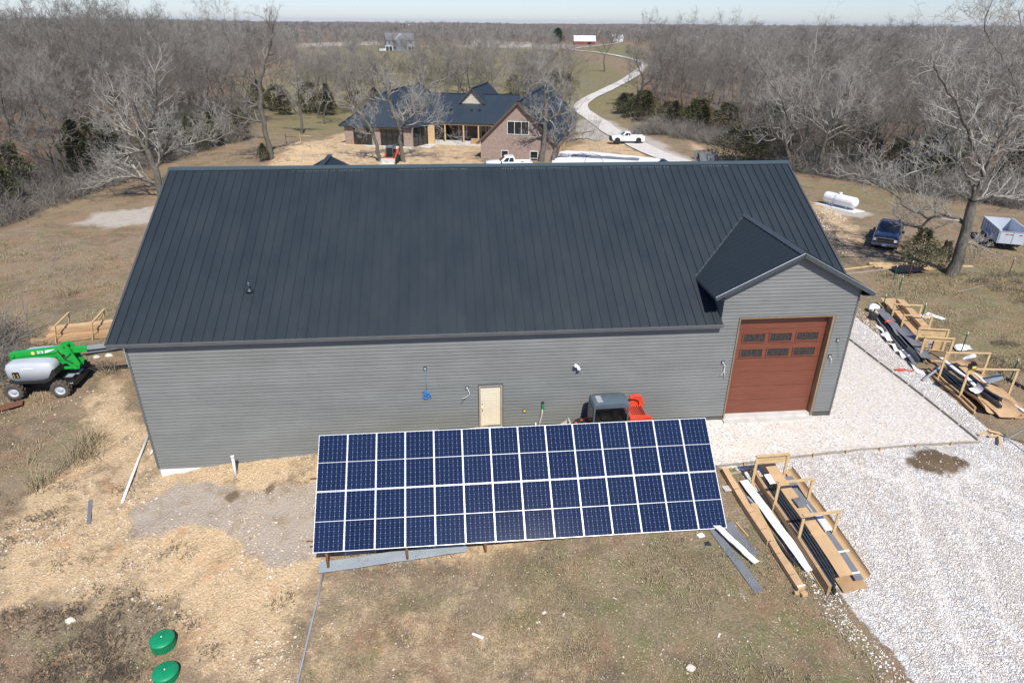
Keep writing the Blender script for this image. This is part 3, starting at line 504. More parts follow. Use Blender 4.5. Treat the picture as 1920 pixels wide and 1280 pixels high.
rough_h=m.math('ADD',hgtv,m.math('MULTIPLY',m.math('MULTIPLY',mG,m.ramp(ge.outputs['Distance'],[(0,0.),(.25,1.)])),.45))
rough_h=m.math('ADD',rough_h,m.math('MULTIPLY',m.math('MULTIPLY',mY,m.math('SUBTRACT',1.0,v2.outputs['Distance'])),.5))
bs=m.math('SUBTRACT',1.0,m.math('MULTIPLY',mF,.7))
bn=m.n('ShaderNodeBump'); bn.inputs['Distance'].default_value=.07; m.l(bs,bn.inputs['Strength']); m.l(rough_h,bn.inputs['Height'])
Mt['ground']=m.set(col,.97,0,bn.outputs[0],.1)
go=mesh_np('ground',V,F,Mt['ground'],None,True)
for nm_,arr in (('ga',(gravel,fine,yel,gd)),('gb',(lit,grn,wht,dk))):
    at=go.data.color_attributes.new(nm_,'FLOAT_COLOR','POINT'); at.data.foreach_set('color',np.stack([a.ravel() for a in arr],1).astype(np.float32).ravel())
tag(go,kind='structure')
# smooth interpolation of the built surface
def gz(x,y):
    i=np.clip(np.searchsorted(gx_,x)-1,0,nx-2); j=np.clip(np.searchsorted(gy_,y)-1,0,ny-2)
    tx=(x-gx_[i])/(gx_[i+1]-gx_[i]); ty=(y-gy_[j])/(gy_[j+1]-gy_[j])
    return GZ[j,i]*(1-tx)*(1-ty)+GZ[j,i+1]*tx*(1-ty)+GZ[j+1,i]*(1-tx)*ty+GZ[j+1,i+1]*tx*ty
def G(x,y,dz=0): return Vector((x,y,float(gz(x,y))+dz))
# ---- driveway: a draped ribbon of white stone
def ribbon(name,pts,hw,mat,off=.03,step=3):
    P=[Vector((x,y)) for x,y in pts]; dense=[]
    n=len(P)
    for i in range(n-1):
        p0,p1,p2,p3=P[max(i-1,0)],P[i],P[i+1],P[min(i+2,n-1)]
        k=max(2,int((p2-p1).length/step))
        for a in range(k):
            t=a/k; dense.append(.5*((2*p1)+(p2-p0)*t+(2*p0-5*p1+4*p2-p3)*t*t+(3*p1-p0-3*p2+p3)*t**3))
    dense.append(P[-1]); mb=MB(); W=5; vs=[]; fs=[]
    for i,p in enumerate(dense):
        d=(dense[min(i+1,len(dense)-1)]-dense[max(i-1,0)]).normalized(); s=Vector((-d.y,d.x))
        ln=i*step; wv=hw*(1+.08*math.sin(ln*.05)+.05*math.sin(ln*.13+1)+.03*math.sin(ln*.6))
        for k in range(W):
            q_=p+s*wv*(k/(W-1)*2-1); R_=math.hypot(q_.x-15,q_.y); vs.append((q_.x,q_.y,float(gz(q_.x,q_.y))+off+R_*.0006+(.0 if k in(0,W-1) else .02)))
    for i in range(len(dense)-1):
        for k in range(W-1): fs.append((i*W+k,i*W+k+1,(i+1)*W+k+1,(i+1)*W+k))
    mb.add(vs,fs); return mb.build(name,mat,None,True)
m=NT('driveway_white_stone'); n=m.noise(m.pos(),.9,6,.7); n2=m.noise(m.pos(),9,4); c=m.ramp(n,[(.3,(.46,.42,.36)),(.7,(.68,.65,.60))]); c=m.mix(m.ramp(n2,[(.4,0.),(.7,.4)]),c,(.42,.37,.31)); Mt['drive']=m.set(c,.95)
tag(ribbon('driveway',ROAD,1.6,Mt['drive'],.08),kind='structure')
tag(ribbon('driveway_branch',[(102,476),(60,500),(20,520),(-20,500)],2.4,Mt['drive'],.2,8),kind='structure')
# concrete yard slab in front of the house
def drape_poly(name,poly,mat,th,off):
    z=max(float(gz(x,y)) for x,y in poly)+off; mb=MB(); mb.prism(poly,z-th,z,'z'); return mb.build(name,mat)
tag(drape_poly('yard_slab',[(27.6,68.0),(30,69.8),(33.4,68.6),(41.0,63.4),(44.5,60.5),(44,57),(27,57.5),(26.5,61)],Mt['white'] if False else simple('white_cured_concrete',(.72,.71,.69),.85,0,.06,1),.4,.10),kind='structure')
# ---------------------------------------------------------------- long grey outbuilding
L_,OX,OY,ZE,ZR,D_,XD=30.63,.573,.297,5.017,9.951,18.79,24.62
ZDE,ZDR,XR,HW,ODY=6.272,8.111,27.62,3.51,.30
G0,GW,GH=25.435,4.319,5.196; E0,EW,EZ,EH=14.10,1.09,.226,2.18
SL=(ZR-ZE)/(D_/2+OY); DS=(ZDR-ZDE)/HW
barn=thing('outbuilding','long grey lap sided outbuilding with dark standing seam roof and tall red brown door','outbuilding',(0,0,0))
def siding_wall(name,org,ud,nd,zmin,zmax,intervals,breaks,parent,course=.159,z00=.238,mat=None):
    """org Vector, ud along, nd outward; intervals(z)->list of (a,b)"""
    org=Vector(org); ud=Vector(ud); nd=Vector(nd); zs=set([zmin,zmax]+[b for b in breaks if zmin<b<zmax])
    k=math.ceil((zmin-z00)/course); 
    while z00+k*course<zmax: zs.add(round(z00+k*course,5)); k+=1
    zs=sorted(zs); mb=MB()
    for a,b in zip(zs[:-1],zs[1:]):
        if b-a<1e-4: continue
        mid=(a+b)/2; ci=math.floor((mid-z00)/course+1e-6); cb=z00+ci*course
        off=lambda z:.006+.030*(1-(z-cb)/course)
        ia,ib=intervals(a+1e-4),intervals(b-1e-4)
        if len(ia)!=len(ib): continue
        low=abs(a-cb)<1e-4
        for (p,q),(p2,q2) in zip(ia,ib):
            if q-p<1e-3 and q2-p2<1e-3: continue
            v=[org+ud*p+nd*off(a)+Vector((0,0,a)),org+ud*q+nd*off(a)+Vector((0,0,a)),org+ud*q2+nd*off(b)+Vector((0,0,b)),org+ud*p2+nd*off(b)+Vector((0,0,b))]
            mb.add(v,[(0,1,2,3)],0)
            if low:
                v=[org+ud*p+nd*off(a)+Vector((0,0,a)),org+ud*q+nd*off(a)+Vector((0,0,a)),org+ud*q+nd*.004+Vector((0,0,a)),org+ud*p+nd*.004+Vector((0,0,a))]
                mb.add(v,[(0,1,2,3)],0)
    return mb.build(name,[Mt['siding']],parent)
def iv_front(z):
    segs=[]
    if z<5.35+ZE*0: 
        x0,x1=0,L_
        if z>ZE-.10: x0=XD
        if z<.10: x1=12.3
        segs=[(x0,x1)]
        if z<.10: return [(0,12.3)]
    if z>ZE-.10: segs=[(XD,L_)]
    # gable
    zt=ZDE+.5*DS-.12   # wall line under dormer eave
    if z>zt:
        h=(z-zt)/DS; segs=[(XD+h,L_-h)]
    out=[]
    for a,b in segs:
        cuts=[]
        if EZ-.15<z<EZ+EH: cuts.append((E0,E0+EW))
        if z<GH: cuts.append((G0,G0+GW))
        x=a
        for c0,c1 in sorted(cuts):
            if c1<=a or c0>=b: continue
            out.append((x,c0)); x=c1
        out.append((x,b))
    return out
zt=ZDE+.5*DS-.12; ztop=zt+(L_-XD)/2*DS
siding_wall('front_wall',(0,0,0),(1,0,0),(0,-1,0),-1.2,ztop,iv_front,[.10,EZ+EH,GH,ZE-.10,zt],barn)
siding_wall('back_wall',(L_,D_,0),(-1,0,0),(0,1,0),-.5,ZE-.1,lambda z:[(0,L_)],[],barn)
def iv_side(z):
    if z<ZE-.1: return [(0,D_)]
    h=(z-ZE+.1)/SL; return [(h,D_-h)]
siding_wall('side_wall',(L_,0,0),(0,1,0),(1,0,0),.1,ZR-.18,iv_side,[ZE-.1],barn)
siding_wall('side_wall',(0,D_,0),(0,-1,0),(-1,0,0),-1.2,ZR-.18,iv_side,[ZE-.1],barn)
# bay cheek walls above main roof
mb=MB()
def yv(z): return (z-ZE)/SL-OY
for x in (XD,):
    mb.add([(x,0,ZE-.12),(x,0,zt+.1),(x,yv(zt+.1),zt+.1)],[(0,1,2)]); mb.add([(x+.05,0,ZE-.12),(x+.05,0,zt+.1),(x+.05,yv(zt+.1),zt+.1)],[(0,1,2)])
mb.build('bay_cheek_wall',Mt['siding'],barn)
# foundation
mb=MB(); mb.bb(.02,12.3,.02,.25,-2.4,-1.201); mb.build('foundation',simple('white_coated_foundation',(.72,.70,.66),.85,0,.06,2),barn)
mb=MB(); mb.bb(12.3,G0-.0,.02,.25,-1.6,.10); mb.bb(G0+GW,L_-.02,.02,.25,-1.2,.10); mb.bb(L_-.25,L_-.02,.25,D_,-1.2,.10); mb.bb(.02,.25,.25,D_,-2.4,-1.201); mb.bb(12.3,G0,-.028,.019,.06,.24); mb.bb(G0+GW,L_,-.028,.019,-.03,.24)
mb.build('foundation',simple('dark_foundation_flashing',(.055,.058,.055),.8,0,.2,3),barn)
mb=MB(); mb.bb(G0-.02,G0+GW+.02,-.30,.42,-.5,.055); mb.bb(G0,G0+GW,.0,.42,.055,.16)
mb.build('door_apron',Mt['concrete'],barn)
# corner trim
mb=MB(); mb.bb(L_-.03,L_+.045,-.048,.10,-.05,zt+.0); mb.build('corner_trim',Mt['fascia'],barn)
mb=MB(); mb.bb(-.045,.04,-.048,.10,-1.2,ZE-.1); mb.build('corner_trim',Mt['fascia'],barn)
# main roof deck with seams
def zroof(y): return ZE+SL*(min(y,D_-y)+OY)
x0r,x1r=-OX,L_+OX
yvx=lambda x: yv(ZDR-abs(x-XR)*DS)
mb=MB(); th=.05
poly=[(x0r,-OY),(XD,-OY),(XD,yvx(XD)),(XR,yvx(XR)),(L_+OX-.06,yvx(L_+OX-.06)),(x1r,yvx(L_+OX-.06)),(x1r,D_/2),(x0r,D_/2)]
def P3(x,y,dz=0): return (x,y,zroof(y)+dz)
quads=[[(x0r,-OY),(XD,-OY),(XD,yvx(XD)),(x0r,yvx(XD))],[(x0r,yvx(XD)),(XD,yvx(XD)),(XR,yvx(XR)),(x0r,yvx(XR))],[(x0r,yvx(XR)),(x1r,yvx(XR)),(x1r,D_/2),(x0r,D_/2)],[(XR,yvx(XR)),(L_+OX-.06,yvx(L_+OX-.06)),(x1r,yvx(L_+OX-.06)),(x1r,yvx(XR))]]
for q_ in quads: mb.add([P3(x,y) for x,y in q_],[(0,1,2,3)]); mb.add([P3(x,y,-th) for x,y in q_],[(0,1,2,3)])
mb.add([(x0r,D_/2,ZR),(x1r,D_/2,ZR),(x1r,D_+OY,ZE),(x0r,D_+OY,ZE)],[(0,1,2,3)])
NSEAM=78; sp=(x1r-x0r)/NSEAM
nrm=Vector((0,-SL,1)).normalized()
for i in range(0,NSEAM+1):
    x=x0r+i*sp
    ys=-OY
    if x>XD: ys=yvx(min(x,L_+OX-.06))
    if i in (0,NSEAM): continue
    a=Vector(P3(x,ys))+nrm*.018; b=Vector(P3(x,D_/2-.14))+nrm*.018
    mb.bar(a,b,.024,.050,nrm)
    a=Vector((x,D_/2+.14,zroof(D_/2+.14)+.01)); b=Vector((x,D_+OY,ZE+.01)); mb.bar(a,b,.020,.045,Vector((0,SL,1)))
mb.build('roof',Mt['roof'],barn)
mb=MB()  # ridge cap: two folded wings with little hem
for s in (-1,1):
    a=Vector((x0r-.03,D_/2,ZR+.085)); b=Vector((x1r+.03,D_/2,ZR+.085)); o=Vector((0,s*.20,-.20*SL-.0))
    mb.add([a,b,b+o,a+o],[(0,1,2,3)]); mb.add([a+o,b+o,b+o+Vector((0,0,-.055)),a+o+Vector((0,0,-.055))],[(0,1,2,3)])
mb.build('ridge_cap',simple('ridge_cap_metal',(.05,.075,.085),.4,0,.05,2),barn)
for x,s in ((x0r,-1),(x1r,1)):
    mb=MB()
    ys=-OY if s<0 else yvx(L_+OX-.06)
    a=Vector(P3(x,ys)); b=Vector(P3(x,D_/2)); mb.bar(a+Vector((s*.012,0,-.03)),b+Vector((s*.012,0,-.03)),.03,.15,nrm); mb.bar(a+nrm*.045-Vector((s*.03,0,0)),b+nrm*.045-Vector((s*.03,0,0)),.07,.02,nrm)
    mb.build('rake_trim',Mt['trim'],barn)
mb=MB(); mb.bb(x0r,XD+.02,-OY-.025,-OY+.0,ZE-.075,ZE+.012); mb.bb(x0r,XD+.02,-OY-.0,-.045,ZE-.16,ZE-.148)
mb.bb(x0r,XD+.02,-OY+.001,-OY+.03,ZE-.147,ZE-.0756)
mb.build('eave_trim',Mt['fascia'],barn)
# bay gable roof: two planes with seams, verge, soffit
def zb(x): return ZDR-abs(x-XR)*DS
for s,nm_ in ((-1,'bay_roof'),(1,'bay_roof')):
    mb=MB(); xe=XR+s*HW; ye=yv(ZDE)+.02; yr=yv(ZDR)
    for dz in (.012,-.05): mb.add([(XR,-ODY,ZDR+dz),(XR,yr,ZDR+dz),(xe,ye,ZDE+dz),(xe,-ODY,ZDE+dz)],[(0,1,2,3)])
    nn=Vector((s*DS,0,1)).normalized(); y=-ODY+.38
    while y<yr-.05:
        # seam from ridge down to eave or valley
        xv=xe if y<=ye else XR+s*(ZDR-(ZE+SL*(y+OY)))/DS
        a=Vector((XR+s*.12,y,zb(XR+.12)))+nn*.026; b=Vector((xv,y,zb(xv)))+nn*.026; mb.bar(a,b,.020,.040,nn)
        # pencil ribs between seams
        for k in (1,2):
            yy=y-.4064*k/3
            if yy>-ODY+.05:
                xv2=xe if yy<=ye else XR+s*(ZDR-(ZE+SL*(yy+OY)))/DS
                mb.bar(Vector((XR+s*.12,yy,zb(XR+.12)))+nn*.014,Vector((xv2,yy,zb(xv2)))+nn*.014,.022,.010,nn)
        y+=.4064
    mb.build('bay_roof',Mt['roof'],barn)
mb=MB()
for s in (-1,1):
    a=Vector((XR,-ODY-.03,ZDR+.075)); b=Vector((XR,yv(ZDR)+.1,ZDR+.075)); o=Vector((s*.17,0,-.17*DS)); mb.add([a,b,b+o,a+o],[(0,1,2,3)]); mb.add([a+o,b+o,b+o-Vector((0,0,.045)),a+o-Vector((0,0,.045))],[(0,1,2,3)])
mb.build('bay_ridge_cap',Mt['trim'],barn)
mb=MB()
for s in (-1,1):
    p=Vector((XR-s*0,-ODY,ZDR)); q_=Vector((XR+s*HW,-ODY,ZDE)); nn=Vector((s*DS,0,1)).normalized()
    mb.bar(p+Vector((0,-.015,-.075)),q_+Vector((0,-.015,-.075)),.028,.16,nn)          # verge board
    a=p+Vector((0,0,-.15)); b=q_+Vector((0,0,-.15)); mb.add([a,b,b+Vector((0,ODY-.01,0)),a+Vector((0,ODY-.01,0))],[(0,1,2,3)])   # soffit
    mb.bar(Vector((XR+s*HW+s*.012,-ODY,ZDE-.06)),Vector((XR+s*HW+s*.012,yv(ZDE)+.1,ZDE-.06)),.025,.12)
    xw=XD if s<0 else L_
    mb.add([(XR+s*HW,-ODY,ZDE-.12),(XR+s*HW,2.0,ZDE-.12),(xw,2.0,ZDE-.12),(xw,-ODY,ZDE-.12)],[(0,1,2,3)])
mb.build('verge_trim',Mt['trim'],barn)
mb=MB()
mb.tube([(XR-HW-.03,-ODY-.035,ZDE+.03),(XR,-ODY-.035,ZDR+.03)],.012,6); mb.tube([(XR,-ODY-.035,ZDR+.03),(XR+HW+.03,-ODY-.035,ZDE+.03)],.012,6)
mb.build('verge_drip_edge',Mt['galv'],barn)
# valley flashing
mb=MB(); 
for s in (-1,1):
    xe=XR+s*HW
    a=Vector((XR,yv(ZDR),ZDR+.02)); b=Vector((xe,yv(ZDE),ZDE+.02)); mb.bar(a,b,.09,.012,(0,-.4,1))
mb.build('valley_flashing',Mt['trim'],barn)
# rear gables whose tips rise behind the ridge
def rear_gable(xc,zr,hw,name):
    mb=MB(); yr=19.4; ds=.52; yfront=D_-((zr-ZE)/SL-OY)
    for s in (-1,1):
        mb.add([(xc,yfront,zr),(xc,yr,zr),(xc+s*hw,yr,zr-hw*ds),(xc+s*hw,yfront+ (hw*ds)/SL,zr-hw*ds)],[(0,1,2,3)])
    k=yfront+.3
    while k<yr:
        for s in (-1,1): mb.bar((xc,k,zr+.02),(xc+s*min(hw,(k-yfront)*SL/ds),k,zr+.02-min(hw,(k-yfront)*SL/ds)*ds),.02,.045)
        k+=.4064
    mb.bar((xc,yfront,zr+.05),(xc,yr,zr+.05),.3,.03)
    o=mb.build(name,Mt['roof'],barn); return o
rear_gable(5.55,8.73,4.2,'rear_porch_roof'); rear_gable(27.55,8.25,3.6,'rear_porch_roof'); 
# garage door (recessed) with jamb timbers
ry=.24
mb=MB(); hgt_=GH-.16; n=7
for i in range(n):
    z0=.16+i*(hgt_)/n; z1=z0+hgt_/n-.012; mb.bb(G0+.10,G0+GW-.10,ry,ry+.05,z0,z1)
gdo=mb.build('overhead_door',Mt['mahog'],barn,False,.012)
mb=MB(); mb.bb(G0+.05,G0+GW-.05,ry+.051,ry+.09,.14,GH); mb.build('door_backing',Mt['siding_back'],barn)
colx=[G0+GW*(.215),G0+GW*.5,G0+GW*.785]; ww=.98; ph=hgt_/n
for r_i,zc in enumerate((.16+ph*5.45,.16+ph*4.40)):
    for xc in colx:
        mb=MB(); z0,z1=zc-.19,zc+.19; x0,x1=xc-ww/2,xc+ww/2; t=.045
        mb.bb(x0-t,x1+t,ry-.035,ry+.001,z1,z1+t); mb.bb(x0-t,x1+t,ry-.035,ry+.001,z0-t,z0); mb.bb(x0-t,x0,ry-.035,ry+.001,z0,z1); mb.bb(x1,x1+t,ry-.035,ry+.001,z0,z1)
        for k in range(1,4): xx=x0+(x1-x0)*k/4; mb.bb(xx-.007,xx+.007,ry-.025,ry-.006,z0,z1)
        wf=mb.build('door_window',Mt['mahog'],gdo)
        mb=MB(); mb.bb(x0,x1,ry-.012,ry-.003,z0,z1); g=mb.build('pane',Mt['leaded'],wf)
mb=MB(); mb.bb(G0,G0+.055,-.05,ry+.06,.06,GH); mb.bb(G0+GW-.10,G0+GW,-.055,ry+.06,.06,GH); mb.bb(G0+.055,G0+GW-.10,-.05,ry+.06,GH-.075,GH)
mb.build('door_frame',Mt['woodtrim'],barn)
mb=MB(); mb.bb(G0-.02,G0,-.06,.0,.06,GH+.02); mb.bb(G0+GW,G0+GW+.02,-.06,0,.06,GH+.02); mb.bb(G0-.02,G0+GW+.02,-.06,0,GH,GH+.02)
mb.build('door_edge_trim',Mt['fascia'],barn)
# entry door
mb=MB(); t=.075
mb.bb(E0+.03,E0+.03+t,-.05,.12,EZ,EZ+EH-.03); mb.bb(E0+EW-.03-t,E0+EW-.03,-.05,.12,EZ,EZ+EH-.03); mb.bb(E0+.03+t,E0+EW-.03-t,-.05,.12,EZ+EH-.03-t,EZ+EH-.03)
mb.build('entry_frame',Mt['door_tr'],barn)
mb=MB(); mb.bb(E0,E0+.03,-.062,.02,EZ-.02,EZ+EH); mb.bb(E0+EW-.03,E0+EW,-.062,.02,EZ-.02,EZ+EH); mb.bb(E0+.03,E0+EW-.03,-.062,.02,EZ+EH-.03,EZ+EH); mb.build('entry_edge_trim',Mt['trim'],barn)
dx0,dx1=E0+.03+t,E0+EW-.03-t; dz0,dz1=EZ+.03,EZ+EH-.03-t
mb=MB(); mb.bb(dx0,dx1,.045,.09,dz0,dz1)
w_=dx1-dx0
def pan(a,b,c_,d_):
    x0,x1=dx0+w_*a,dx0+w_*b; z0,z1=dz0+(dz1-dz0)*c_,dz0+(dz1-dz0)*d_
    for q_ in ((x0,x1,z1-.02,z1),(x0,x1,z0,z0+.02),(x0,x0+.02,z0+.02,z1-.02),(x1-.02,x1,z0+.02,z1-.02)): mb.bb(q_[0],q_[1],.035,.046,q_[2],q_[3])
pan(.18,.82,.70,.83); pan(.18,.47,.18,.66); pan(.53,.82,.18,.66); pan(.18,.82,.06,.14)
dr=mb.build('entry_door',Mt['cream'],barn,False,.004)
mb=MB(); mb.lathe([(.0,-.05),(.028,-.045),(.03,-.02),(.012,-.01),(.012,.0),(.03,.0),(.03,.006)],12,(dx0+.075,.038,EZ+.95),'y'); mb.lathe([(.028,-.02),(.028,.0)],12,(dx0+.075,.038,EZ+1.16),'y'); mb.bar((dx0+.075,-.012,EZ+.95),(dx0+.075,-.012,EZ+.80),.02,.02,(1,0,0)); mb.build('handle',Mt['brass'],dr,True)
mb=MB(); mb.bb(E0+.03,E0+EW-.03,-.11,.11,EZ-.10,EZ); mb.build('threshold',Mt['galv'],barn)
# wall fittings
mb=MB(); lx,lz=18.40,3.16
mb.lathe([(.07,0),(.07,-.05)],14,(lx,-.03,lz),'y'); mb.tube([(lx,-.07,lz),(lx,-.13,lz+.05)],.03,8)
for a in (-1,1): mb.tube([(lx+a*.03,-.12,lz+.03),(lx+a*.085,-.23,lz+(.10 if a<0 else -.12))],[.055,.085],12)
mb.lathe([(.0,.10),(.05,.09),(.06,.0),(.0,-.02)],10,(lx+.01,-.13,lz-.05))
mb.build('flood_lamp',Mt['whitegl'],barn,True)
def jbox(x,z,open_=True,col='galv'):
    mb=MB(); mb.bb(x-.075,x+.075,-.062,-.0,z-.09,z+.09); o=mb.build('junction_box',Mt['trim'] ,barn,False,.006)
    mb=MB(); mb.bb(x-.045,x+.045,-.068,-.0621,z-.055,z+.055); mb.build('box_cover',Mt[col],o); return o
def cable(pts,r,mat,name='hanging_cable'): 
    mb=MB(); mb.tube(pts,r,6); return mb.build(name,Mt[mat],barn,True)
jbox(11.86,3.30,col='galv')
cable([(11.86,-.07,3.3),(11.87,-.08,2.9),(11.87,-.07,2.25)],.008,'bluecable')
mb=MB(); rr=random.Random(3)
for k in range(16):
    a=rr.uniform(0,2*PI); l=rr.uniform(.12,.26); c0=Vector((11.88,-.09,2.22)); pts=[c0]
    for j in range(1,8):
        t=j/7; pts.append(c0+Vector((math.cos(a)*l*math.sin(t*PI)+rr.uniform(-.03,.03),-.03*rr.random(),-l*1.3*t+math.sin(a)*l*.8*math.sin(t*PI))))
    mb.tube(pts,.008,5)
mb.build('cable_coil',Mt['bluecable'],barn,True)
jbox(13.62,2.28,col='boardlip')
cable([(13.64,-.07,2.25),(13.70,-.12,2.12),(13.72,-.12,1.98),(13.62,-.10,1.87),(13.45,-.09,1.78),(13.36,-.08,1.77)],.012,'pvc')
cable([(13.62,-.09,1.87),(13.5,-.08,1.75),(13.4,-.08,1.62),(13.33,-.08,1.5)],.008,'fascia')
jbox(16.15,.98,col='yellow')
mb=MB(); mb.bb(16.90,17.02,-.08,-.0,1.0,1.42); o=mb.build('utility_box',Mt['charcoal'],barn); mb=MB(); mb.bb(16.92,17.0,-.11,-.08,1.08,1.3); mb.build('box_cover',Mt['green'],o)
cable([(16.95,-.1,1.05),(16.93,-.14,.8),(16.85,-.16,.45),(16.8,-.16,.1)],.035,'beige','sleeve_pipe')
cable([(16.65,-.16,.4),(16.67,-.16,.1)],.03,'pvc','sleeve_pipe')
jbox(25.0,3.05)
cable([(25.02,-.07,3.02),(25.08,-.12,2.9),(25.10,-.11,2.7),(25.02,-.10,2.5),(24.95,-.1,2.42)],.012,'pvc'); cable([(25.08,-.1,2.75),(25.14,-.1,2.5),(25.17,-.09,2.25)],.012,'pvc')
jbox(30.15,3.95); jbox(29.95,3.15)
cable([(29.97,-.07,3.12),(30.04,-.12,3.0),(30.05,-.11,2.75)],.012,'pvc'); cable([(30.17,-.06,3.9),(30.28,-.06,3.4),(30.4,-.06,3.0)],.004,'trim')
# plumbing vent boot on the roof
vb=Vector(P3(4.55,2.05)); mb=MB(); mb.lathe([(.17,.0),(.15,.05),(.075,.11),(.055,.16)],16,vb,'z'); b_=mb.build('vent_boot',Mt['roof'],barn,True)
mb=MB(); mb.tube([vb+Vector((0,0,.1)),vb+Vector((0,0,.42))],.045,12); mb.build('vent_pipe',Mt['trim'],b_,True)
# small exposed screw heads under the ridge cap
mb=MB(); 
for i in range(180):
    x=x0r+6+i*.125+random.uniform(-.02,.02)
    if (i//14)%3==2: continue
    y=D_/2-.26; p=Vector(P3(x,y))+nrm*.01; mb.box(p,(.035,.035,.02))
mb.build('screw_heads',Mt['galv'],barn)
# ---------------------------------------------------------------- trees
def tube_np(pts,rad,n,VS,FS,base):
    k=len(pts); d=np.empty_like(pts); d[1:-1]=pts[2:]-pts[:-2]; d[0]=pts[1]-pts[0]; d[-1]=pts[-1]-pts[-2]
    d/=np.linalg.norm(d,axis=1)[:,None]+1e-9
    a=np.array([0,0,1.]) if abs(d[0,2])<.8 else np.array([1.,0,0])
    s=np.cross(d,a); s/=np.linalg.norm(s,axis=1)[:,None]+1e-9; u=np.cross(d,s)
    t=np.arange(n)*2*PI/n
    v=pts[:,None,:]+(s[:,None,:]*np.cos(t)[None,:,None]+u[:,None,:]*np.sin(t)[None,:,None])*rad[:,None,None]
    VS.append(v.reshape(-1,3)); i=np.arange(k-1)[:,None]*n; j=np.arange(n)[None,:]; j2=(j+1)%n
    FS.append((np.stack([i+j,i+j2,i+n+j2,i+n+j],-1)+base).reshape(-1,4)); return base+k*n
class Tree:
    def __init__(s,seed): s.r=np.random.default_rng(seed); s.pl=[]     # (pts,rad,level)
    def grow(s,p,d,L,r,lvl,maxl,cfg):
        R_=s.r; n=cfg['seg'][lvl]; pts=[p]; rad=[r]; d=d/np.linalg.norm(d); P=p
        for i in range(n):
            d=d+R_.normal(0,cfg['wig'][lvl],3)+np.array([0,0,cfg['up'][lvl]]); d/=np.linalg.norm(d)
            P=P+d*L/n; pts.append(P); rad.append(max(cfg['rmin'],r*(1-(i+1)/n*cfg['tap'])))
        pts=np.array(pts); rad=np.array(rad); s.pl.append((pts,rad,lvl))
        if lvl<maxl: s.kids(pts,rad,L,lvl,maxl,cfg)
    def kids(s,pts,rad,L,lvl,maxl,cfg,t0=None,num=None):
        R_=s.r; k=num if num is not None else cfg['kids'][lvl]; n=len(pts)-1
        for j in range(k):
            t=(cfg['t0'][lvl] if t0 is None else t0)+(1-(cfg['t0'][lvl] if t0 is None else t0))*(j+R_.random())/k; t=min(t,.999)
            x=t*n; i=int(x); q=x-i; p=pts[i]*(1-q)+pts[i+1]*q; r0=rad[i]*(1-q)+rad[i+1]*q
            dd=pts[i+1]-pts[i]; dd=dd/(np.linalg.norm(dd)+1e-9)
            a=R_.normal(0,1,3); a-=dd*a.dot(dd); a/=np.linalg.norm(a)+1e-9
            if a[2]<-.3 and R_.random()<.7: a=-a
            an=R(R_.uniform(*cfg['ang'][lvl])); nd=dd*math.cos(an)+a*math.sin(an)
            s.grow(p,nd,L*R_.uniform(*cfg['len'][lvl])*(1.15-.5*t),max(cfg['rmin'],min(r0*.8,r0*R_.uniform(.4,.65))),lvl+1,maxl,cfg)
    def meshes(s,trunk_lvl=1,sides=(8,6,4,3,3,3)):
        out=[]
        for sel in (lambda l:l<=trunk_lvl,lambda l:l>trunk_lvl):
            VS=[];FS=[];b=0
            for pts,rad,l in s.pl:
                if sel(l): b=tube_np(pts,rad,sides[l],VS,FS,b)
            out.append((np.concatenate(VS),np.concatenate(FS)) if VS else (np.zeros((0,3)),np.zeros((0,4),int)))
        return out
CF_HERO=dict(seg=[5,5,5,4,4],wig=[.10,.22,.26,.28,.3],up=[.05,.07,.06,.05,.04],tap=.88,rmin=.009,kids=[5,6,6,4,0],t0=[.35,.25,.2,.2,.2],ang=[(35,70),(30,65),(30,65),(25,60),(25,60)],len=[(.5,.75),(.42,.7),(.4,.65),(.4,.6),(.4,.6)])
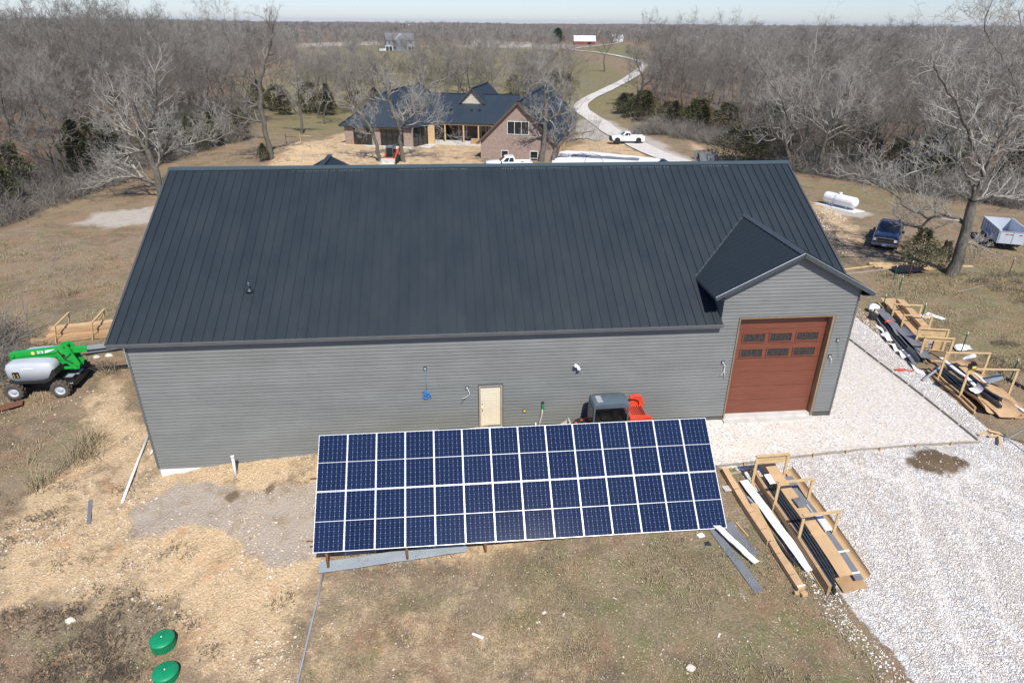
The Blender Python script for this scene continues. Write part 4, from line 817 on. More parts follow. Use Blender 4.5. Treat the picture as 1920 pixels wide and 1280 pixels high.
def hero(name_key,label,group=None,seed=1,mat='bark',twig='twigp',cat='tree',tw=1.0,sub=7):
    base,r0,limbs=HERO[name_key]; T=Tree(seed); b=np.array(base); zoff=float(gz(base[0],base[1]))-base[2]
    allp=[]
    for i,l in enumerate(limbs):
        pts=np.array(l,float)
        if i==0: pts[0]=[pts[0][0],pts[0][1],base[2]-.3]; rad=np.linspace(r0,r0*.72,len(pts)); rad[0]*=1.25
        else:
            A=np.concatenate([x[0] for x in allp]); RR=np.concatenate([x[1] for x in allp]); dist=np.linalg.norm(A-pts[0],axis=1); k=int(dist.argmin()); off=A[k]-pts[0]
            fall=np.linspace(1,0,len(pts))[:,None]; pts=pts+off*fall
            L=np.linalg.norm(np.diff(pts,axis=0),axis=1).sum(); rs=min(RR[k]*.78,.03+L*.028); rad=np.linspace(rs,max(.03,rs*.25),len(pts))
        # subdivide with a little wander
        P2=[];R2=[]
        for a in range(len(pts)-1):
            for t in (0,.33,.66): P2.append(pts[a]*(1-t)+pts[a+1]*t+(T.r.normal(0,.02+.02*np.linalg.norm(pts[a+1]-pts[a]),3) if t>0 else 0)); R2.append(rad[a]*(1-t)+rad[a+1]*t)
        P2.append(pts[-1]);R2.append(rad[-1]); P2=np.array(P2);R2=np.array(R2); allp.append((P2,R2)); T.pl.append((P2,R2,0 if i==0 else 1))
        L=np.linalg.norm(np.diff(P2,axis=0),axis=1).sum()
        if i>0:
            cfg=dict(CF_HERO); T.kids(P2,R2,min(max(L,2.6),6.5)*.9*tw,1,4,cfg,.12,int(sub+L*1.3))
            d=P2[-1]-P2[-2]; T.grow(P2[-1],d,max(1.6,L*.4)*tw,R2[-1]*.9,2,4,cfg)
        elif False: pass
    (tv,tf),(cv,cf)=T.meshes(1)
    e=thing('bare_tree',label,cat,(base[0],base[1],base[2]+zoff),0,group)
    off=np.array([base[0],base[1],base[2]])
    mesh_np('trunk',tv-off,tf,Mt[mat],e,True); mesh_np('crown',cv-off,cf,Mt[twig],e); return e
HG=None
hero('pale','large pale spreading bare tree leaning over grass beyond the left roof end',seed=11,sub=10,tw=1.15)
hero('tall','tall dark trunked bare tree between the left woodland and the brick house',seed=12,mat='bark',twig='twig')
hero('field','small bare tree standing alone in the open grass left of the brick house',seed=13,tw=.8)
hero('leanleft','grey bare tree leaning left in front of the wide house windows',seed=14,sub=8,tw=1.1)
hero('front','bare tree with upright forks close beside the red loader at the house',seed=15,sub=8,tw=1.1)
hero('gable','thick pale bare tree before the right corner of the brick gable',seed=16,sub=8,tw=1.15)
hero('spread','low bare tree sprawling right from the foot of the brick gable',seed=17,sub=8,tw=1.0)
hero('behind','bare tree rising just behind the house porch roof',seed=18,tw=.9)
hero('vfork','bare tree forking in a wide V behind the right roof end',seed=19,sub=10,tw=1.2)
hero('second','bare tree with pale upright trunk standing on grass above the white gas tank',seed=20,sub=10,tw=1.2)
hero('big','largest bare tree with rough dark trunk beside the blue pickup',seed=21,sub=8,tw=1.0)
hero('road','tall dark bare tree where the white driveway bends at the right woodland',seed=22,twig='twig',sub=8)
hero('curve','bare tree standing by the far driveway curve near the red barn',seed=23,twig='twig')
# ---- generic woodland trees
CF_W=dict(seg=[8,5,4,3,2],wig=[.13,.2,.24,.28,.3],up=[.03,.07,.07,.06,.05],tap=.9,rmin=.011,kids=[11,6,5,4,0],t0=[.26,.2,.2,.15,.2],ang=[(30,65),(25,60),(25,60),(25,60),(20,50)],len=[(.36,.58),(.4,.65),(.45,.7),(.45,.7),(.4,.6)])
def wood_variant(seed,H,cfg,maxl):
    T=Tree(seed); T.grow(np.array([0,0,-.4]),np.array([T.r.normal(0,.06),T.r.normal(0,.06),1.]),H,H*.0115,0,maxl,cfg); return T
VAR=[]
for i in range(9):
    cfg=dict(CF_W); 
    if i%3==1: cfg['t0']=[.36,.25,.2,.15,.2]; cfg['kids']=[9,6,5,4,0]
    if i%3==2: cfg['ang']=[(40,75),(30,60),(25,60),(25,60),(20,50)]; cfg['len']=[(.4,.6),(.4,.65),(.45,.7),(.45,.7),(.4,.6)]; cfg['t0']=[.22,.2,.2,.15,.2]
    T=wood_variant(100+i,[15,17,13,16,18,14,15,19,12][i],cfg,4); (tv,tf),(cv,cf)=T.meshes(1,(6,4,3,3,3,3))
    VAR.append((tv,tf,cv,cf))
def variant_objects(i,group,label):
    tv,tf,cv,cf=VAR[i]; e=thing('bare_tree',label,'tree',(0,0,0),0,group); mesh_np('trunk',tv,tf,Mt['bark'],e,True); mesh_np('crown',cv,cf,Mt['woods'],e); return e
def in_poly(x,y,poly):
    c=False; n=len(poly)
    for i in range(n):
        ax,ay=poly[i]; bx,by=poly[(i+1)%n]
        if (ay>y)!=(by>y) and x<(bx-ax)*(y-ay)/(by-ay+1e-12)+ax: c=not c
    return c
rr=random.Random(5)
def in_view(x,y,mrg=1.12):
    d=Vector((x,y,8))-Vector(CAM); z=d.dot(f_); 
    if z<3: return False
    return abs(d.dot(r2)/z)<.78*mrg
pts=[]
# near woods on a jittered grid
step=6.1
for ix in range(-60,70):
    for iy in range(2,150):
        x=ix*step+rr.uniform(-2.4,2.4); y=20+iy*step*.98+rr.uniform(-2.4,2.4)
        if y>700 or not in_view(x,y): continue
        dist=math.hypot(x-CAM[0],y-CAM[1])
        side=None
        if in_poly(x,y,POLY['litL']): side='L'
        elif in_poly(x,y,POLY['litR']): side='R'
        if side is None: continue
        keep=1 if dist<150 else max(.16,(150/dist)**1.25)
        if rr.random()>keep: continue
        pts.append((dist,x,y,side))
# scattered trees in the middle ground behind the house
MID=[(-16,100),(-12,118),(-6,122),(-2,131),(2,118),(6,140),(11,125),(-9,140),(-14,150),(0,155),(22,128),(26,140),(31,150),(27,120),(34,132),(38,145),(30,165),(22,172),(12,190),(40,180),(46,200),(-20,170),(-10,185),(-28,185),(0,205),(50,230),(36,225),(60,250),(20,240),(-22,215),(-40,240),(70,300),(40,290),(0,270),(-30,290),(55,330),(20,330),(85,370),(-60,330),(140,300),(120,260),(100,210),(90,180),(75,155),(68,140),(35,112),(30,106),(8,108),(66,175),(80,215)]
for x,y in MID:
    for k in range(3):
        a,b=x+rr.uniform(-8,8),y+rr.uniform(-9,9); pts.append((math.hypot(a-CAM[0],b-CAM[1]),a,b,'M'))
for k in range(9): pts.append((430,-14+rr.uniform(-13,13),400+rr.uniform(-8,8),'M'))
for k in range(60):
    y=rr.uniform(230,620); x=rr.uniform(-.18*y,.26*y); pts.append((math.hypot(x-CAM[0],y-CAM[1]),x,y,'M'))
# keep sight lines to far buildings open
def clear(x,y):
    for (bx,by,wd) in ((141,619,16),(394,833,16),(186,690,14)):
        if wd and y<by:
            t=(y-CAM[1])/(by-CAM[1]); cx=CAM[0]+(bx-CAM[0])*t
            if abs(x-cx)<wd*t and y>(170 if bx<350 else 330): return False
    for a,b in ROAD:
        if math.hypot(a-x,b-y)<4: return False
    return True
pts=[p for p in pts if clear(p[1],p[2])]
pts.sort(); near=pts[:290]; far=pts[290:]
protos={}
LAB={'L':('bare grey hardwood in the dense woodland left of the long roof','bare trees of the left woodland'),'R':('bare grey hardwood in the dense woodland behind the blue pickup and gas tank','bare trees of the right woodland'),'M':('bare tree scattered in the green fields behind the brick house','bare trees in the fields behind the house')}
for d,x,y,s in near:
    i=rr.randrange(9); key=(s,i)
    if key not in protos:
        if i not in protos: protos[i]=e=variant_objects(i,LAB[s][1],LAB[s][0])
        else: e=copy_tree(protos[i])
        protos[key]=True
    else: e=copy_tree(protos[i])
    e['group']=LAB[s][1]; e['label']=LAB[s][0]
    sc=rr.uniform(.78,1.15)*(.84 if s=='L' else 1)*(.8 if s=='M' and rr.random()<.5 else 1)*(.8 if d<70 and s=='L' else 1)*(.70 if s=='R' else 1)*(.68 if s=='M' else 1)
    e.location=G(x,y); e.rotation_euler=(rr.uniform(-.07,.07),rr.uniform(-.07,.07),rr.uniform(0,6.28)); wd_=rr.uniform(1.05,1.4)*(1.15 if s!='L' else 1); e.scale=(sc*wd_,sc*wd_*rr.uniform(.9,1.1),sc)
# ---- distant woods as one mass
def lod(seed,H,kids,maxl,rmin,seg=(3,2,2,2,1)):
    cfg=dict(CF_W); cfg['kids']=kids; cfg['seg']=list(seg); cfg['rmin']=rmin; cfg['t0']=[.2,.15,.15,.15,.2]; T=wood_variant(seed,H,cfg,maxl)
    VS=[];FS=[];b=0
    for p_,r_0,l in T.pl: b=tube_np(p_,r_0,3,VS,FS,b)
    return np.concatenate(VS),np.concatenate(FS)
LOD1=[lod(300+i,15+i,[10,6,5,0,0],3,.022) for i in range(5)]
LOD2=[lod(320+i,15+i,[10,6,3,0,0],3,.05,(2,2,1,1)) for i in range(5)]
LOD3=[lod(340+i,15+i,[12,6,0,0,0],2,.12,(2,2,1)) for i in range(5)]
VS=[];FS=[];b=0
rg=np.random.default_rng(3)
extra=[]
# horizon band, thinned out with distance
for k in range(4200):
    y=640+ (rg.random()**1.6)*2600; x=CAM[0]+(y)*rg.uniform(-.72,.92)
    extra.append((math.hypot(x-CAM[0],y-CAM[1]),x,y,'F'))
for d,x,y,s in far+extra:
    if d<230: lv=LOD1
    elif d<520: lv=LOD2
    else: lv=LOD3
    v,f=lv[rg.integers(5)]; sc=rg.uniform(.6,.95)*(.70 if s=='R' else .60 if s=='M' else .74)*(1.25 if s=='L' and x<-45 and d<260 else 1); w=1.15 if d<520 else 1.7
    if d>1000: w*=1.5
    a=rg.uniform(0,6.28); c_,s_=math.cos(a),math.sin(a); vv=v*sc; X=(vv[:,0]*c_-vv[:,1]*s_)*w+x; Y=(vv[:,0]*s_+vv[:,1]*c_)*w+y
    z0=float(gz(x,y)); VS.append(np.stack([X,Y,vv[:,2]+z0],1)); FS.append(f+b); b+=len(v)
o=mesh_np('distant_woodland',np.concatenate(VS),np.concatenate(FS),Mt['woods']); tag(o,'mass of far bare woodland reaching to the horizon','woodland',kind='stuff')
# ---- brush along the wood edges
VS=[];FS=[];b=0
def brush_var(seed):
    r=np.random.default_rng(seed); vs=[];fs=[];bb=0
    for k in range(46):
        p=np.array([r.normal(0,.5),r.normal(0,.5),-.1]); d=np.array([r.normal(0,.5),r.normal(0,.5),1.]); d/=np.linalg.norm(d); L=r.uniform(.7,2.4); pl=[p]
        for j in range(3): d=d+r.normal(0,.25,3); d/=np.linalg.norm(d); p=p+d*L/3; pl.append(p)
        bb=tube_np(np.array(pl),np.linspace(.02,.01,4),3,vs,fs,bb)
        for q in range(3):
            i=1+q%3; d2=d+r.normal(0,.6,3); d2/=np.linalg.norm(d2); bb=tube_np(np.array([pl[i],pl[i]+d2*L*.35]),np.array([.012,.009]),3,vs,fs,bb)
    return np.concatenate(vs),np.concatenate(fs)
BR=[brush_var(i) for i in range(5)]
def put_brush(edge,num,spread,inward):
    global b
    seg=[(Vector(edge[i]),Vector(edge[i+1])) for i in range(len(edge)-1)]; Ls=[(q-p).length for p,q in seg]; tot=sum(Ls)
    for k in range(num):
        t=rg.random()*tot; i=0
        while t>Ls[i]: t-=Ls[i]; i+=1
        p=seg[i][0].lerp(seg[i][1],t/Ls[i]); d=(seg[i][1]-seg[i][0]).normalized(); nrm_=Vector((-d.y,d.x))*inward
        p=p+nrm_*(rg.random()**1.5*spread+.3)
        v,f=BR[rg.integers(5)]; sc=rg.uniform(.5,1.25); a=rg.uniform(0,6.28); c_,s_=math.cos(a),math.sin(a)
        VS.append(np.stack([(v[:,0]*c_-v[:,1]*s_)*sc*1.3+p.x,(v[:,0]*s_+v[:,1]*c_)*sc*1.3+p.y,v[:,2]*sc+float(gz(p.x,p.y))],1)); FS.append(f+b); b+=len(v)
put_brush(POLY['litL'][1:8],420,12,1); put_brush([(44,92)]+[(50,85),(57,66),(57,55),(65,45),(72.5,37),(89,27)],420,12,1)
put_brush([(-13,6),(-12,10),(-14,14),(-20,17)],30,3,1)
o=mesh_np('underbrush',np.concatenate(VS),np.concatenate(FS),Mt['woods']); tag(o,'leafless brush tangled along both woodland edges','underbrush',kind='stuff')
# ---- cedars: a stem and many short foliage sprays through the crown volume
def cedar_var(seed,H=5.0,Wd=1.7,n=2600,bushy=False):
    r=np.random.default_rng(seed); V_=[];F_=[]
    lob=[(r.uniform(0,6.28),r.uniform(.15,.95),r.uniform(.25,.5)) for _ in range(16)]
    for k in range(n):
        t=r.random()**.8; z=H*(.04+.96*t); prof=((1-t)**.55*min(1,.55+t*2.2))*Wd if not bushy else math.sin(min(1,(t+.18))*PI*.93)**.6*Wd
        a=r.uniform(0,6.28); mul=.66
        for la,lt,lw in lob:
            if abs((a-la+PI)%(2*PI)-PI)<lw*1.3 and abs(t-lt)<.13: mul=1.15
        rad=prof*mul*math.sqrt(r.uniform(.18,1)); c0=np.array([math.cos(a)*rad,math.sin(a)*rad,z+r.normal(0,.08)])
        out_=np.array([math.cos(a)*.8,math.sin(a)*.8,.7+r.normal(0,.35)])+r.normal(0,.35,3); out_/=np.linalg.norm(out_); L=r.uniform(.10,.26)*H/5
        s=np.cross(out_,r.normal(0,1,3)); s/=np.linalg.norm(s)+1e-9; w_=L*.34; i=len(V_)
        V_+= [c0-s*w_*.3,c0+s*w_*.3,c0+out_*L*.6+s*w_,c0+out_*L*.6-s*w_]; V_+=[c0+out_*L*.5-s*w_*.5,c0+out_*L*.5+s*w_*.5,c0+out_*L*1.15+s*.01,c0+out_*L*1.15-s*.01]
        F_+= [(i,i+1,i+2,i+3),(i+4,i+5,i+6,i+7)]
    vs=[];fs=[]; tube_np(np.array([[0,0,-.3],[.03,0,H*.5],[0,.02,H*.95]]),np.array([.09,.06,.02])*H/5,6,vs,fs,0)
    for k in range(14):
        z=H*r.uniform(.1,.8); a=r.uniform(0,6.28); l=Wd*.6*(1-z/H); 
        tube_np(np.array([[0,0,z],[math.cos(a)*l,math.sin(a)*l,z+l*.3]]),np.array([.03,.012]),3,vs,fs,sum(len(x) for x in vs))
    return np.array(V_),np.array(F_),np.concatenate(vs),np.concatenate(fs)
CV=[cedar_var(1),cedar_var(2,5,1.9,2600,True),cedar_var(3,6,1.6,2800),cedar_var(4,4,2.1,2400,True)]
cp={}
def cedar(i,x,y,sc,label,group=None,fat=1.0):
    if i not in cp:
        e=thing('cedar_tree',label,'cedar',(0,0,0),0,group); fv,ff,tv,tf=CV[i]; mesh_np('crown',fv,ff,Mt['cedar'],e); mesh_np('trunk',tv,tf,Mt['bark'],e,True); cp[i]=e
    else:
        e=copy_tree(cp[i]); e['label']=label
        if 'group' in e: del e['group']
        if group: e['group']=group
    e.location=G(x,y); e.scale=(sc*fat,sc*fat,sc); e.rotation_euler=(0,0,rr.uniform(0,6.28)); return e
cedar(1,47.9,18.9,.62,'round olive cedar bush in front of the blue pickup',fat=1.0)
cedar(3,49.6,18.6,.55,'slim young cedar between the olive cedar bush and the large trunk',fat=.6)
cedar(3,51.0,60.5,1.15,'wide green cedar behind the right roof corner',fat=1.45)
cedar(1,54.0,61.5,1.0,'smaller cedar touching the wide green cedar behind the right roof corner',fat=1.3)
cedar(0,-10.9,65.5,.45,'small low cedar at the foot of the tall dark trunked tree',fat=1.3)
cedar(1,-13.6,3.4,.85,'dark cedar at the left edge of the photo behind the green boom lift',fat=1.1)
EL=[(-31,44),(-33,50),(-29,56),(-36,42),(-40,52),(-30,62),(-20.5,77),(-22,74),(-18,82),(-25,66),(-27,60),(-24,71)]
for k,(x,y) in enumerate(EL): cedar(k%4,x,y,rr.uniform(.8,1.25),'dark cedar at the edge of the left woodland behind the pale tree','cedars of the left woodland edge',1.1)
for k,(x,y) in enumerate([(-18,112),(-14,116),(-10,113),(-5,118),(-1,114),(-21,118),(-12,124),(3,122),(-25,121)]): cedar(k%4,x,y,rr.uniform(.8,1.15),'dark cedar in the row behind the left house roof','cedars in the row behind the house',1.3)
for k,(x,y) in enumerate([(33,141),(37,146),(39,138),(43,148),(41,157),(30,150)]): cedar(k%4,x,y,rr.uniform(.9,1.25),'dark cedar in the clump left of the driveway bend','cedars left of the driveway bend',1.25)
for k,(x,y) in enumerate([(50,118),(53,113),(52,107),(55,103),(54,96),(57,92),(56,87),(51,112),(58,98),(60,86),(63,80),(52,121)]): cedar(k%4,x,y,rr.uniform(.8,1.15),'olive cedar in the hedge right of the brick house','cedars in the hedge right of the house',1.6)
for k,(x,y) in enumerate([(66,56),(74,52),(60,66),(80,60),(70,84),(92,70),(68,47),(84,42),(64,60),(71,49),(78,46),(88,52),(62,74),(96,60),(76,75),(67,51)]): cedar(k%4,x,y,rr.uniform(.9,1.4),'dark cedar standing inside the right woodland','cedars inside the right woodland',1.0)
cedar(2,118,640,2.2,'far round cedar left of the red barn',fat=2)
# ---------------------------------------------------------------- ground mounted solar array
AX,AY,AZ,AW,AL,AT=7.644,-5.819,-1.188,15.878,4.50,.694
arr=thing('solar_array','ground mounted array of two rows of fourteen blue solar panels on rusty posts','solar array',(AX,AY,AZ))
TA=Matrix.Rotation(AT,4,'X')
pw,pl_,gapx,gapy=(AW-13*.012)/14,(AL-.02)/2,.012,.02
proto=None
for r_i in range(2):
    for c_i in range(14):
        if proto is None:
            mb=MB(); t=.018; W,Hh=pw,pl_; cw,chh=W-2*t,Hh-2*t
            mb.bb(-W/2+t,W/2-t,-Hh/2+t,-.008,-.006,0); mb.bb(-W/2+t,W/2-t,.008,Hh/2-t,-.006,0)
            p_=mb.build('solar_panel',Mt['cell'],arr)
            mb=MB(); mb.bb(-W/2,W/2,-Hh/2,-Hh/2+t,-.035,.006); mb.bb(-W/2,W/2,Hh/2-t,Hh/2,-.035,.006); mb.bb(-W/2,-W/2+t,-Hh/2+t,Hh/2-t,-.035,.006); mb.bb(W/2-t,W/2,-Hh/2+t,Hh/2-t,-.035,.006); mb.bb(-W/2+t,W/2-t,-.008,.008,-.006,.0015)
            mb.bb(-W/2+t,W/2-t,-Hh/2+t,Hh/2-t,-.012,-.0065)
            mb.build('panel_frame',Mt['alu'],p_); proto=p_
        else: p_=copy_tree(proto,arr)
        lx=pw/2+c_i*(pw+gapx); ly=pl_/2+r_i*(pl_+gapy)
        p_.matrix_local=TA@Matrix.Translation((lx,ly,.035+random.uniform(-.002,.002)))@Matrix.Rotation(random.uniform(-.002,.002),4,'X')
# back purlins & rafters
def lp(x,y,z): return TA@Vector((x,y,z))
for yy in (.45,1.7,2.8,4.05):
    mb=MB(); mb.bar(lp(-.28 if yy in(.45,2.8) else -.05,yy,-.055),lp(AW+.05,yy,-.055),.06,.075,lp(0,0,1)); mb.build('purlin',Mt['rust'],arr)
for i in range(6):
    x=.45+i*2.98
    mb=MB(); mb.bar(lp(x,.02,-.125),lp(x,AL-.12,-.125),.06,.06,lp(0,0,1)); mb.build('rafter',Mt['rust'],arr)
    for yy in (.07,3.9):
        top=lp(x,yy,-.10); wx,wy=AX+top.x,AY+top.y; g=float(gz(wx,wy))-AZ-.25
        mb=MB(); mb.tube([(top.x,top.y,g),(top.x,top.y,top.z)],.05,10); mb.build('post',Mt['rust'],arr,True)
    mb=MB(); a=lp(x,3.9,-.15); mb.bar((a.x,a.y,a.z-1.0),lp(x,1.9,-.15),.05,.05); mb.build('brace',Mt['rust'],arr)
# ---------------------------------------------------------------- helpers for lying things
def align(o,p,q,up=0): return o
def lay_box(name,p,q,w,h,mat,label,cat,parent=None,group=None,lift=.0,taper=None,bevel=.004,lenpad=0):
    """a long thing lying from world point p to q (bottom on p,q)"""
    p,q=Vector(p),Vector(q); d=(q-p); L=d.length; c_=(p+q)/2
    mb=MB(); mb.bb(-L/2,L/2,-w/2,w/2,0,h); o=mb.build(name,Mt[mat] if isinstance(mat,str) else mat,None,False,bevel)
    x=d.normalized(); y=Vector((0,0,1)).cross(x).normalized(); z=x.cross(y); M_=Matrix((x,y,z)).transposed().to_4x4(); M_.translation=c_+Vector((0,0,lift)); o.matrix_world=M_
    if label: tag(o,label,cat,group)
    if parent is not None: 
        o.parent=parent; o.matrix_parent_inverse=parent.matrix_world.inverted()
    return o
# two pale metal boards at the foot of the array, leaning a little
def board_prof(L,w,mat,seed=0):
    mb=MB(); vs=[];n=30
    prof=[(-w/2,.0),(-w/2,.035),(-w/2+.01,.04),(-.004,.036),(0,.03),(.004,.036),(w/2-.01,.04),(w/2,.035),(w/2,.0)]
    r=random.Random(seed); secs=[]
    for i in range(n+1):
        x=-L/2+L*i/n; dz=.012*math.sin(i*.5+seed)+.006*math.sin(i*1.3)
        secs.append([(x,y,z+dz) for y,z in prof])
    mb.loft(secs,False,0,False); mb.loft([[(x,y,z-.006) for x,y,z in s_] for s_ in secs],False,0,False); return mb
def place(o,p,q,lift=0,roll=0):
    p,q=Vector(p),Vector(q); x=(q-p).normalized(); y=Vector((0,0,1)).cross(x).normalized(); z=x.cross(y); M_=Matrix((x,y,z)).transposed().to_4x4(); M_.translation=(p+q)/2+Vector((0,0,lift)); o.matrix_world=M_@Matrix.Rotation(roll,4,'X'); return o
def L_of(p,q): return (Vector(q)-Vector(p)).length
p,q=G(7.75,-5.66,.03),G(13.35,-5.45,.03)
o=board_prof(L_of(p,q),.46,None,1).build('metal_board',Mt['paleboard']); place(o,p,q,.03,.28); tag(o,'long pale grey metal board in front of the rusty posts below the solar panels','metal board')
p,q=G(8.6,-5.05,.03),G(13.0,-5.02,.03)
o=board_prof(L_of(p,q),.4,None,2).build('metal_board',Mt['paleboard']); place(o,p,q,.03,.2); tag(o,'grey metal board half hidden in the shade under the left end of the solar panels','metal board')
# conduit from the board end down the foreground
mb=MB(); pts=[G(7.92,-5.9,.05),G(7.86,-7.2,.05),G(7.80,-8.6,.05),G(7.76,-10.2,.06),G(7.74,-12.0,.05)]; mb.tube(pts,.035,10); o=mb.build('conduit',Mt['galv'],None,True); tag(o,'grey conduit lying on brown dirt from the solar panel corner to the bottom edge','conduit')
mb=MB(); mb.tube([G(-1.75,3.6,.07),G(-1.45,1.2,.07),G(-1.12,-1.45,.05)],.055,12); mb.tube([G(-1.20,-.85,.055),G(-1.19,-.95,.053)],.066,12); o=mb.build('white_pipe',Mt['pvc'],None,True); tag(o,'long white pipe lying beside the left end of the grey wall','pipe')
mb=MB(); mb.tube([G(-.95,3.4,.06),G(-1.05,1.6,.06)],.04,10); o=mb.build('thin_pipe',Mt['pvc'],None,True); tag(o,'shorter thin white pipe next to the long white pipe','pipe')
b0=G(3.48,-.78,-.12)
mb=MB(); mb.tube([b0,b0+Vector((-.04,.18,1.02))],.06,14); mb.tube([b0+Vector((-.037,.165,.93)),b0+Vector((-.042,.185,1.04))],.078,14); o=mb.build('standpipe',Mt['pvc'],None,True); tag(o,'white capped standpipe leaning against the left part of the grey wall','pipe')
o=lay_box('plank',G(-2.62,-1.0),G(-2.06,-2.42),.15,.04,'boardgrey','short grey plank on the yellow dirt left of the white pipe','plank',lift=.02)
# septic lids
def lid(loc,label):
    e=thing('access_lid',label,'lid',loc,0,None)
    mb=MB(); mb.lathe([(.375,.25),(.395,.265),(.395,.30),(.38,.315),(.30,.345),(.15,.375),(.03,.385),(.0,.385)],40); o=mb.build('dome',Mt['lid'],e,True)
    mb=MB(); 
    for k in range(12):
        a=2*PI*k/12; c_,s_=math.cos(a),math.sin(a); mb.bar((c_*.06,s_*.06,.392),(c_*.30,s_*.30,.352),.012,.010)
    mb.build('rib',Mt['lid'],o)
    mb=MB(); mb.lathe([(.365,-.15),(.365,.252)],40,cap=False); mb.build('riser',Mt['liddark'],e,True)
    mb=MB()
    for k in range(48):
        a=2*PI*k/48; c_,s_=math.cos(a),math.sin(a); mb.bar((c_*.378,s_*.378,-.1),(c_*.378,s_*.378,.25),.018,.022,(c_,s_,0))
    for z in (.0,.08,.16,.24): mb.lathe([(.366,z-.008),(.387,z-.008),(.387,z+.008),(.366,z+.008)],40,cap=False)
    mb.build('grille',Mt['lid'],e)
    mb=MB(); mb.lathe([(.022,.384),(.022,.402),(.0,.402)],8); mb.build('bolt',Mt['white'],o)
    return e
lid(G(2.98,-8.35,-.02),'green domed septic lid on brown grass, the farther one of the two')
e=lid(G(3.50,-9.55,-.02),'green domed septic lid cut by the bottom edge, the nearer one of the two'); e.rotation_euler.z=.7
# ---------------------------------------------------------------- loose rocks and stones
def rocks(name,n,region,smin,smax,mat,label,cat,seed,flat=.6,kind='stuff'):
    r=np.random.default_rng(seed); ico=[(0,0,1),(.894,0,.447),(.276,.851,.447),(-.724,.526,.447),(-.724,-.526,.447),(.276,-.851,.447),(.724,.526,-.447),(-.276,.851,-.447),(-.894,0,-.447),(-.276,-.851,-.447),(.724,-.526,-.447),(0,0,-1)]
    tri=[(0,1,2),(0,2,3),(0,3,4),(0,4,5),(0,5,1),(1,6,2),(2,7,3),(3,8,4),(4,9,5),(5,10,1),(6,7,2),(7,8,3),(8,9,4),(9,10,5),(10,6,1),(11,7,6),(11,8,7),(11,9,8),(11,10,9),(11,6,10)]
    I=np.array(ico); T_=np.array(tri); X=[];Y=[]
    while len(X)<n:
        x,y,ok=region(r)
        if ok: X.append(x);Y.append(y)
    X=np.array(X);Y=np.array(Y); Z=gz(X,Y); S=smin*(smax/smin)**(r.random(n)**2.2)
    jit=1+r.normal(0,.2,(n,12)); ang=r.uniform(0,6.28,n); sx=r.uniform(.8,1.5,n); 
    v=I[None]*jit[:,:,None]; v=v*np.stack([sx,np.ones(n),np.full(n,flat)],1)[:,None,:]*S[:,None,None]
    c_,s_=np.cos(ang)[:,None],np.sin(ang)[:,None]; vx=v[:,:,0]*c_-v[:,:,1]*s_+X[:,None]; vy=v[:,:,0]*s_+v[:,:,1]*c_+Y[:,None]; vz=v[:,:,2]+Z[:,None]+S[:,None]*.12
    V=np.stack([vx,vy,vz],-1).reshape(-1,3); F=(T_[None]+(np.arange(n)*12)[:,None,None]).reshape(-1,3)
    o=mesh_np(name,V,F,mat); tag(o,label,cat,kind=kind); return o
def reg_poly(poly,dens=None):
    xs=[p[0] for p in poly]; ys=[p[1] for p in poly]; x0,x1,y0,y1=min(xs),max(xs),min(ys),max(ys)
    def f(r):
        x,y=r.uniform(x0,x1),r.uniform(y0,y1); ok=in_poly(x,y,poly)
        if ok and dens is not None: ok=r.random()<dens(x,y)
        return x,y,ok
    return f
CL=lambda x,y: max(.05,(mnoise.noise(Vector((x*.5,y*.5,2)))*1.3+.35))**1.5
rocks('stone_rubble',3600,reg_poly(POLY['yellow'],CL),.016,.07,Mt['rubble'],'loose yellow and white rubble scattered on the dug dirt left of the outbuilding','rubble',1)
rocks('stone_rubble',1900,reg_poly([(4,-6.2),(24,-6.2),(26.5,-9),(27,-13),(20,-15.5),(4,-15.5),(-4,-9),(-6,-3)],CL),.012,.045,Mt['rubble'],'small pale stones strewn over the brown foreground below the solar panels','rubble',2)
rocks('stone_rubble',500,reg_poly([(-24,18),(-5,12),(-5,3),(-12,0),(-22,8)],CL),.02,.08,Mt['rubble'],'pale stones scattered over the grass around the green boom lift','rubble',3)
gpoly=[(25,-2.9),(36.5,-2.7),(38,-3.6),(43,-8.4),(34,-16),(27.2,-13.2),(27,-12),(26.4,-10),(26.4,-8.6),(26.2,-6.5)]
rocks('gravel_stones',30000,reg_poly(gpoly,lambda x,y: 1 if math.hypot((x-33.5)/1.75,(y+3.65)/1.06)>1+.25*math.sin(x*5)*math.cos(y*6) else .06),.014,.046,Mt['stones'],'coarse white gravel stones covering the yard in front of the tall door','gravel',4,.65)
edge=[(26.0,-6.6),(26.2,-8.7),(26.1,-10.2),(26.7,-12.2),(26.8,-13.4),(27.5,-13.4),(27.4,-12),(26.8,-10),(26.8,-8.5),(26.6,-6.6)]
edge2=[(x-.75,y) for x,y in edge[:5]]+[(x,y) for x,y in edge[:5]][::-1]
rocks('gravel_stones',700,reg_poly(edge2),.018,.05,Mt['stones'],'stray white stones along the ragged edge between gravel and brown grass','gravel',5,.65)
rocks('gravel_stones',4200,reg_poly([(36.5,-2.3),(38.3,-3.4),(37.7,-1.0),(37.9,2),(38.4,6),(39.5,11),(40.5,20),(38,22),(36.5,10)]),.018,.05,Mt['stones'],'white gravel strip between the form board and the packing crates','gravel',6,.65)
rocks('gravel_stones',5200,reg_poly([(26,-2.3),(36.1,-2.2),(36.1,12),(31,12),(30.8,-.3),(26,-.5)]),.010,.032,Mt['stones'],'crushed stone bed inside the form boards beside the tall door','gravel',7,.6)
rocks('stone_rubble',700,reg_poly([(44.6,21.5),(50.5,33),(51.5,39),(49,37),(43.8,24)],CL),.03,.13,Mt['rubble'],'stone heap behind the right roof end left of the blue pickup','rubble',8)
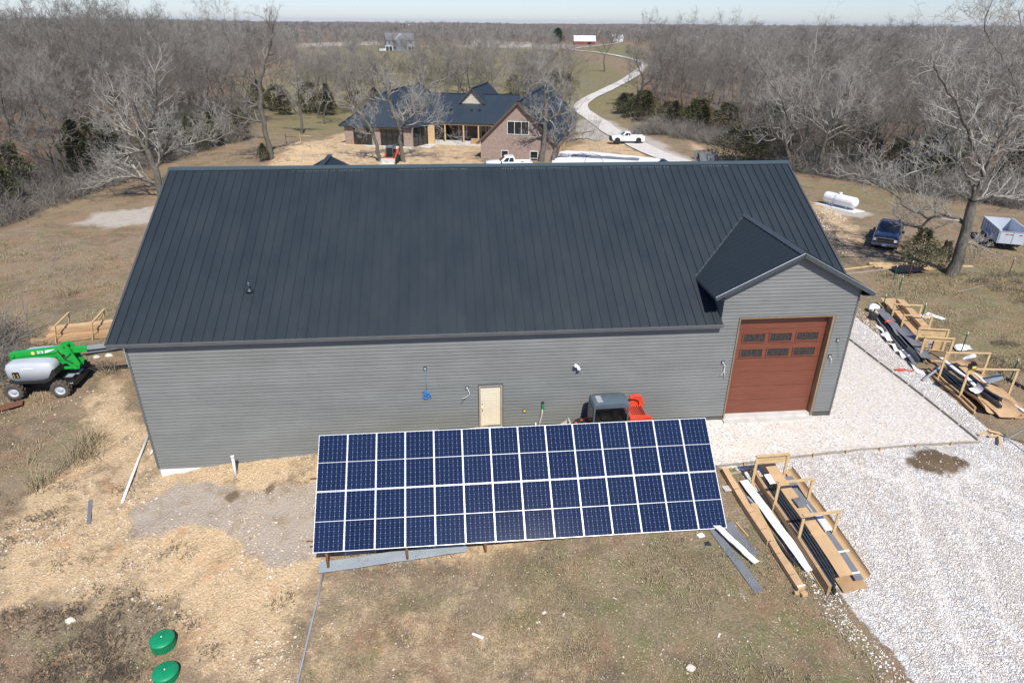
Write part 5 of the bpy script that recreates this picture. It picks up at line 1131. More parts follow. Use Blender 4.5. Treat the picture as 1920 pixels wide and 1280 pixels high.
rocks('stone_rubble',900,reg_poly([(-10,62),(-8,74),(-3,80),(8,66),(8,60)],CL),.04,.16,Mt['rubble'],'dug soil and rubble in front of the left wing of the brick house','rubble',9)
for (x,y,s_,lb) in ((-8.0,11.8,.16,'rounded pale rock on the dark ground beneath the green boom, left of its twin'),(-7.35,11.9,.17,'rounded pale rock on the dark ground beneath the green boom, nearer the wall'),(-.6,-7.1,.14,'orange tinted rock in the grass left of the green lids'),(20.3,-11.2,.13,'pale angular rock on the brown grass right of the two lone white scraps'),(12.5,-12.3,.16,'white rock cluster near the bottom centre of the brown foreground')):
    r=random.Random(x); mb=MB(); c0=G(x,y,s_*.35); n=10; secs=[]
    for i in range(6):
        t=i/5*PI; rad=math.sin(t)*s_+.004; secs.append([(rad*math.cos(2*PI*k/n)*(1.2+.25*math.sin(k*2.1+i)),rad*math.sin(2*PI*k/n)*(1+.2*math.cos(k*1.7)),-math.cos(t)*s_*.7) for k in range(n)])
    mb.loft(secs); o=mb.build('rock',Mt['rockw'],None,False,.01); o.location=c0; tag(o,lb,'rock')
# scraps on the foreground grass
def scrap(name,x,y,l,w_,h,rot,mat,label,cat):
    mb=MB(); r=random.Random(x*7+y); l*=.75; w_*=.7; mat='rockw' if mat=='foam' and name=='foam_scrap' else mat; mb.prism([(-l/2,-w_/2*r.uniform(.7,1)),(l/2,-w_/2),(l/2*r.uniform(.8,1),w_/2),(-l/2,w_/2*r.uniform(.6,1))],0,h,'z'); o=mb.build(name,Mt[mat],None); o.location=G(x,y,.015); o.rotation_euler=(r.uniform(-.06,.06),r.uniform(-.06,.06),rot); tag(o,label,cat); return o
scrap('foam_scrap',15.95,-8.55,.2,.14,.03,.5,'foam','pale scrap on brown grass below the panels, middle one of a loose row','scrap')
scrap('foam_scrap',16.6,-8.75,.17,.13,.03,1.2,'foam','pale scrap on brown grass below the panels, rightmost of a loose row','scrap')
scrap('foam_scrap',15.7,-8.9,.2,.12,.02,.1,'foam','pale scrap on brown grass below the panels, leftmost of a loose row','scrap')
scrap('foam_scrap',18.5,-8.35,.2,.05,.02,-.6,'foam','small white sliver on the grass below the right half of the panels','scrap')
scrap('paper_scrap',13.6,-9.1,.6,.15,.012,-.55,'foam','long crumpled pale strip on the grass below the middle of the panels','scrap')
scrap('foam_scrap',12.5,-11.1,.2,.2,.06,.4,'foam','crumpled white lump on the brown dirt near the bottom centre','scrap')
scrap('foam_scrap',2.3,-6.85,.25,.08,.02,.1,'foam','folded white sliver on the dirt above the green lids','scrap')
scrap('foam_scrap',21.6,-10.2,.28,.1,.02,.9,'foam','grey white chip left of the white gravel edge in the lower right','scrap')
# ---------------------------------------------------------------- dry grass
def grass(name,spots,label,seed,hmin,hmax,nper,spread,mat='drygrass'):
    r=np.random.default_rng(seed); V=[];F=[]; n=len(spots)*nper
    sp_=np.repeat(np.array(spots,float),nper,0); X=sp_[:,0]+r.normal(0,1,n)*spread*sp_[:,2]; Y=sp_[:,1]+r.normal(0,1,n)*spread*sp_[:,2]; Z=gz(X,Y)
    Hh=r.uniform(hmin,hmax,n)*sp_[:,2]; a=r.uniform(0,6.28,n); lean=r.uniform(.3,1.5,n)*Hh; w_=r.uniform(.004,.009,n)*1.6
    dx,dy=np.cos(a)*lean,np.sin(a)*lean; px,py=-np.sin(a)*w_,np.cos(a)*w_
    P0=np.stack([X-px,Y-py,Z-.02],1);P1=np.stack([X+px,Y+py,Z-.02],1);P2=np.stack([X+dx*.45+px*.8,Y+dy*.45+py*.8,Z+Hh*.62],1);P3_=np.stack([X+dx*.45-px*.8,Y+dy*.45-py*.8,Z+Hh*.62],1);P4=np.stack([X+dx+px*.3,Y+dy+py*.3,Z+Hh],1);P5=np.stack([X+dx-px*.3,Y+dy-py*.3,Z+Hh],1)
    V=np.stack([P0,P1,P2,P3_,P4,P5],1).reshape(-1,3); b_=(np.arange(n)*6)[:,None]; F=np.concatenate([b_+np.array([[0,1,2,3]]),b_+np.array([[3,2,4,5]])]); o=mesh_np(name,V,F,Mt[mat]); tag(o,label,'grass',kind='stuff'); return o
def spots(n,region,seed,dens=None,s0=.6,s1=1.3):
    r=np.random.default_rng(seed); out=[]
    while len(out)<n:
        x,y,ok=region(r)
        if ok and (dens is None or r.random()<dens(x,y)): out.append((x,y,r.uniform(s0,s1)))
    return out
DN=lambda x,y: max(0,min(1,mnoise.noise(Vector((x*.35,y*.35,0)))*1.8+.45))
grass('dry_grass',spots(2600,reg_poly([(-40,34),(-26,36),(-14,30),(-6,18),(-6,10),(-6,0),(-7,-6),(-3,-9),(2,-8),(5,-13),(-8,-13),(-30,5)],DN),11),'matted dry grass on the slope left of the outbuilding',1,.06,.20,16,.22)
grass('dry_grass',spots(2600,reg_poly([(40,12),(41,4),(44,-2),(52,-4),(66,12),(66,30),(54,26),(46,20)],DN),12),'matted dry grass in the field right of the packing crates',2,.05,.17,20,.26)
grass('dry_grass',spots(1900,reg_poly([(9,-6.4),(24,-6.4),(26,-9),(26,-14),(20,-15),(6,-15)],DN),13,None,.35,.9),'short dry grass in the brown foreground below the solar panels',3,.05,.2,11,.12)
grass('tall_dry_grass',[(-4.2,2.4,1),(-4.0,1.9,1.1),(-4.5,1.5,1),(-4.7,2.9,.9),(-4.3,3.2,.8),(-5.0,.4,.8),(-5.2,-.1,.8),(-6.4,9.8,.9),(-6.8,13.2,1),(-7.4,14,1),(-14.5,22,1)],'tall straw coloured grass tufts beside the dug yellow dirt on the left',4,.5,.95,70,.28)
grass('green_grass',spots(700,reg_poly([(17,-5.6),(26,-6.2),(26,-13),(16,-14),(13,-8)],DN),14,None,.4,.9),'thin fresh green blades among the dry foreground grass',5,.04,.13,10,.1,'fresh') if False else None

# dark weedy clumps
def weeds(name,centres,label,seed):
    r=np.random.default_rng(seed); VS=[];FS=[];b=0
    for (x,y,s_) in centres:
        for k in range(int(55*s_)):
            px,py=x+r.normal(0,.28*s_),y+r.normal(0,.2*s_); p=np.array([px,py,float(gz(px,py))-.02]); d=np.array([r.normal(0,.6),r.normal(0,.6),1.]); d/=np.linalg.norm(d); L=r.uniform(.08,.28)*s_
            q1=p+d*L*.5; d2=d+r.normal(0,.4,3); d2/=np.linalg.norm(d2); q2=q1+d2*L*.5; b=tube_np(np.array([p,q1,q2]),np.array([.006,.005,.003]),3,VS,FS,b)
            for j in range(3):
                d3=d+r.normal(0,.9,3); d3/=np.linalg.norm(d3); a=p+(q1-p)*r.uniform(.4,1); b=tube_np(np.array([a,a+d3*L*.4]),np.array([.005,.003]),3,VS,FS,b)
    o=mesh_np(name,np.concatenate(VS),np.concatenate(FS),simple('dark_dead_weeds',(.15,.122,.088),.95,0,.3,1,wpos=True)); tag(o,label,'weeds',kind='stuff')
wr=random.Random(9)
weeds('dead_weeds',[(-3.9,-1.9,1.2),(-4.6,-3.2,1),(-3.2,-2.5,.7),(-1.4,-.6,1.0),(2.9,-7.3,1.2),(3.6,-7.6,.8),(1.9,-6.9,1.1),(1.0,-6.3,1.2),(-.2,-6.0,1),(4.6,-8.6,.9),(6.6,-6.9,1.1),(-2.2,-4.6,.7),(-1.2,-4.3,.6),(.6,-4.9,.8),(2.0,-4.3,.9),(2.6,-4.7,.7),(1.6,-2.6,.0)]+[(wr.uniform(-4,2.5),wr.uniform(-9.5,-6.5),wr.uniform(.6,1.3)) for _ in range(60)]+[(wr.uniform(-7,-4),wr.uniform(-7,0),wr.uniform(.5,1)) for _ in range(14)],'dark dead weeds clumped over the dug dirt in the lower left',1)
weeds('dead_weeds',[(wr.uniform(41,46),wr.uniform(3,7),wr.uniform(.8,1.5)) for _ in range(16)]+[(wr.uniform(50,58),wr.uniform(12,18),wr.uniform(1,2)) for _ in range(22)]+[(44.5+k*.8,17.6,1.0) for k in range(9)],'brown brush along the wire fence right of the packing crates',2)
weeds('dead_weeds',[(8+wr.uniform(0,5),-5.5+wr.uniform(-.2,.2),wr.uniform(.5,.9)) for _ in range(7)]+[(wr.uniform(14,27),-5.9+wr.uniform(-.5,.1),wr.uniform(.3,.6)) for _ in range(10)],'thin weeds growing at the foot of the solar panel posts',3)
# ---------------------------------------------------------------- machines and vehicles
def wheel(parent,c,r,w,axis,tyre='rubber',rim='greyhood',lugs=0,name='wheel'):
    e=bpy.data.objects.new(name,None); COL.objects.link(e); e.parent=parent; e.location=c; e.empty_display_size=.2
    h=w/2
    if axis=='x': T_=Matrix.Rotation(PI/2,4,'Y')
    elif axis=='y': T_=Matrix.Rotation(PI/2,4,'X')
    mb=MB(T_); mb.lathe([(r*.60,-h),(r*.93,-h*.95),(r,-h*.6),(r,h*.6),(r*.93,h*.95),(r*.60,h),(r*.55,h*.5),(r*.55,-h*.5)],30,cap=False)
    if lugs:
        for k in range(lugs):
            for s in (-1,1):
                a=2*PI*(k+(.5 if s>0 else 0))/lugs; c_,s_=math.cos(a),math.sin(a); mb.bar((c_*r*1.01,s_*r*1.01,s*h*.05),(math.cos(a+.16)*r*1.0,math.sin(a+.16)*r*1.0,s*h*.95),.07*r/.45,.05,(c_,s_,0))
    mb.build('tyre',Mt[tyre],e,True)
    mb=MB(T_); mb.lathe([(r*.585,-h*.8),(r*.56,-h*.62),(r*.30,-h*.35),(r*.28,-h*.5),(r*.1,-h*.55),(0,-h*.55)],24,cap=False); mb.lathe([(r*.585,h*.8),(r*.56,h*.62),(r*.30,h*.35),(r*.28,h*.5),(r*.1,h*.55),(0,h*.55)],24,cap=False)
    for k in range(6):
        a=2*PI*k/6; mb.lathe([(r*.03,-h*.6),(r*.03,h*.6)],6,(math.cos(a)*r*.2,math.sin(a)*r*.2,0))
    mb.build('rim',Mt[rim],e,True); return e
def text_mesh(txt,size,mat,name,parent,M_,ext=.004,bold=0.0):
    cu=bpy.data.curves.new(name,'FONT'); cu.body=txt; cu.size=size; cu.extrude=ext; cu.align_x='CENTER'; cu.align_y='CENTER'; cu.offset=bold
    t=bpy.data.objects.new(name,cu); COL.objects.link(t); dg=bpy.context.evaluated_depsgraph_get(); me=bpy.data.meshes.new_from_object(t.evaluated_get(dg)); bpy.data.objects.remove(t); bpy.data.curves.remove(cu)
    me.materials.clear(); me.materials.append(mat); o=bpy.data.objects.new(name,me); COL.objects.link(o); o.parent=parent; o.matrix_local=M_; return o
def face_mat(o,x,z,up=None):   # text plane with x right, z up, facing -y by default
    x=Vector(x).normalized(); u=Vector(z).normalized(); n=x.cross(u); M_=Matrix((x,u,n)).transposed().to_4x4(); M_.translation=Vector(o); return M_
# --- boom lift ; local x forward to the right, y away from camera
lz=float(gz(-9,8.6))+.02
lift=thing('boom_lift','green and grey boom lift parked on rough ground at the left end of the outbuilding','boom lift',(-9.05,8.75,lz),.03)
for (x,y) in ((1.18,-1.2),(-1.12,-1.2),(1.18,1.2),(-1.12,1.2)): wheel(lift,(x,y,.46),.47,.36,'y','rubber','greyhood',14)
mb=MB(); mb.prism([(-1.5,.42),(-1.35,.30),(1.35,.30),(1.62,.45),(1.62,.72),(1.1,.86),(-1.1,.86),(-1.5,.70)],-.62,.62,'y'); mb.bar((1.18,-1.0,.46),(1.18,1.0,.46),.16,.16); mb.bar((-1.12,-1.0,.46),(-1.12,1.0,.46),.16,.16); mb.bb(1.3,1.75,-.75,.75,.40,.66); mb.build('chassis',Mt['black'],lift,False,.02)
mb=MB(); mb.bb(1.25,1.62,-.66,-.3,.861,.885); mb.bb(1.45,1.66,-.1,.5,.73,.75); mb.build('step_plate',Mt['galv'],lift)
text_mesh('4x4',.13,Mt['white'],'decal',lift,face_mat((1.5,-.757,.54),(1,0,0),(0,0,1)),.003)
mb=MB(); mb.lathe([(.5,.86),(.5,1.0)],24,(-.1,0,0)); mb.build('slew_ring',Mt['black'],lift,True)
# turntable hoods: rounded lofts, near and far side
def hood(y0,y1,parent,name,zb_=.98,zt_=2.02,x0=-1.30,x1=1.14):
    n=18; secs=[]
    for k in range(9):
        t=k/8; y=y0+(y1-y0)*t; e_=math.sin(t*PI)**.3 if 0<t<1 else .0
        sc_=.90+.10*e_
        pr=[(x0+.02,.35),(x0-.02,.72),(x0+.10,.93),(x0+.30,.99),(x0+1.2,1.03),(x1-.40,1.0),(x1-.12,.93),(x1,.70),(x1-.04,.42),(x1-.26,.14),(x1-.6,.02),(x0+.9,-.02),(x0+.40,.0),(x0+.14,.12)]
        cx_=(x0+x1)/2; secs.append([(cx_+(px-cx_)*(.93+.07*e_),y,zb_+(zt_-zb_)*(.5+(pz-.5)*sc_)) for px,pz in pr])
    mb=MB(); mb.loft(secs); return mb.build(name,Mt['greyhood'],parent,True)
h1=hood(-1.18,-.38,lift,'hood'); h2=hood(.38,1.18,lift,'hood',.98,1.95)
mb=MB(); mb.prism([(-1.28,1.06),(-1.10,.86),(.45,.84),(.80,.98),(1.16,1.30),(1.14,1.62),(1.02,1.62),(.72,1.14),(.40,1.02)],-1.2,-.4,'y'); mb.prism([(-1.28,1.06),(-1.10,.86),(.45,.84),(.80,.98),(1.16,1.30),(1.14,1.62),(1.02,1.62),(.72,1.14),(.40,1.02)],.4,1.2,'y'); mb.build('lower_skirt',Mt['blackpl'],lift,False,.02)
mb=MB(); mb.bb(-.95,-.62,-1.215,-1.15,1.22,1.56); g=mb.build('grille',Mt['black'],h1,False,.01)
mb=MB()
for a in (-.87,-.70):
    for z in (1.30,1.42): mb.lathe([(.03,-1.225),(.03,-1.214)],10,(a,0,z),'y')
mb.build('grille_bolt',Mt['yellow'],g)
text_mesh('GENIE' if False else 'SUNBELT' if False else '',.1,Mt['white'],'decal',lift,Matrix.Identity(4)) if False else None
mb=MB(); mb.bb(-.32,.12,-1.195,-1.18,1.70,1.75); mb.bb(-.42,-.36,-1.195,-1.18,1.66,1.75); mb.build('decal',Mt['white'],h1)
mb=MB(); mb.bb(-.8,.5,-.37,.37,1.0,1.5); mb.prism([(-1.33,1.05),(-1.3,1.6),(-1.1,1.66),(-1.0,1.05)],-.37,.37,'y'); mb.build('counterweight',Mt['greyhood'],lift,False,.03)
mb=MB(); mb.lathe([(.08,1.7),(.09,1.78),(.07,1.84),(.0,1.86)],14,(.3,.6,0)); mb.build('beacon',Mt['black'],lift,True)
# boom stack
mb=MB(); mb.bar((-1.30,-.02,2.05),(1.15,-.02,2.26),.26,.30); mb.bar((-1.30,-.02,1.80),(1.0,-.02,1.92),.22,.20); mb.lathe([(.14,-.20),(.14,.16)],16,(-1.32,0,2.06),'y'); mb.lathe([(.12,-.18),(.12,.14)],16,(-1.36,0,1.80),'y')
mb.build('lower_boom',Mt['green'],lift,False,.012)
mb=MB(); mb.prism([(.95,1.75),(1.05,2.50),(1.50,2.62),(1.66,2.45),(1.98,1.45),(1.88,1.15),(1.62,1.12),(1.35,1.50),(1.0,1.50)],-.30,-.22,'y'); mb.prism([(.95,1.75),(1.05,2.50),(1.50,2.62),(1.66,2.45),(1.98,1.45),(1.88,1.15),(1.62,1.12),(1.35,1.50),(1.0,1.50)],.18,.26,'y'); mb.bar((1.45,-.3,2.45),(1.45,.26,2.45),.14,.14); mb.bar((1.8,-.3,1.3),(1.8,.26,1.3),.14,.14); mb.bar((.9,-.26,1.22),(1.8,-.26,1.25),.10,.14); mb.bar((.9,.22,1.22),(1.8,.22,1.25),.10,.14)
mb.build('knuckle',Mt['green'],lift,False,.01)
mb=MB(); mb.tube([(.4,-.26,1.85),(1.4,-.26,1.66)],.045,10); mb.tube([(1.08,-.32,2.3),(1.3,-.33,1.8),(1.65,-.32,1.5)],.03,6); mb.tube([(1.1,-.32,2.2),(1.4,-.33,1.85),(1.7,-.32,2.1)],.025,6); mb.lathe([(.08,-.325),(.08,-.30)],12,(1.3,0,2.0),'y'); mb.build('hydraulic_ram',Mt['black'],lift)
mb=MB(); mb.bar((1.55,-.02,2.16),(2.45,-.02,2.24),.26,.30); mb.build('main_boom',Mt['green'],lift,False,.012)
mb=MB(); mb.bar((2.45,-.02,2.26),(4.6,-.02,2.42),.17,.19); mb.build('inner_boom',Mt['paleboard'],lift,False,.008)
mb=MB(); mb.bar((2.46,-.16,2.13),(4.2,-.16,2.27),.03,.09); mb.bar((2.1,-.02,1.86),(4.2,-.02,2.04),.06,.06)
for k in range(26): mb.box((2.50+k*.07,-.18,2.14+k*.0058),(.045,.05,.07))
mb.build('cable_track',Mt['black'],lift)
mb=MB(); 
for x in (4.7,5.5):
    for y in (-.9,.9): mb.bar((x,y,1.4),(x,y,2.5),.04,.04)
for z in (1.4,1.95,2.5):
    mb.bar((4.7,-.9,z),(4.7,.9,z),.04,.04); mb.bar((5.5,-.9,z),(5.5,.9,z),.04,.04); mb.bar((4.7,-.9,z),(5.5,-.9,z),.04,.04); mb.bar((4.7,.9,z),(5.5,.9,z),.04,.04)
mb.build('basket',Mt['galv'],lift)
bm_dir=Vector((2.9,0,.22)).normalized(); bm_up=Vector((-bm_dir.z,0,bm_dir.x))
text_mesh('S60',.21,Mt['white'],'boom_lettering',lift,face_mat(Vector((.12,-.158,2.17)),bm_dir,bm_up),.004,.008)
mb=MB(); mb.prism([(.34,2.10),(.38,2.28),(.9,2.31)],-.158,-.152,'y'); mb.build('boom_stripe',Mt['white'],lift)
mb=MB(); mb.lathe([(.10,-.160),(.10,-.151)],24,(-.26,0,2.13),'y'); o=mb.build('round_badge',Mt['yellow'],lift); mb=MB(); mb.lathe([(.045,-.166),(.045,-.1605)],18,(-.26,0,2.13),'y'); mb.build('badge_centre',Mt['white'],o)
# rusty plate at the left edge, dark sheets behind the lift
o=lay_box('steel_plate',G(-11.6,6.1,.06),G(-9.6,7.05,.10),.62,.02,'rust','rusty steel plate under the rear wheel of the green boom lift','steel plate',lift=.03)
for i,(a,b_,c_,d_,lab) in enumerate(((-8.9,12.35,-5.9,13.25,'dark metal sheet on the ground under the lift boom, nearest the camera'),(-8.6,12.75,-5.6,13.6,'dark metal sheet under the lift boom, middle of three'),(-8.2,13.1,-5.3,14.0,'dark metal sheet under the lift boom, farthest of three'))):
    lay_box('metal_sheet',G(a,b_,.05),G(c_,d_,.05),.36,.03,'boardgrey',lab,'metal sheet',lift=.02+.02*i)
# --- compact track loader in front of the wall (nose to the left)
def loader(loc,rz,label,big=True):
    e=thing('track_loader',label,'loader',loc,rz)
    for y in (-.78,.78):
        mb=MB(); n=28; prof=[]
        for (cx_,cz_,r,a0,a1) in ((-.95,.36,.34,90,270),(-.2,.30,.28,270,270),(.95,.40,.38,-90,90)):
            for k in range(8): a=R(a0+(a1-a0)*k/7); prof.append((cx_+math.cos(a)*r,cz_+math.sin(a)*r))
        mb.prism(prof,y-.17,y+.17,'y'); mb.build('track',Mt['blackrub'],e,False,.02)
    mb=MB(); mb.prism([(-1.0,.35),(-1.0,.75),(-.6,.95),(1.15,1.0),(1.25,.5),(1.0,.3)],-.60,.60,'y'); mb.build('body',Mt['blackpl'],e,False,.03)
    # cab: roof rounded
    secs=[]
    for y,s in ((-.47,.92),(-.43,1.0),(0,1.01),(.43,1.0),(.47,.92)):
        pr=[(-.80,1.93),(-.74,2.06),(-.55,2.10),(.45,2.10),(.66,2.04),(.70,1.92),(.66,1.88),(-.76,1.88)]; secs.append([(x*s,y,1.88+(z-1.88)*s) for x,z in pr])
    mb=MB(); mb.loft(secs); roof=mb.build('cab_roof',Mt['cabgrey'],e,True)
    roof.modifiers.new('s','EDGE_SPLIT').split_angle=R(40)
    mb=MB(); 
    for k in range(4): mb.bb(-.60,-.38,-.30+k*.14,-.22+k*.14,2.095,2.112)
    mb.build('roof_vent',Mt['boardlip'],roof)
    mb=MB(); c4=[(-.76,-.45),(.64,-.45),(-.76,.45),(.64,.45)]
    for x,y in c4: mb.bar((x,y,.85),(x*.97,y,1.9),.07,.07,(0,1,0))
    mb.bar((-.76,-.45,.95),(.64,-.45,.95),.06,.12); mb.bar((-.76,.45,.95),(.64,.45,.95),.06,.12); mb.bar((.64,-.45,1.2),(.64,.45,1.2),.08,.5)
    mb.prism([(-.76,.8),(-.76,1.22),(.64,1.22),(.64,.8)],-.475,-.44,'y'); mb.prism([(-.76,.8),(-.76,1.22),(.64,1.22),(.64,.8)],.44,.475,'y')
    mb.build('cab_frame',Mt['cabgrey'],e,False,.01)
    for y in (-.452,.452):
        mb=MB()
        for k in range(15): mb.bar((-.70+k*.093,y,1.22),(-.69+k*.093,y,1.88),.012,.012,(0,1,0))
        for k in range(8): mb.bar((-.74,y,1.26+k*.083),(.62,y,1.26+k*.083),.012,.012,(0,1,0))
        mb.build('side_mesh',Mt['black'],e)
    mb=MB(); mb.bb(-.70,.60,-.40,.40,.9,1.15); mb.prism([(.05,1.1),(.12,1.75),(.28,1.75),(.35,1.1)],-.25,.25,'y'); mb.bb(-.35,.1,-.25,.25,1.15,1.25); mb.build('seat',Mt['black'],e,False,.03)
    mb=MB(); mb.bb(-.79,-.775,-.40,.40,1.0,1.85); mb.build('front_glass',Mt['glass'],e)
    # rear engine body orange + arms
    mb=MB(); mb.prism([(.70,.55),(.70,1.45),(1.25,1.42),(1.52,1.30),(1.60,.95),(1.55,.5)],-.58,.58,'y'); mb.build('engine_hood',Mt['orange'],e,False,.05)
    mb=MB()
    for k in range(7): mb.bb(.85+k*.085,.88+k*.085,-.35,.35,1.42,1.445)
    mb.bb(1.59,1.63,-.4,.4,.6,1.0); mb.build('hood_louvre',Mt['black'],e)
    for s in (-1,1):
        y0,y1=(s*.62,s*.80)
        mb=MB(); mb.prism([(1.50,1.10),(1.60,1.36),(1.50,1.56),(1.28,1.60),(.80,1.42),(-.2,1.06),(-1.15,.62),(-1.45,.28),(-1.48,.12),(-1.30,.12),(-1.12,.36),(-.1,.84),(.75,1.14),(1.1,1.08)],min(y0,y1),max(y0,y1),'y'); a=mb.build('lift_arm',Mt['orange'],e,False,.02)
        mb=MB(); mb.tube([(1.15,s*.82,.8),(.2,s*.82,.72)],.035,8); mb.build('ram',Mt['chrome'],a,True)
        mb=MB(); mb.lathe([(.07,s*.81),(.07,s*.835)],12,(1.25,0,1.32),'y'); mb.bb(.85,1.15,min(s*.801,s*.81),max(s*.801,s*.81),1.16,1.24); mb.build('decal',Mt['yellow'],a)
    mb=MB(); mb.prism([(.95,1.80),(1.2,1.88),(1.45,1.80),(1.58,1.5),(1.54,1.3),(1.38,1.3),(1.34,1.58),(1.15,1.68),(.95,1.69)],.50,.66,'y'); mb.build('rear_tower',Mt['orange'],e,False,.03)
    # coupler and bucket
    mb=MB(); mb.prism([(-1.42,.10),(-1.30,.78),(-1.22,.78),(-1.28,.10)],-.5,.5,'y'); mb.bb(-1.5,-1.3,-.62,-.45,.6,.9); mb.build('coupler',Mt['orange'],e,False,.01)
    mb=MB(); pr=[(-1.45,.72),(-1.50,.12),(-1.62,.03),(-2.25,.02),(-2.25,.05),(-1.66,.08),(-1.58,.16),(-1.52,.74)]
    mb.prism(pr,-.92,.92,'y')
    for y in (-.92,.89): mb.prism([(-1.45,.72),(-1.50,.05),(-2.25,.02),(-1.95,.35)],y,y+.03,'y')
    mb.build('bucket',Mt['beige'],e)
    return e
l1=loader((19.75,-1.08,float(gz(19.8,-1.1))+.04),.03,'red track loader with slate cab parked between the wall and the solar panels'); l1.scale=(1.08,1.0,1.08)
l2=loader((5.75,63.6,float(gz(5.7,63.6))+.02),R(78),'small red track loader on bare dirt in front of the brick house'); 
# --- pickups
def pickup(name,loc,rz,paint,label,lifted=0.0,crew=True,blackfront=False,tyre='blackrub'):
    """front toward -x local"""
    e=thing(name,label,'pickup truck',loc,rz); z0=.30+lifted; hw=.96
    def sec(x,zb,zs,zt,ws=1.0):   # cross section of lower body
        h=hw*ws
        return [(x,-h*.93,zb),(x,-h,zb+.12),(x,-h,zs-.10),(x,-h*.955,zs),(x,-h*.80,zt),(x,0,zt+.025),(x,h*.80,zt),(x,h*.955,zs),(x,h,zs-.10),(x,h,zb+.12),(x,h*.93,zb)]
    mb=MB(); mb.loft([sec(-2.88,z0+.12,z0+.62,z0+.66,.90),sec(-2.78,z0+.05,z0+.70,z0+.76,.97),sec(-2.45,z0,z0+.74,z0+.83),sec(-1.6,z0,z0+.78,z0+.88),sec(-1.28,z0,z0+.80,z0+.90),sec(.75,z0,z0+.80,z0+.84)])
    body=mb.build('body',Mt[paint],e,'auto')
    # bed
    mb=MB(); b0,b1=.78,2.82
    for s in (-1,1): mb.bb(b0,b1,min(s*hw*.86,s*hw),max(s*hw*.86,s*hw),z0,z0+.82)
    mb.bb(b1-.08,b1,-hw*.86,hw*.86,z0+.05,z0+.82); mb.bb(b0,b0+.06,-hw*.86,hw*.86,z0+.25,z0+.82); bed=mb.build('bed',Mt[paint],e,False,.02)
    mb=MB(); mb.bb(b0+.06,b1-.08,-hw*.86,hw*.86,z0+.24,z0+.28); mb.build('bed_floor',Mt['blackpl'] if paint!='whitegl' else Mt['boardgrey'],bed)
    # cab
    cz0,cz1=z0+.80,z0+1.42; back=.72 if crew else .45
    def csec(x,z,h): return [(x,-h,z),(x,-h*.98,z+.03),(x,h*.98,z+.03),(x,h,z)]
    mb=MB(); B=[(-1.30,-hw*.93,cz0),(back,-hw*.93,cz0),(back,hw*.93,cz0),(-1.30,hw*.93,cz0)]; Tp=[(-.55,-hw*.76,cz1),(back-.14,-hw*.76,cz1),(back-.14,hw*.76,cz1),(-.55,hw*.76,cz1)]
    T2=[(-.42,-hw*.68,cz1+.06),(back-.22,-hw*.68,cz1+.06),(back-.22,hw*.68,cz1+.06),(-.42,hw*.68,cz1+.06)]
    vs=B+Tp+T2; mb.add(vs,[(0,1,5,4),(1,2,6,5),(2,3,7,6),(3,0,4,7),(4,5,9,8),(5,6,10,9),(6,7,11,10),(7,4,8,11),(8,9,10,11)]); cab=mb.build('cab',Mt[paint],e,False,.03)
    def lerp(a,b,t): return Vector(a).lerp(Vector(b),t)
    def quad(bl,br,tr,tl,u0,u1,v0,v1,off,name,parent,mat='glass'):
        P=lambda u,v: lerp(lerp(bl,br,u),lerp(tl,tr,u),v)
        n=(Vector(br)-Vector(bl)).cross(Vector(tl)-Vector(bl)).normalized()*off
        mb=MB(); mb.add([P(u0,v0)+n,P(u1,v0)+n,P(u1,v1)+n,P(u0,v1)+n],[(0,1,2,3)]); return mb.build(name,Mt[mat],parent)
    quad(B[3],B[0],Tp[0],Tp[3],.06,.94,.08,.93,.012,'windscreen',cab); quad(B[1],B[2],Tp[2],Tp[1],.08,.92,.2,.9,.012,'rear_window',cab)
    for (bl,br,tr,tl) in ((B[0],B[1],Tp[1],Tp[0]),(B[2],B[3],Tp[3],Tp[2])):
        rev=bl is B[2]
        a,b_,c2,d2=(.20,.52,.57,.90) if crew else (.22,.66,.71,.92)
        if rev: a,b_,c2,d2=1-b_,1-a,1-d2,1-c2
        quad(bl,br,tr,tl,a,b_,.10,.88,.012,'side_window',cab); quad(bl,br,tr,tl,c2,d2,.10,.88,.012,'side_window',cab)
    for s in (-1,1):
        mb=MB(); mb.bb(-1.08,-.92,min(s*hw,s*(hw+.2)),max(s*hw,s*(hw+.2)),cz0-.02,cz0+.2); mb.build('mirror',Mt['blackpl'],e,False,.03)
        mb=MB(); 
        for x in (-.25,.5 if crew else .2): mb.bar((x-.08,s*(hw+.012),z0+.66),(x+.08,s*(hw+.012),z0+.66),.02,.035)
        mb.build('door_handle',Mt['blackpl'],e)
        for x in (-1.95,1.75):
            mb=MB(); mb.lathe([(.47+lifted*.1,s*hw*.80),(.47+lifted*.1,s*(hw+.006))],26,(x,0,z0+.12),'y'); mb.build('wheel_arch',Mt['black'],e)
            wheel(e,(x,s*(hw-.12),.40+lifted*.35),.40+lifted*.35,.27,'y',tyre,'galv' if paint!='whitegl' else 'boardgrey',18 if lifted else 0)
        mb=MB(); mb.bb(-2.90,-2.76,min(s*.60,s*.90),max(s*.60,s*.90),z0+.42,z0+.64); mb.build('headlight',Mt['lamp'],e,False,.02)
        mb=MB(); mb.bb(2.80,2.835,min(s*.80,s*.93),max(s*.80,s*.93),z0+.45,z0+.75); mb.build('tail_light',Mt['red'],e)
    gm='black' if blackfront else 'chrome'
    mb=MB(); mb.bb(-2.935,-2.88,-.60,.60,z0+.34,z0+.68); gr=mb.build('grille',Mt['black'],e,False,.02)
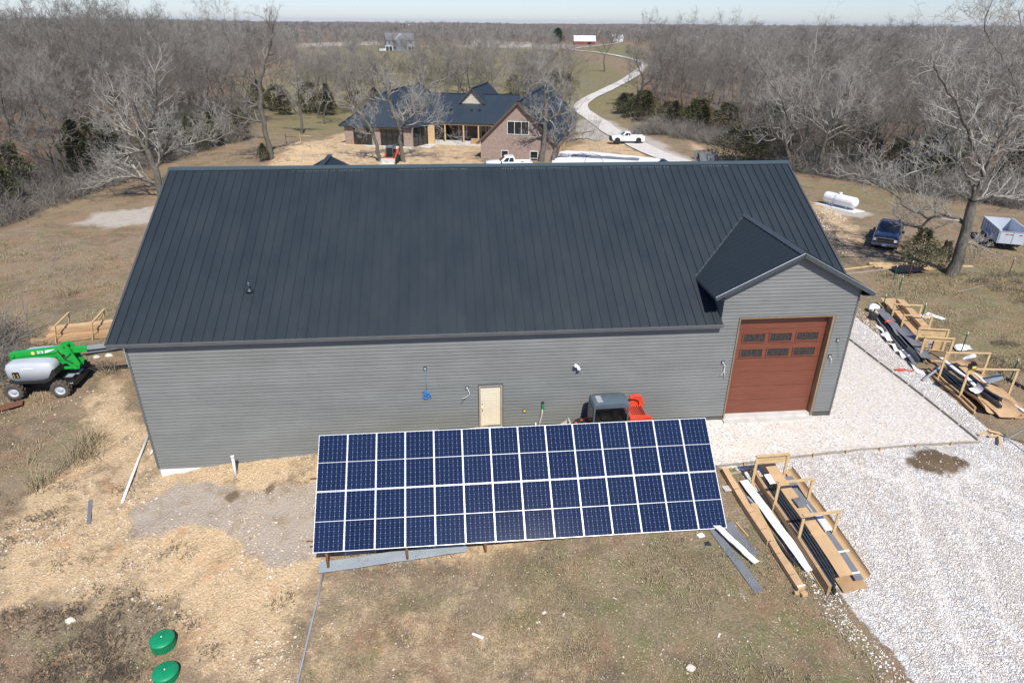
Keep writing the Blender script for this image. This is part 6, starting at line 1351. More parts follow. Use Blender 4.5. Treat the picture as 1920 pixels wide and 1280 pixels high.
    mb=MB(); mb.bb(-2.955,-2.93,-.64,.64,z0+.66,z0+.73); mb.bb(-2.955,-2.93,-.62,.62,z0+.30,z0+.34); mb.bb(-2.955,-2.93,-.64,-.58,z0+.34,z0+.66); mb.bb(-2.955,-2.93,.58,.64,z0+.34,z0+.66); mb.bb(-2.95,-2.93,-.58,.58,z0+.46,z0+.485); mb.build('grille_surround',Mt[gm],gr)
    mb=MB(); mb.loft([[(-2.95+abs(y)**2*.13+dx,y,z) for dx,z in ((0,z0+.02),(-.06,z0+.06),(-.06,z0+.22),(0,z0+.27),(.2,z0+.27),(.2,z0+.02))] for y in (-.94,-.6,0,.6,.94)]); mb.build('bumper',Mt['black' if blackfront else 'chrome'],e,False,.01)
    mb=MB(); mb.bb(2.82,2.96,-.9,.9,z0+.02,z0+.2); mb.build('rear_bumper',Mt['chrome'],e,False,.02)
    mb=MB(); mb.bb(-3.035,-3.02,-.16,.16,z0+.06,z0+.21); mb.build('licence_plate',Mt['white'],e)
    if blackfront:
        mb=MB(); mb.prism([(-3.1,z0-.05),(-3.15,z0+.35),(-2.95,z0+.55),(-2.85,z0+.5),(-2.9,z0-.05)],-.98,.98,'y'); mb.tube([(-3.1,-.7,z0+.3),(-3.15,-.7,z0+.75),(-3.15,.7,z0+.75),(-3.1,.7,z0+.3)],.04,8); mb.build('brush_guard',Mt['black'],e,False,.02)
    mb=MB(); mb.bar((-2.4,-.4,z0-.02),(2.6,-.4,z0-.02),.1,.12); mb.bar((-2.4,.4,z0-.02),(2.6,.4,z0-.02),.1,.12); mb.bar((-1.95,-.8,z0+.02),(-1.95,.8,z0+.02),.12,.12); mb.bar((1.75,-.8,z0+.02),(1.75,.8,z0+.02),.12,.12); mb.build('frame_rails',Mt['black'],e)
    return e
axb=math.atan2(.80,.62)
pickup('pickup_truck',(48.1+.62*2.95,23.4+.80*2.95,float(gz(49.9,25.8))),axb,'bluepaint','navy blue crew cab pickup facing the camera on bare ground beneath the largest tree')
pickup('pickup_truck',(40.35,76.2,float(gz(40.3,76.2))),R(-4),'whitegl','white lifted pickup with black front bumper parked on the gravel right of the house',lifted=.28,crew=False,blackfront=True).scale=(.87,.87,.87)
pickup('pickup_truck',(20.6,57.6,float(gz(20.6,57.6))),R(0),'whitegl','white crew cab pickup before the brick gable, mostly hidden by the roof ridge')
# --- dump trailer
t=thing('dump_trailer','pale grey dump trailer at the right edge of the photo behind the large tree','trailer',(60.2,24.6,float(gz(60,24.5))+.02),0); 
axt=Vector((59.6-57.7,21.4-22.35,0)).normalized(); t.rotation_euler=(0,0,math.atan2(-(22.35-21.4),1.9)+PI)
# local: +x toward left in view? build symmetrical long axis y
t.location=(59.6,24.9,float(gz(59.6,24.9))+.02); t.rotation_euler=(0,0,R(-24))
mb=MB(); w2,l2_,zb0,zt0=1.05,2.2,.62,1.72
def wall(pts,th,name,mat='trailer'):
    pass
mb.bb(-w2,w2,-l2_,l2_,zb0,zb0+.06); mb.bb(-w2,-w2+.06,-l2_,l2_,zb0+.06,zt0); mb.bb(w2-.06,w2,-l2_,l2_,zb0+.06,zt0); mb.bb(-w2+.06,w2-.06,l2_-.06,l2_,zb0+.06,zt0)
body=mb.build('box',Mt['trailer'],t,False,.008)
mb=MB(); mb.bb(-w2+.02,w2-.02,-l2_-.05,-l2_,zb0,zt0-.12); gt=mb.build('tailgate',Mt['trailer'],t,False,.01)
mb=MB(); mb.bb(-.02,.02,-l2_-.08,-l2_-.05,zb0,zt0-.12); mb.bb(-w2,w2,-l2_-.07,-l2_-.05,zt0-.14,zt0-.07); mb.bb(-.95,-.9,-l2_-.08,-l2_-.05,zb0,zt0-.12); mb.bb(.9,.95,-l2_-.08,-l2_-.05,zb0,zt0-.12); mb.build('gate_bars',Mt['galv'],gt)
for x in (-.55,-.25,.4): 
    mb=MB(); mb.bb(x,x+.22,-l2_-.083,-l2_-.071,zt0-.35,zt0-.30); mb.build('reflector',Mt['red'],gt)
mb=MB()
for s in (-1,1):
    for k in range(7): y=-l2_+.25+k*(2*l2_-.5)/6; mb.bar((s*(w2+.03),y,zb0),(s*(w2+.03),y,zt0-.05),.06,.05,(0,1,0))
    mb.bar((s*(w2+.02),-l2_,zt0),(s*(w2+.02),l2_,zt0),.09,.07)
    mb.prism([(-.95,.62),(-.75,.98),(.75,.98),(.95,.62),(.85,.62),(.70,.90),(-.70,.90),(-.85,.62)],s*w2 if s>0 else -w2-.30,w2+.30 if s>0 else -w2,'x')
mb.build('side_post',Mt['trailer'],t)
for s in (-1,1):
    for y in (-.42,.42): wheel(t,(s*(w2+.13),y,.37),.36,.22,'x','blackrub','galv')
mb=MB(); mb.bar((-.4,-l2_,.5),(-.4,l2_,.5),.12,.15); mb.bar((.4,-l2_,.5),(.4,l2_,.5),.12,.15); mb.bar((-.4,l2_,.5),(0,l2_+1.3,.5),.1,.12); mb.bar((.4,l2_,.5),(0,l2_+1.3,.5),.1,.12); mb.build('frame',Mt['black'],t)
# --- propane tank
e=thing('gas_tank','long white gas tank with cables draped over it on pale slabs','gas tank',(52.3,37.4,float(gz(52.3,37.4))+.08),math.atan2(36.03-38.9,53.04-51.71))
e.scale=(.86,.86,.86)
mb=MB(); Lt=1.75; r_t=.60; prof=[]
for k in range(9): a=PI/2*k/8; prof.append((max(.001,r_t*math.sin(a)),-Lt-.45*math.cos(a)))
for k in range(9): a=PI/2*(1-k/8); prof.append((max(.001,r_t*math.sin(a)),Lt+.45*math.cos(a)))
mb.lathe(prof,32,(0,0,.86),'x'); tk=mb.build('vessel',Mt['whitegl'],e,True)
mb=MB(); mb.lathe([(.19,0),(.19,.2),(.16,.25),(0,.26)],20,(-.15,0,1.42)); mb.build('valve_dome',Mt['whitegl'],tk,True)
for x in (-1.1,1.1):
    for y in (-.3,.3): mb=MB(); mb.bar((x,y,.05),(x,y,.50),.14,.07); mb.build('leg',Mt['white'],e)
mb=MB()
for k in range(4):
    o_=.05*k; mb.tube([(-.55+o_,-.75,.02),(-.52+o_,-.66,.8),(-.47+o_,-.45,1.3),(-.38+o_,-.1,1.49),(-.25+o_*.5,.05,1.5)],.018,6)
mb.build('draped_cable',Mt['galv'],e,True)
mb=MB(); mb.bb(-2.6,2.6,-.98,-.45,-.1,.0); mb.bb(-1.9,2.7,-.40,.95,-.1,-.01); sl_=mb.build('slab',simple('pale_pad_concrete',(.60,.60,.58),.9,0,.1,2),e,False,.01)
# ---------------------------------------------------------------- brick house
HT=-R(16); house=thing('brick_house','rose brown brick house with dark blue roofs and a steep gable wing','house',(17.5,65.7,0),HT)
def seamed(name,quads,parent,mat='roof_h',sp=.41,gap=.0,direction=None):
    """quads: list of (eaveA,eaveB,ridgeB,ridgeA) planes; seams run eave->ridge"""
    mb=MB()
    for q_ in quads:
        a,b,c_,d_=[Vector(p) for p in q_]; n=(b-a).cross(d_-a)
        if n.length<1e-4: n=(b-a).cross(c_-a)
        n.normalize(); n=n if n.z>0 else -n
        mb.add([a,b,c_,d_],[(0,1,2,3)]); mb.add([p-n*.14 for p in (a,b,c_,d_)],[(0,1,2,3)])
        mb.bar(a-n*.07,b-n*.07,.03,.16,n)
        e=(b-a); L=e.length; e.normalize(); up=n.cross(e); 
        if up.z<0: up=-up
        poly=[a,b,c_,d_]; k=int(L/sp) 
        # seams: lines a+e*t + up*s clipped by polygon
        pts2=[((p-a).dot(e),(p-a).dot(up)) for p in poly]
        t=sp*.5; tmax=max(p[0] for p in pts2); tmin=min(p[0] for p in pts2)
        t=math.floor(tmin/sp)*sp+sp*.5
        while t<tmax:
            ys=[]
            for i in range(4):
                (x0,y0),(x1,y1)=pts2[i],pts2[(i+1)%4]
                if (x0-t)*(x1-t)<0: ys.append(y0+(y1-y0)*(t-x0)/(x1-x0))
            if len(ys)>=2 and max(ys)-min(ys)>.2: mb.bar(a+e*t+up*min(ys)+n*.02,a+e*t+up*max(ys)+n*.02,.03,.05,n)
            t+=sp
    return mb.build(name,Mt[mat],parent)
def ridge(parent,a,b,mat='trim',w=.18):
    a,b=Vector(a),Vector(b); mb=MB(); mb.bar(a+Vector((0,0,.05)),b+Vector((0,0,.05)),w*1.6,.06); return mb.build('ridge_cap',Mt['roof'],parent)
def wallbox(name,x0,x1,y0,y1,z0,z1,mat,parent): mb=MB(); mb.bb(x0,x1,y0,y1,z0,z1); return mb.build(name,Mt[mat],parent)
def window(parent,x,z,w_,h,y,nd=-1,frame='ownwhite',mull=1,glass='glass',th=.07,axis='x',rail=False):
    """window on a plane y=const facing nd"""
    def B(mb,a0,a1,b0,b1,c0,c1):
        if axis=='x': mb.bb(a0,a1,min(b0,b1),max(b0,b1),c0,c1)
        else: mb.bb(min(b0,b1),max(b0,b1),a0,a1,c0,c1)
    mb=MB(); x0,x1,z0,z1=x-w_/2,x+w_/2,z-h/2,z+h/2; ya,yb_=y+nd*.005,y+nd*.06
    B(mb,x0-th,x1+th,ya,yb_,z1,z1+th); B(mb,x0-th,x1+th,ya,yb_,z0-th,z0); B(mb,x0-th,x0,ya,yb_,z0,z1); B(mb,x1,x1+th,ya,yb_,z0,z1)
    for k in range(1,mull): xx=x0+w_*k/mull; B(mb,xx-.03,xx+.03,ya,yb_,z0,z1)
    if rail: B(mb,x0,x1,ya,yb_,z-.025,z+.025) if mull==1 else None
    f=mb.build('window',Mt[frame],parent); mb=MB(); B(mb,x0,x1,y+nd*.008,y+nd*.02,z0,z1); mb.build('pane',Mt[glass],f); return f
# right wing (steep gable, ridge along local y)
W,LW,ez,rz=10.0,29.0,2.45,7.35
mb=MB(); mb.prism([(0,-1.6),(W,-1.6),(W,ez),(W/2,rz-.25),(0,ez)],0,.25,'y'); gw=mb.build('gable_wall',Mt['brick'],house)
mb=MB(); mb.bb(W-.25,W,.25,LW,-2.4,ez); sw_=mb.build('side_wall',Mt['brick'],house)
mb=MB(); mb.prism([(0,-2.4),(W,-2.4),(W,ez),(W/2,rz-.25),(0,ez)],LW-.25,LW,'y'); mb.build('rear_wall',Mt['brick'],house)
mb=MB(); mb.bb(0,.25,.25,LW,-1.6,ez); mb.build('side_wall',Mt['brick'],house)
ov=.45; sl_w=(rz-ez)/(W/2)
seamed('wing_roof',[((-ov,-.35,ez-ov*sl_w),(-ov,LW+.35,ez-ov*sl_w),(W/2,LW+.35,rz),(W/2,-.35,rz))],house)
seamed('wing_roof',[((W+ov,-.35,ez-ov*sl_w),(W+ov,LW+.35,ez-ov*sl_w),(W/2,LW+.35,rz),(W/2,-.35,rz))],house)
mb=MB()
for s in (-1,1): mb.bar((W/2,-.38,rz-.12),(W/2+s*(W/2+ov),-.38,ez-ov*sl_w-.12),.05,.26,(s*sl_w,0,1))
mb.build('barge_board',simple('brown_barge_board',(.10,.065,.045),.7,0,.15,2),house)
mb=MB(); mb.bar((W/2,-.3,rz+.06),(W/2,LW+.3,rz+.06),.42,.05); mb.build('ridge_cap',Mt['roof'],house)
window(gw,5.05,4.05,2.75,1.55,0,-1,'ownwhite',3); window(gw,3.3,.55,.85,1.05,0,-1,'ownwhite'); window(gw,7.25,.25,.95,1.75,0,-1,'ownwhite',1,'glass',.08,'x',True)
for y0 in (1.6,5.6,9.6): 
    mb=MB(); mb.bb(W+.01,W+.06,y0,y0+3.0,-.9,1.6); mb.build('garage_door',simple('timber_garage_door',(.33,.19,.09),.7,0,.15,2) if y0<2 else Mt['pinez'],sw_)
mb=MB(); mb.bb(W-.02,W+.06,-.07,.06,-.5,ez-.3); mb.build('downpipe',Mt['trim'],house)
# shed dormers on the right slope
for y0 in (9.5,15.5):
    mb=MB(); x0=W/2+1.2; z0=rz-1.2*sl_w; mb.prism([(x0,z0-.05),(x0+2.4,z0-.9),(x0+2.4,z0-2.4*sl_w+.02)],y0,y0+1.8,'y'); d_=mb.build('dormer',Mt['roof_h'],house)
    mb=MB(); mb.bb(x0+2.41,x0+2.45,y0+.25,y0+1.55,z0-2.2,z0-1.05); mb.build('pane',Mt['glass'],d_)
# middle: main roof, eave at v=11.2
me_,mr,mz0,mz1=11.2,18.3,2.85,6.35
seamed('main_roof',[((-12.6,me_,mz0),(.4,me_,mz0),(2.2,mr,mz1),(-12.6,mr,mz1))],house)
seamed('main_roof',[((-12.6,2*mr-me_,mz0),(.4,2*mr-me_,mz0),(.4,mr,mz1),(-12.6,mr,mz1))],house)
ridge(house,(-12.6,mr,mz1),(2.0,mr,mz1))
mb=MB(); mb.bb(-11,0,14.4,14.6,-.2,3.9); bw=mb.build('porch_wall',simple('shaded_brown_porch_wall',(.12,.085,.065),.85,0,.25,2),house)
window(bw,-6.2,1.35,1.2,1.9,14.4,-1,'ownwhite',2); window(bw,-2.9,1.1,.75,2.1,14.4,-1,'ownwhite',1); window(bw,-1.7,1.1,.75,2.1,14.4,-1,'ownwhite',1); window(bw,-8.2,1.3,1.6,2.0,14.4,-1,'trim',1)
mb=MB(); mb.bb(-10.9,-.02,9.8,14.4,-.8,.02); mb.build('porch_slab',Mt['concrete'],house)
for x in (-8.2,-5.3,-3.0,-.9):
    mb=MB(); mb.bb(x-.09,x+.09,11.35,11.53,.02,2.65); mb.build('porch_post',Mt['pinez'],house)
mb=MB(); mb.bb(-11,0,11.35,11.53,2.55,2.78); mb.build('porch_beam',Mt['pine'],house)
o=wallbox('hot_tub_box',-4.0,-2.7,10.6,11.2,.03,.75,'card2',None); o.name='wooden_crate'; o.matrix_world=house.matrix_world@o.matrix_world if False else Matrix.Translation((17.5,65.7,0))@Matrix.Rotation(HT,4,'Z'); tag(o,'reddish brown box standing on the house porch slab beside a yellow post','crate')
# stone dormer in the main roof
dx,dv,dz0,dz1,dw=-4.95,15.9,5.05,7.4,2.4; dsl=(dz1-dz0)/dw
mb=MB(); mb.prism([(dx-dw+.25,dz0),(dx+dw-.25,dz0),(dx,dz1-.28)],dv,dv+.15,'y'); dg_=mb.build('stone_gable',Mt['stone'],house)
for s in (-1,1): seamed('dormer_roof',[((dx+s*(dw+.25),dv-.35,dz0-.25*dsl),(dx+s*(dw+.25),dv+11,dz0-.25*dsl),(dx,dv+11,dz1),(dx,dv-.35,dz1))],house)
mb=MB()
for s in (-1,1): mb.bar((dx,dv-.38,dz1-.10),(dx+s*(dw+.25),dv-.38,dz0-.25*dsl-.10),.05,.22,(s*dsl,0,1))
mb.bb(dx-dw,dx+dw,dv-.1,dv,dz0-.08,dz0+.06); mb.build('barge_board',Mt['trim'],house)
mb=MB(); mb.bar((dx,dv-.35,dz1+.06),(dx,dv+11,dz1+.06),.34,.05); mb.build('ridge_cap',Mt['roof'],house)
for x in (-8.0,-4.7,-3.4): 
    v_=14.2; z=mz0+(v_-me_)*(mz1-mz0)/(mr-me_); mb=MB(); mb.bb(x-.18,x+.18,v_-.15,v_+.15,z-.05,z+.22); mb.build('roof_vent',Mt['black'],house)
# left wing: hipped front, ridge along y
lx0,lx1,lv0,lv1,lez,lrz=-22.7,-11.6,5.7,28.0,2.7,7.0; lc=(lx0+lx1)/2
seamed('left_roof',[((lx0,lv0,lez),(lx1,lv0,lez),(lc,lv0+5.3,lrz),(lc,lv0+5.3,lrz))],house)
seamed('left_roof',[((lx0,lv1,lez),(lx0,lv0,lez),(lc,lv0+5.3,lrz),(lc,lv1,lrz))],house)
seamed('left_roof',[((lx1,lv0,lez),(lx1,lv1,lez),(lc,lv1,lrz),(lc,lv0+5.3,lrz))],house)
mb=MB()
for a,b in (((lc,lv0+5.3,lrz),(lc,lv1,lrz)),((lx0,lv0,lez),(lc,lv0+5.3,lrz)),((lx1,lv0,lez),(lc,lv0+5.3,lrz))): mb.bar(Vector(a)+Vector((0,0,.05)),Vector(b)+Vector((0,0,.05)),.3,.05)
mb.build('ridge_cap',Mt['roof'],house)
# front wall with piers
mb=MB(); wy=6.25
for x0,x1 in ((-22.1,-20.75),(-17.9,-16.55),(-13.0,-11.5)): mb.bb(x0,x1,wy,wy+.3,-1.2,lez-.05)
mb.bb(-22.1,-11.5,wy+.02,wy+.29,lez-.35,lez-.04)
fwall=mb.build('front_wall',Mt['brick'],house)
for x0,x1,m_ in ((-20.75,-17.9,4),(-16.55,-13.0,4)):
    mb=MB(); mb.bb(x0,x1,wy+.1,wy+.14,-.15,lez-.35); g=mb.build('window_wall',Mt['glass'],house)
    mb=MB(); 
    for k in range(m_+1): xx=x0+(x1-x0)*k/m_; mb.bb(xx-.035,xx+.035,wy+.02,wy+.10,-.15,lez-.35)
    mb.bb(x0,x1,wy+.02,wy+.1,-.18,-.11); mb.build('window_frame',Mt['black'],g)
    mb=MB(); mb.bb(x0+(x1-x0)*.64,x0+(x1-x0)*.78,wy+.5,wy+.55,-.1,1.2); mb.build('green_door_leaf',simple('sage_green_board',(.12,.22,.13),.7,0,.1,2),house) if x0<-18 else None
mb=MB(); mb.bar((-11.5,wy+.1,1.1),(-10.4,9.4,1.1),.06,2.7); ga=mb.build('window_wall',Mt['glass'],house)
mb=MB()
for t in (0,.33,.66,1): p=Vector((-11.5,wy+.05,0)).lerp(Vector((-10.35,9.4,0)),t); mb.bb(p.x-.05,p.x+.05,p.y-.05,p.y+.05,-.25,2.5)
mb.build('window_frame',Mt['black'],ga)
mb=MB(); mb.bb(-10.5,-9.3,9.5,9.7,-.2,2.7); mb.build('side_panel',Mt['pinez'],house)
seamed('bay_roof',[((-11.9,5.75,2.68),(-9.6,10.6,2.72),(-11.2,12.4,3.6),(-13.4,9.0,3.6))],house)
mb=MB(); mb.bb(-22.1,-21.8,6.55,27.6,-1.2,2.7); mb.build('side_wall',Mt['brick'],house)
mb=MB(); mb.bb(-22.1,-11.9,27.6,27.9,-1.2,2.7); mb.prism([(-22.1,2.7),(-11.9,2.7),(-17,6.6)],27.6,27.9,'y'); mb.build('rear_wall',Mt['brick'],house)
mb=MB(); mb.bb(-22,-11.6,6.6,14,-.2,-.05); mb.build('floor_slab',Mt['concrete'],house)
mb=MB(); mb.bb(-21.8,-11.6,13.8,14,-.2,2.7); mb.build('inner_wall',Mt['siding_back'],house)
mb=MB(); mb.bb(-22.6,-11.2,4.4,6.2,-.6,.02); mb.bb(-11.2,-9.0,6.2,9.8,-.6,-.03); mb.build('walkway',Mt['concrete'],house)
# flatbed with steel rail stack on the yard slab, dumpster
e=thing('ground_sheet','pale blue grey sheet spread on the white yard slab right of the brick gable','sheet',(34.2,64.2,float(gz(34.2,64.2))+.14),R(-22))
mb=MB(); secs=[[(x,y,.03+.03*math.sin(x*1.7+y)+.02*math.sin(x*4)) for y in (-.9,-.4,.1,.6,.9)] for x in np.linspace(-4.6,4.6,24)]
mb.loft(secs,False,0,False); mb.build('sheet',Mt['boardgrey'],e,True)
mb=MB(); mb.tube([(-3.2,-1.6,.0),(-3.0,-1.6,.75),(-2.2,-1.6,1.1),(-1.2,-1.6,.85),(-.7,-1.6,.0)],.03,8); o=mb.build('black_hose',Mt['black'],None,True); o.location=(34.0,62.6,float(gz(34,62.6))+.1); tag(o,'black arched hose on the white yard slab before the house','hose')
e=thing('dumpster','small grey open skip of scrap beside the wide green cedar','skip',(47.6,62.6,float(gz(47.6,62.6))),R(10)); mb=MB()
mb.prism([(-1.2,0),(1.2,0),(1.5,1.2),(-1.5,1.2)],-.8,-.74,'y'); mb.prism([(-1.2,0),(1.2,0),(1.5,1.2),(-1.5,1.2)],.74,.8,'y'); mb.bb(-1.2,1.2,-.74,.74,0,.06); mb.bar((-1.2,0,0),(-1.5,0,1.2),1.5,.05,(1,0,0)) if False else None
mb.build('tub',Mt['boardgrey'],e,False,.01); mb=MB(); 
for k in range(9): mb.box((random.uniform(-.9,.9),random.uniform(-.5,.5),.7+random.uniform(0,.4)),(random.uniform(.3,1.2),.25,.08),Matrix.Rotation(random.uniform(0,3),3,'Z')@Matrix.Rotation(random.uniform(-.5,.5),3,'X'))
mb.build('scrap_boards',Mt['card2'],e)
# ---------------------------------------------------------------- far buildings
def gable_building(name,label,loc,rz,L,W,h,rh,wall,roof,cat,wins=(),ov=.4,two=False):
    e=thing(name,label,cat,loc,rz); mb=MB(); mb.prism([(-W/2,-2),(W/2,-2),(W/2,h),(0,h+rh),(-W/2,h)],-L/2,L/2,'x'); b=mb.build('wall',Mt[wall],e)
    mb=MB(); s=rh/(W/2)
    for d in (-1,1): mb.loft([[(-L/2-ov,0,h+rh+.08),(L/2+ov,0,h+rh+.08),(L/2+ov,d*(W/2+ov),h-ov*s+.08),(-L/2-ov,d*(W/2+ov),h-ov*s+.08)],[(-L/2-ov,0,h+rh-.05),(L/2+ov,0,h+rh-.05),(L/2+ov,d*(W/2+ov),h-ov*s-.05),(-L/2-ov,d*(W/2+ov),h-ov*s-.05)]])
    mb.build('roof',Mt[roof],e)
    for (x,z,w_,hh) in wins: mb=MB(); mb.bb(x-w_/2,x+w_/2,-W/2-.06,-W/2-.02,z-hh/2,z+hh/2); mb.build('window',Mt['glass'],e)
    return e
Mt['greyroof']=simple('grey_shingle_far_roof',(.14,.14,.145),.9,0,.1,1); Mt['slateblue']=simple('slate_blue_far_siding',(.20,.24,.29),.8,0,.1,1)
FH=gable_building('farmhouse','slate blue two storey farmhouse with white porch trim far behind the left woods edge',(-14.5,423,float(gz(-14.5,423))),R(8),17,10,6.2,3.6,'slateblue','greyroof','house',[(x,z,1.0,1.5) for x in (-6.5,-3.5,3,6.5) for z in (1.8,4.8)])
mb=MB(); mb.prism([(-3,-1),(3,-1),(3,6.2),(0,9.4),(-3,6.2)],-8.5,-5,'y'); mb.build('front_gable',Mt['slateblue'],FH)
mb=MB(); mb.bar((0,-8.6,9.5),(-3.4,-8.6,6.0),.3,.3); mb.bar((0,-8.6,9.5),(3.4,-8.6,6.0),.3,.3); mb.bb(-9,-5,-7,-5,2.6,2.9); mb.bb(4,9,-7,-5,2.6,2.9)
mb.bb(-9,-5,-7,-5,-.6,0); mb.build('porch',Mt['ownwhite'],FH)
for x in (-9,-7,-5,4.2,6.5,9): mb=MB(); mb.bb(x-.15,x+.15,-7,-6.7,-1,2.6); mb.build('porch_post',Mt['ownwhite'],FH)
mb=MB(); mb.bb(-13,-9,-9,-6,-.6,1.3); mb.build('white_annex',Mt['ownwhite'],FH)
RB=gable_building('red_barn','red board barn with pale metal roof beside the far driveway curve',(139,619,float(gz(139,619))),R(-6),19,12,2.9,4.2,'barnred','white','barn',[(4,1.5,3,3)])
gable_building('farm_shed','small white farm building right of the red barn',(186,690,float(gz(186,690))),R(5),11,8,3.6,2.6,'ownwhite','white','farm building')
gable_building('white_farmhouse','bright white farmhouse at the far field edge above the right woodland',(394,833,float(gz(394,833))),R(20),17,9,3.6,3.2,'ownwhite','greyroof','house',[(x,1.9,1.4,1.6) for x in (-5,0,5)])
gable_building('small_white_shed','tiny white shed in the far field left of the bright white farmhouse',(250,640,float(gz(250,640))+1),R(30),6,4,3,1.6,'ownwhite','white','shed')
# ---------------------------------------------------------------- packing crates, boxes, boards
ZAX=Vector((0,0,1))
class Fr:
    """local frame: origin world point, x axis direction in plan; heights follow the ground"""
    def __init__(s,o,d): s.o=Vector(o[:2]); s.x=Vector(d).normalized(); s.y=Vector((-s.x.y,s.x.x)); s.k=1.0
    def w(s,a,b): p=s.o+s.x*(a*s.k)+s.y*b; return p.x,p.y
    def P(s,a,b,z=0): x,y=s.w(a,b); return Vector((x,y,float(gz(x,y))+z))
def beam(mb,p,q,w,h): mb.bar(p,q,w,h)
def crate_frame(F,a,b0,b1,h,label,group=None,head=False,mat='pinez',lean=0):
    """an upright timber hoop across the stack: two legs, a top rail, a bottom rail"""
    p0,p1=F.P(a,b0),F.P(a,b1); e=bpy.data.objects.new('timber_hoop',None); COL.objects.link(e); e.empty_display_size=.2; e.parent=group; e.location=p0-group.location; o=p0
    l=Vector((F.x.x,F.x.y,0))*lean
    def L(p): return p-o
    for p in (p0,p1):
        mb=MB(); mb.bar(L(p)+Vector((0,0,-.05)),L(p)+Vector((0,0,h))+l,.115,.05,(F.x.x,F.x.y,0)); mb.build('upright',Mt['pinez'],e,False,.004)
    mb=MB(); y=Vector((F.y.x,F.y.y,0))*.06; zt_=max(p0.z,p1.z)+h-.0; a0=Vector((p0.x,p0.y,zt_))+l; a1=Vector((p1.x,p1.y,zt_))+l
    mb.bar(L(a0)-y,L(a1)+y,.12,.05); mb.build('top_rail',Mt['pine'],e,False,.004)
    mb=MB(); mb.bar(L(p0+Vector((0,0,.04)))-y,L(p1+Vector((0,0,.04)))+y,.09,.04); mb.build('bottom_rail',Mt['pine'],e,False,.004)
    if head:
        for zz in (h-.16,h-.34,h-.52)[:head]:
            mb=MB(); x_=Vector((F.x.x,F.x.y,0))*.035; mb.bar(L(a0)-x_+Vector((0,0,zz-h)),L(a1)-x_+Vector((0,0,zz-h)),.02,.15); mb.build('head_board',Mt['pine'],e,False,.003)
    return e
def sheet(name,F,a0,a1,b0,b1,z,mat,label,cat,th=.012,curl=0,twist=0,sag=.0,n=14,group=None,slope=0,seed=0,taper=1.0):
    """thin long sheet; curl lifts one long edge into a rounded flap; follows ground"""
    r=random.Random(seed+len(label)); o=F.P((a0+a1)/2,(b0+b1)/2); secs=[]; m_=7
    for i in range(n+1):
        t=i/n; a=a0+(a1-a0)*t; row=[]; tp=1-(1-taper)*t
        for k in range(m_+1):
            u=k/m_; b=b0+(b1-b0)*(u*tp+(1-tp)/2)
            zz=z+sag*math.sin(t*PI)+twist*(u-.5)*math.sin(t*5+seed)*.18+(curl*(max(0,u-.35)/.65)**2 if curl>0 else -curl*(max(0,.65-u)/.65)**2)+slope*u+.004*math.sin(t*11+k+seed)
            bb=b-(curl*.55*(max(0,u-.35)/.65)**2.2 if curl>0 else curl*.55*(max(0,.65-u)/.65)**2.2)
            p=F.P(a,bb,zz)-o; row.append(p)
        secs.append(row)
    mb=MB(); mb.loft(secs,False,0,False); mb.loft([[p-Vector((0,0,th)) for p in row] for row in secs],False,0,False)
    for row in (secs[0],secs[-1]): mb.loft([row,[p-Vector((0,0,th)) for p in row]],False,0,False)
    for k in (0,m_): mb.loft([[row[k] for row in secs],[row[k]-Vector((0,0,th)) for row in secs]],False,0,False)
    ob=mb.build(name,Mt[mat]); ob.location=o; tag(ob,label,cat,group); return ob
def lbox(name,F,a0,a1,b0,b1,z0,z1,mat,label,cat,group=None,bend=0,ends=None,twist=0):
    """long carton following the ground, with slight bend; open ends show darker inside"""
    o=F.P((a0+a1)/2,(b0+b1)/2); n=8; secs=[]
    for i in range(n+1):
        t=i/n; a=a0+(a1-a0)*t; sh=bend*math.sin(t*PI); q=[F.P(a,b0+sh,z0),F.P(a,b1+sh,z0),F.P(a,b1+sh,z1+twist*t),F.P(a,b0+sh,z1-twist*t)]
        secs.append([p-o for p in q])
    mb=MB(); mb.loft(secs); ob=mb.build(name,Mt[mat],None,False,.006); ob.location=o; tag(ob,label,cat,group)
    if mat in ('card','card2'):
        mb=MB()
        for t in (.3,.62,.86):
            a=a0+(a1-a0)*t; sh=bend*math.sin(t*PI); mb.bar(F.P(a,b0+sh,z1+.003)-o,F.P(a,b1+sh,z1+.003)-o,.05,.004)
        mb.build('tape_strip',Mt['card2' if mat=='card' else 'card'],ob)
    return ob
# ===== front stack beside the solar panels. a runs from far end toward camera
f0=Vector((25.86,-2.9)); fd=Vector((.05,-1)).normalized(); F=Fr(f0,fd)   # y axis of F points +x (right)
def rel(x,y): p=Vector((x,y))-F.o; return p.dot(F.x),p.dot(F.y)
G1=thing('packing_crate','open packing crate with three timber hoops on the white gravel near the solar panels','packing crate',F.P(3.5,.2))
crate_frame(F,.95,-.60,.76,1.33,'pale timber hoop with end board at the far end of the front packing crate',G1,2)
crate_frame(F,2.45,-.42,.98,1.28,'pale timber hoop across the middle of the front packing crate',G1)
crate_frame(F,4.2,-.36,1.02,1.28,'pale timber hoop nearest the camera on the front packing crate',G1)
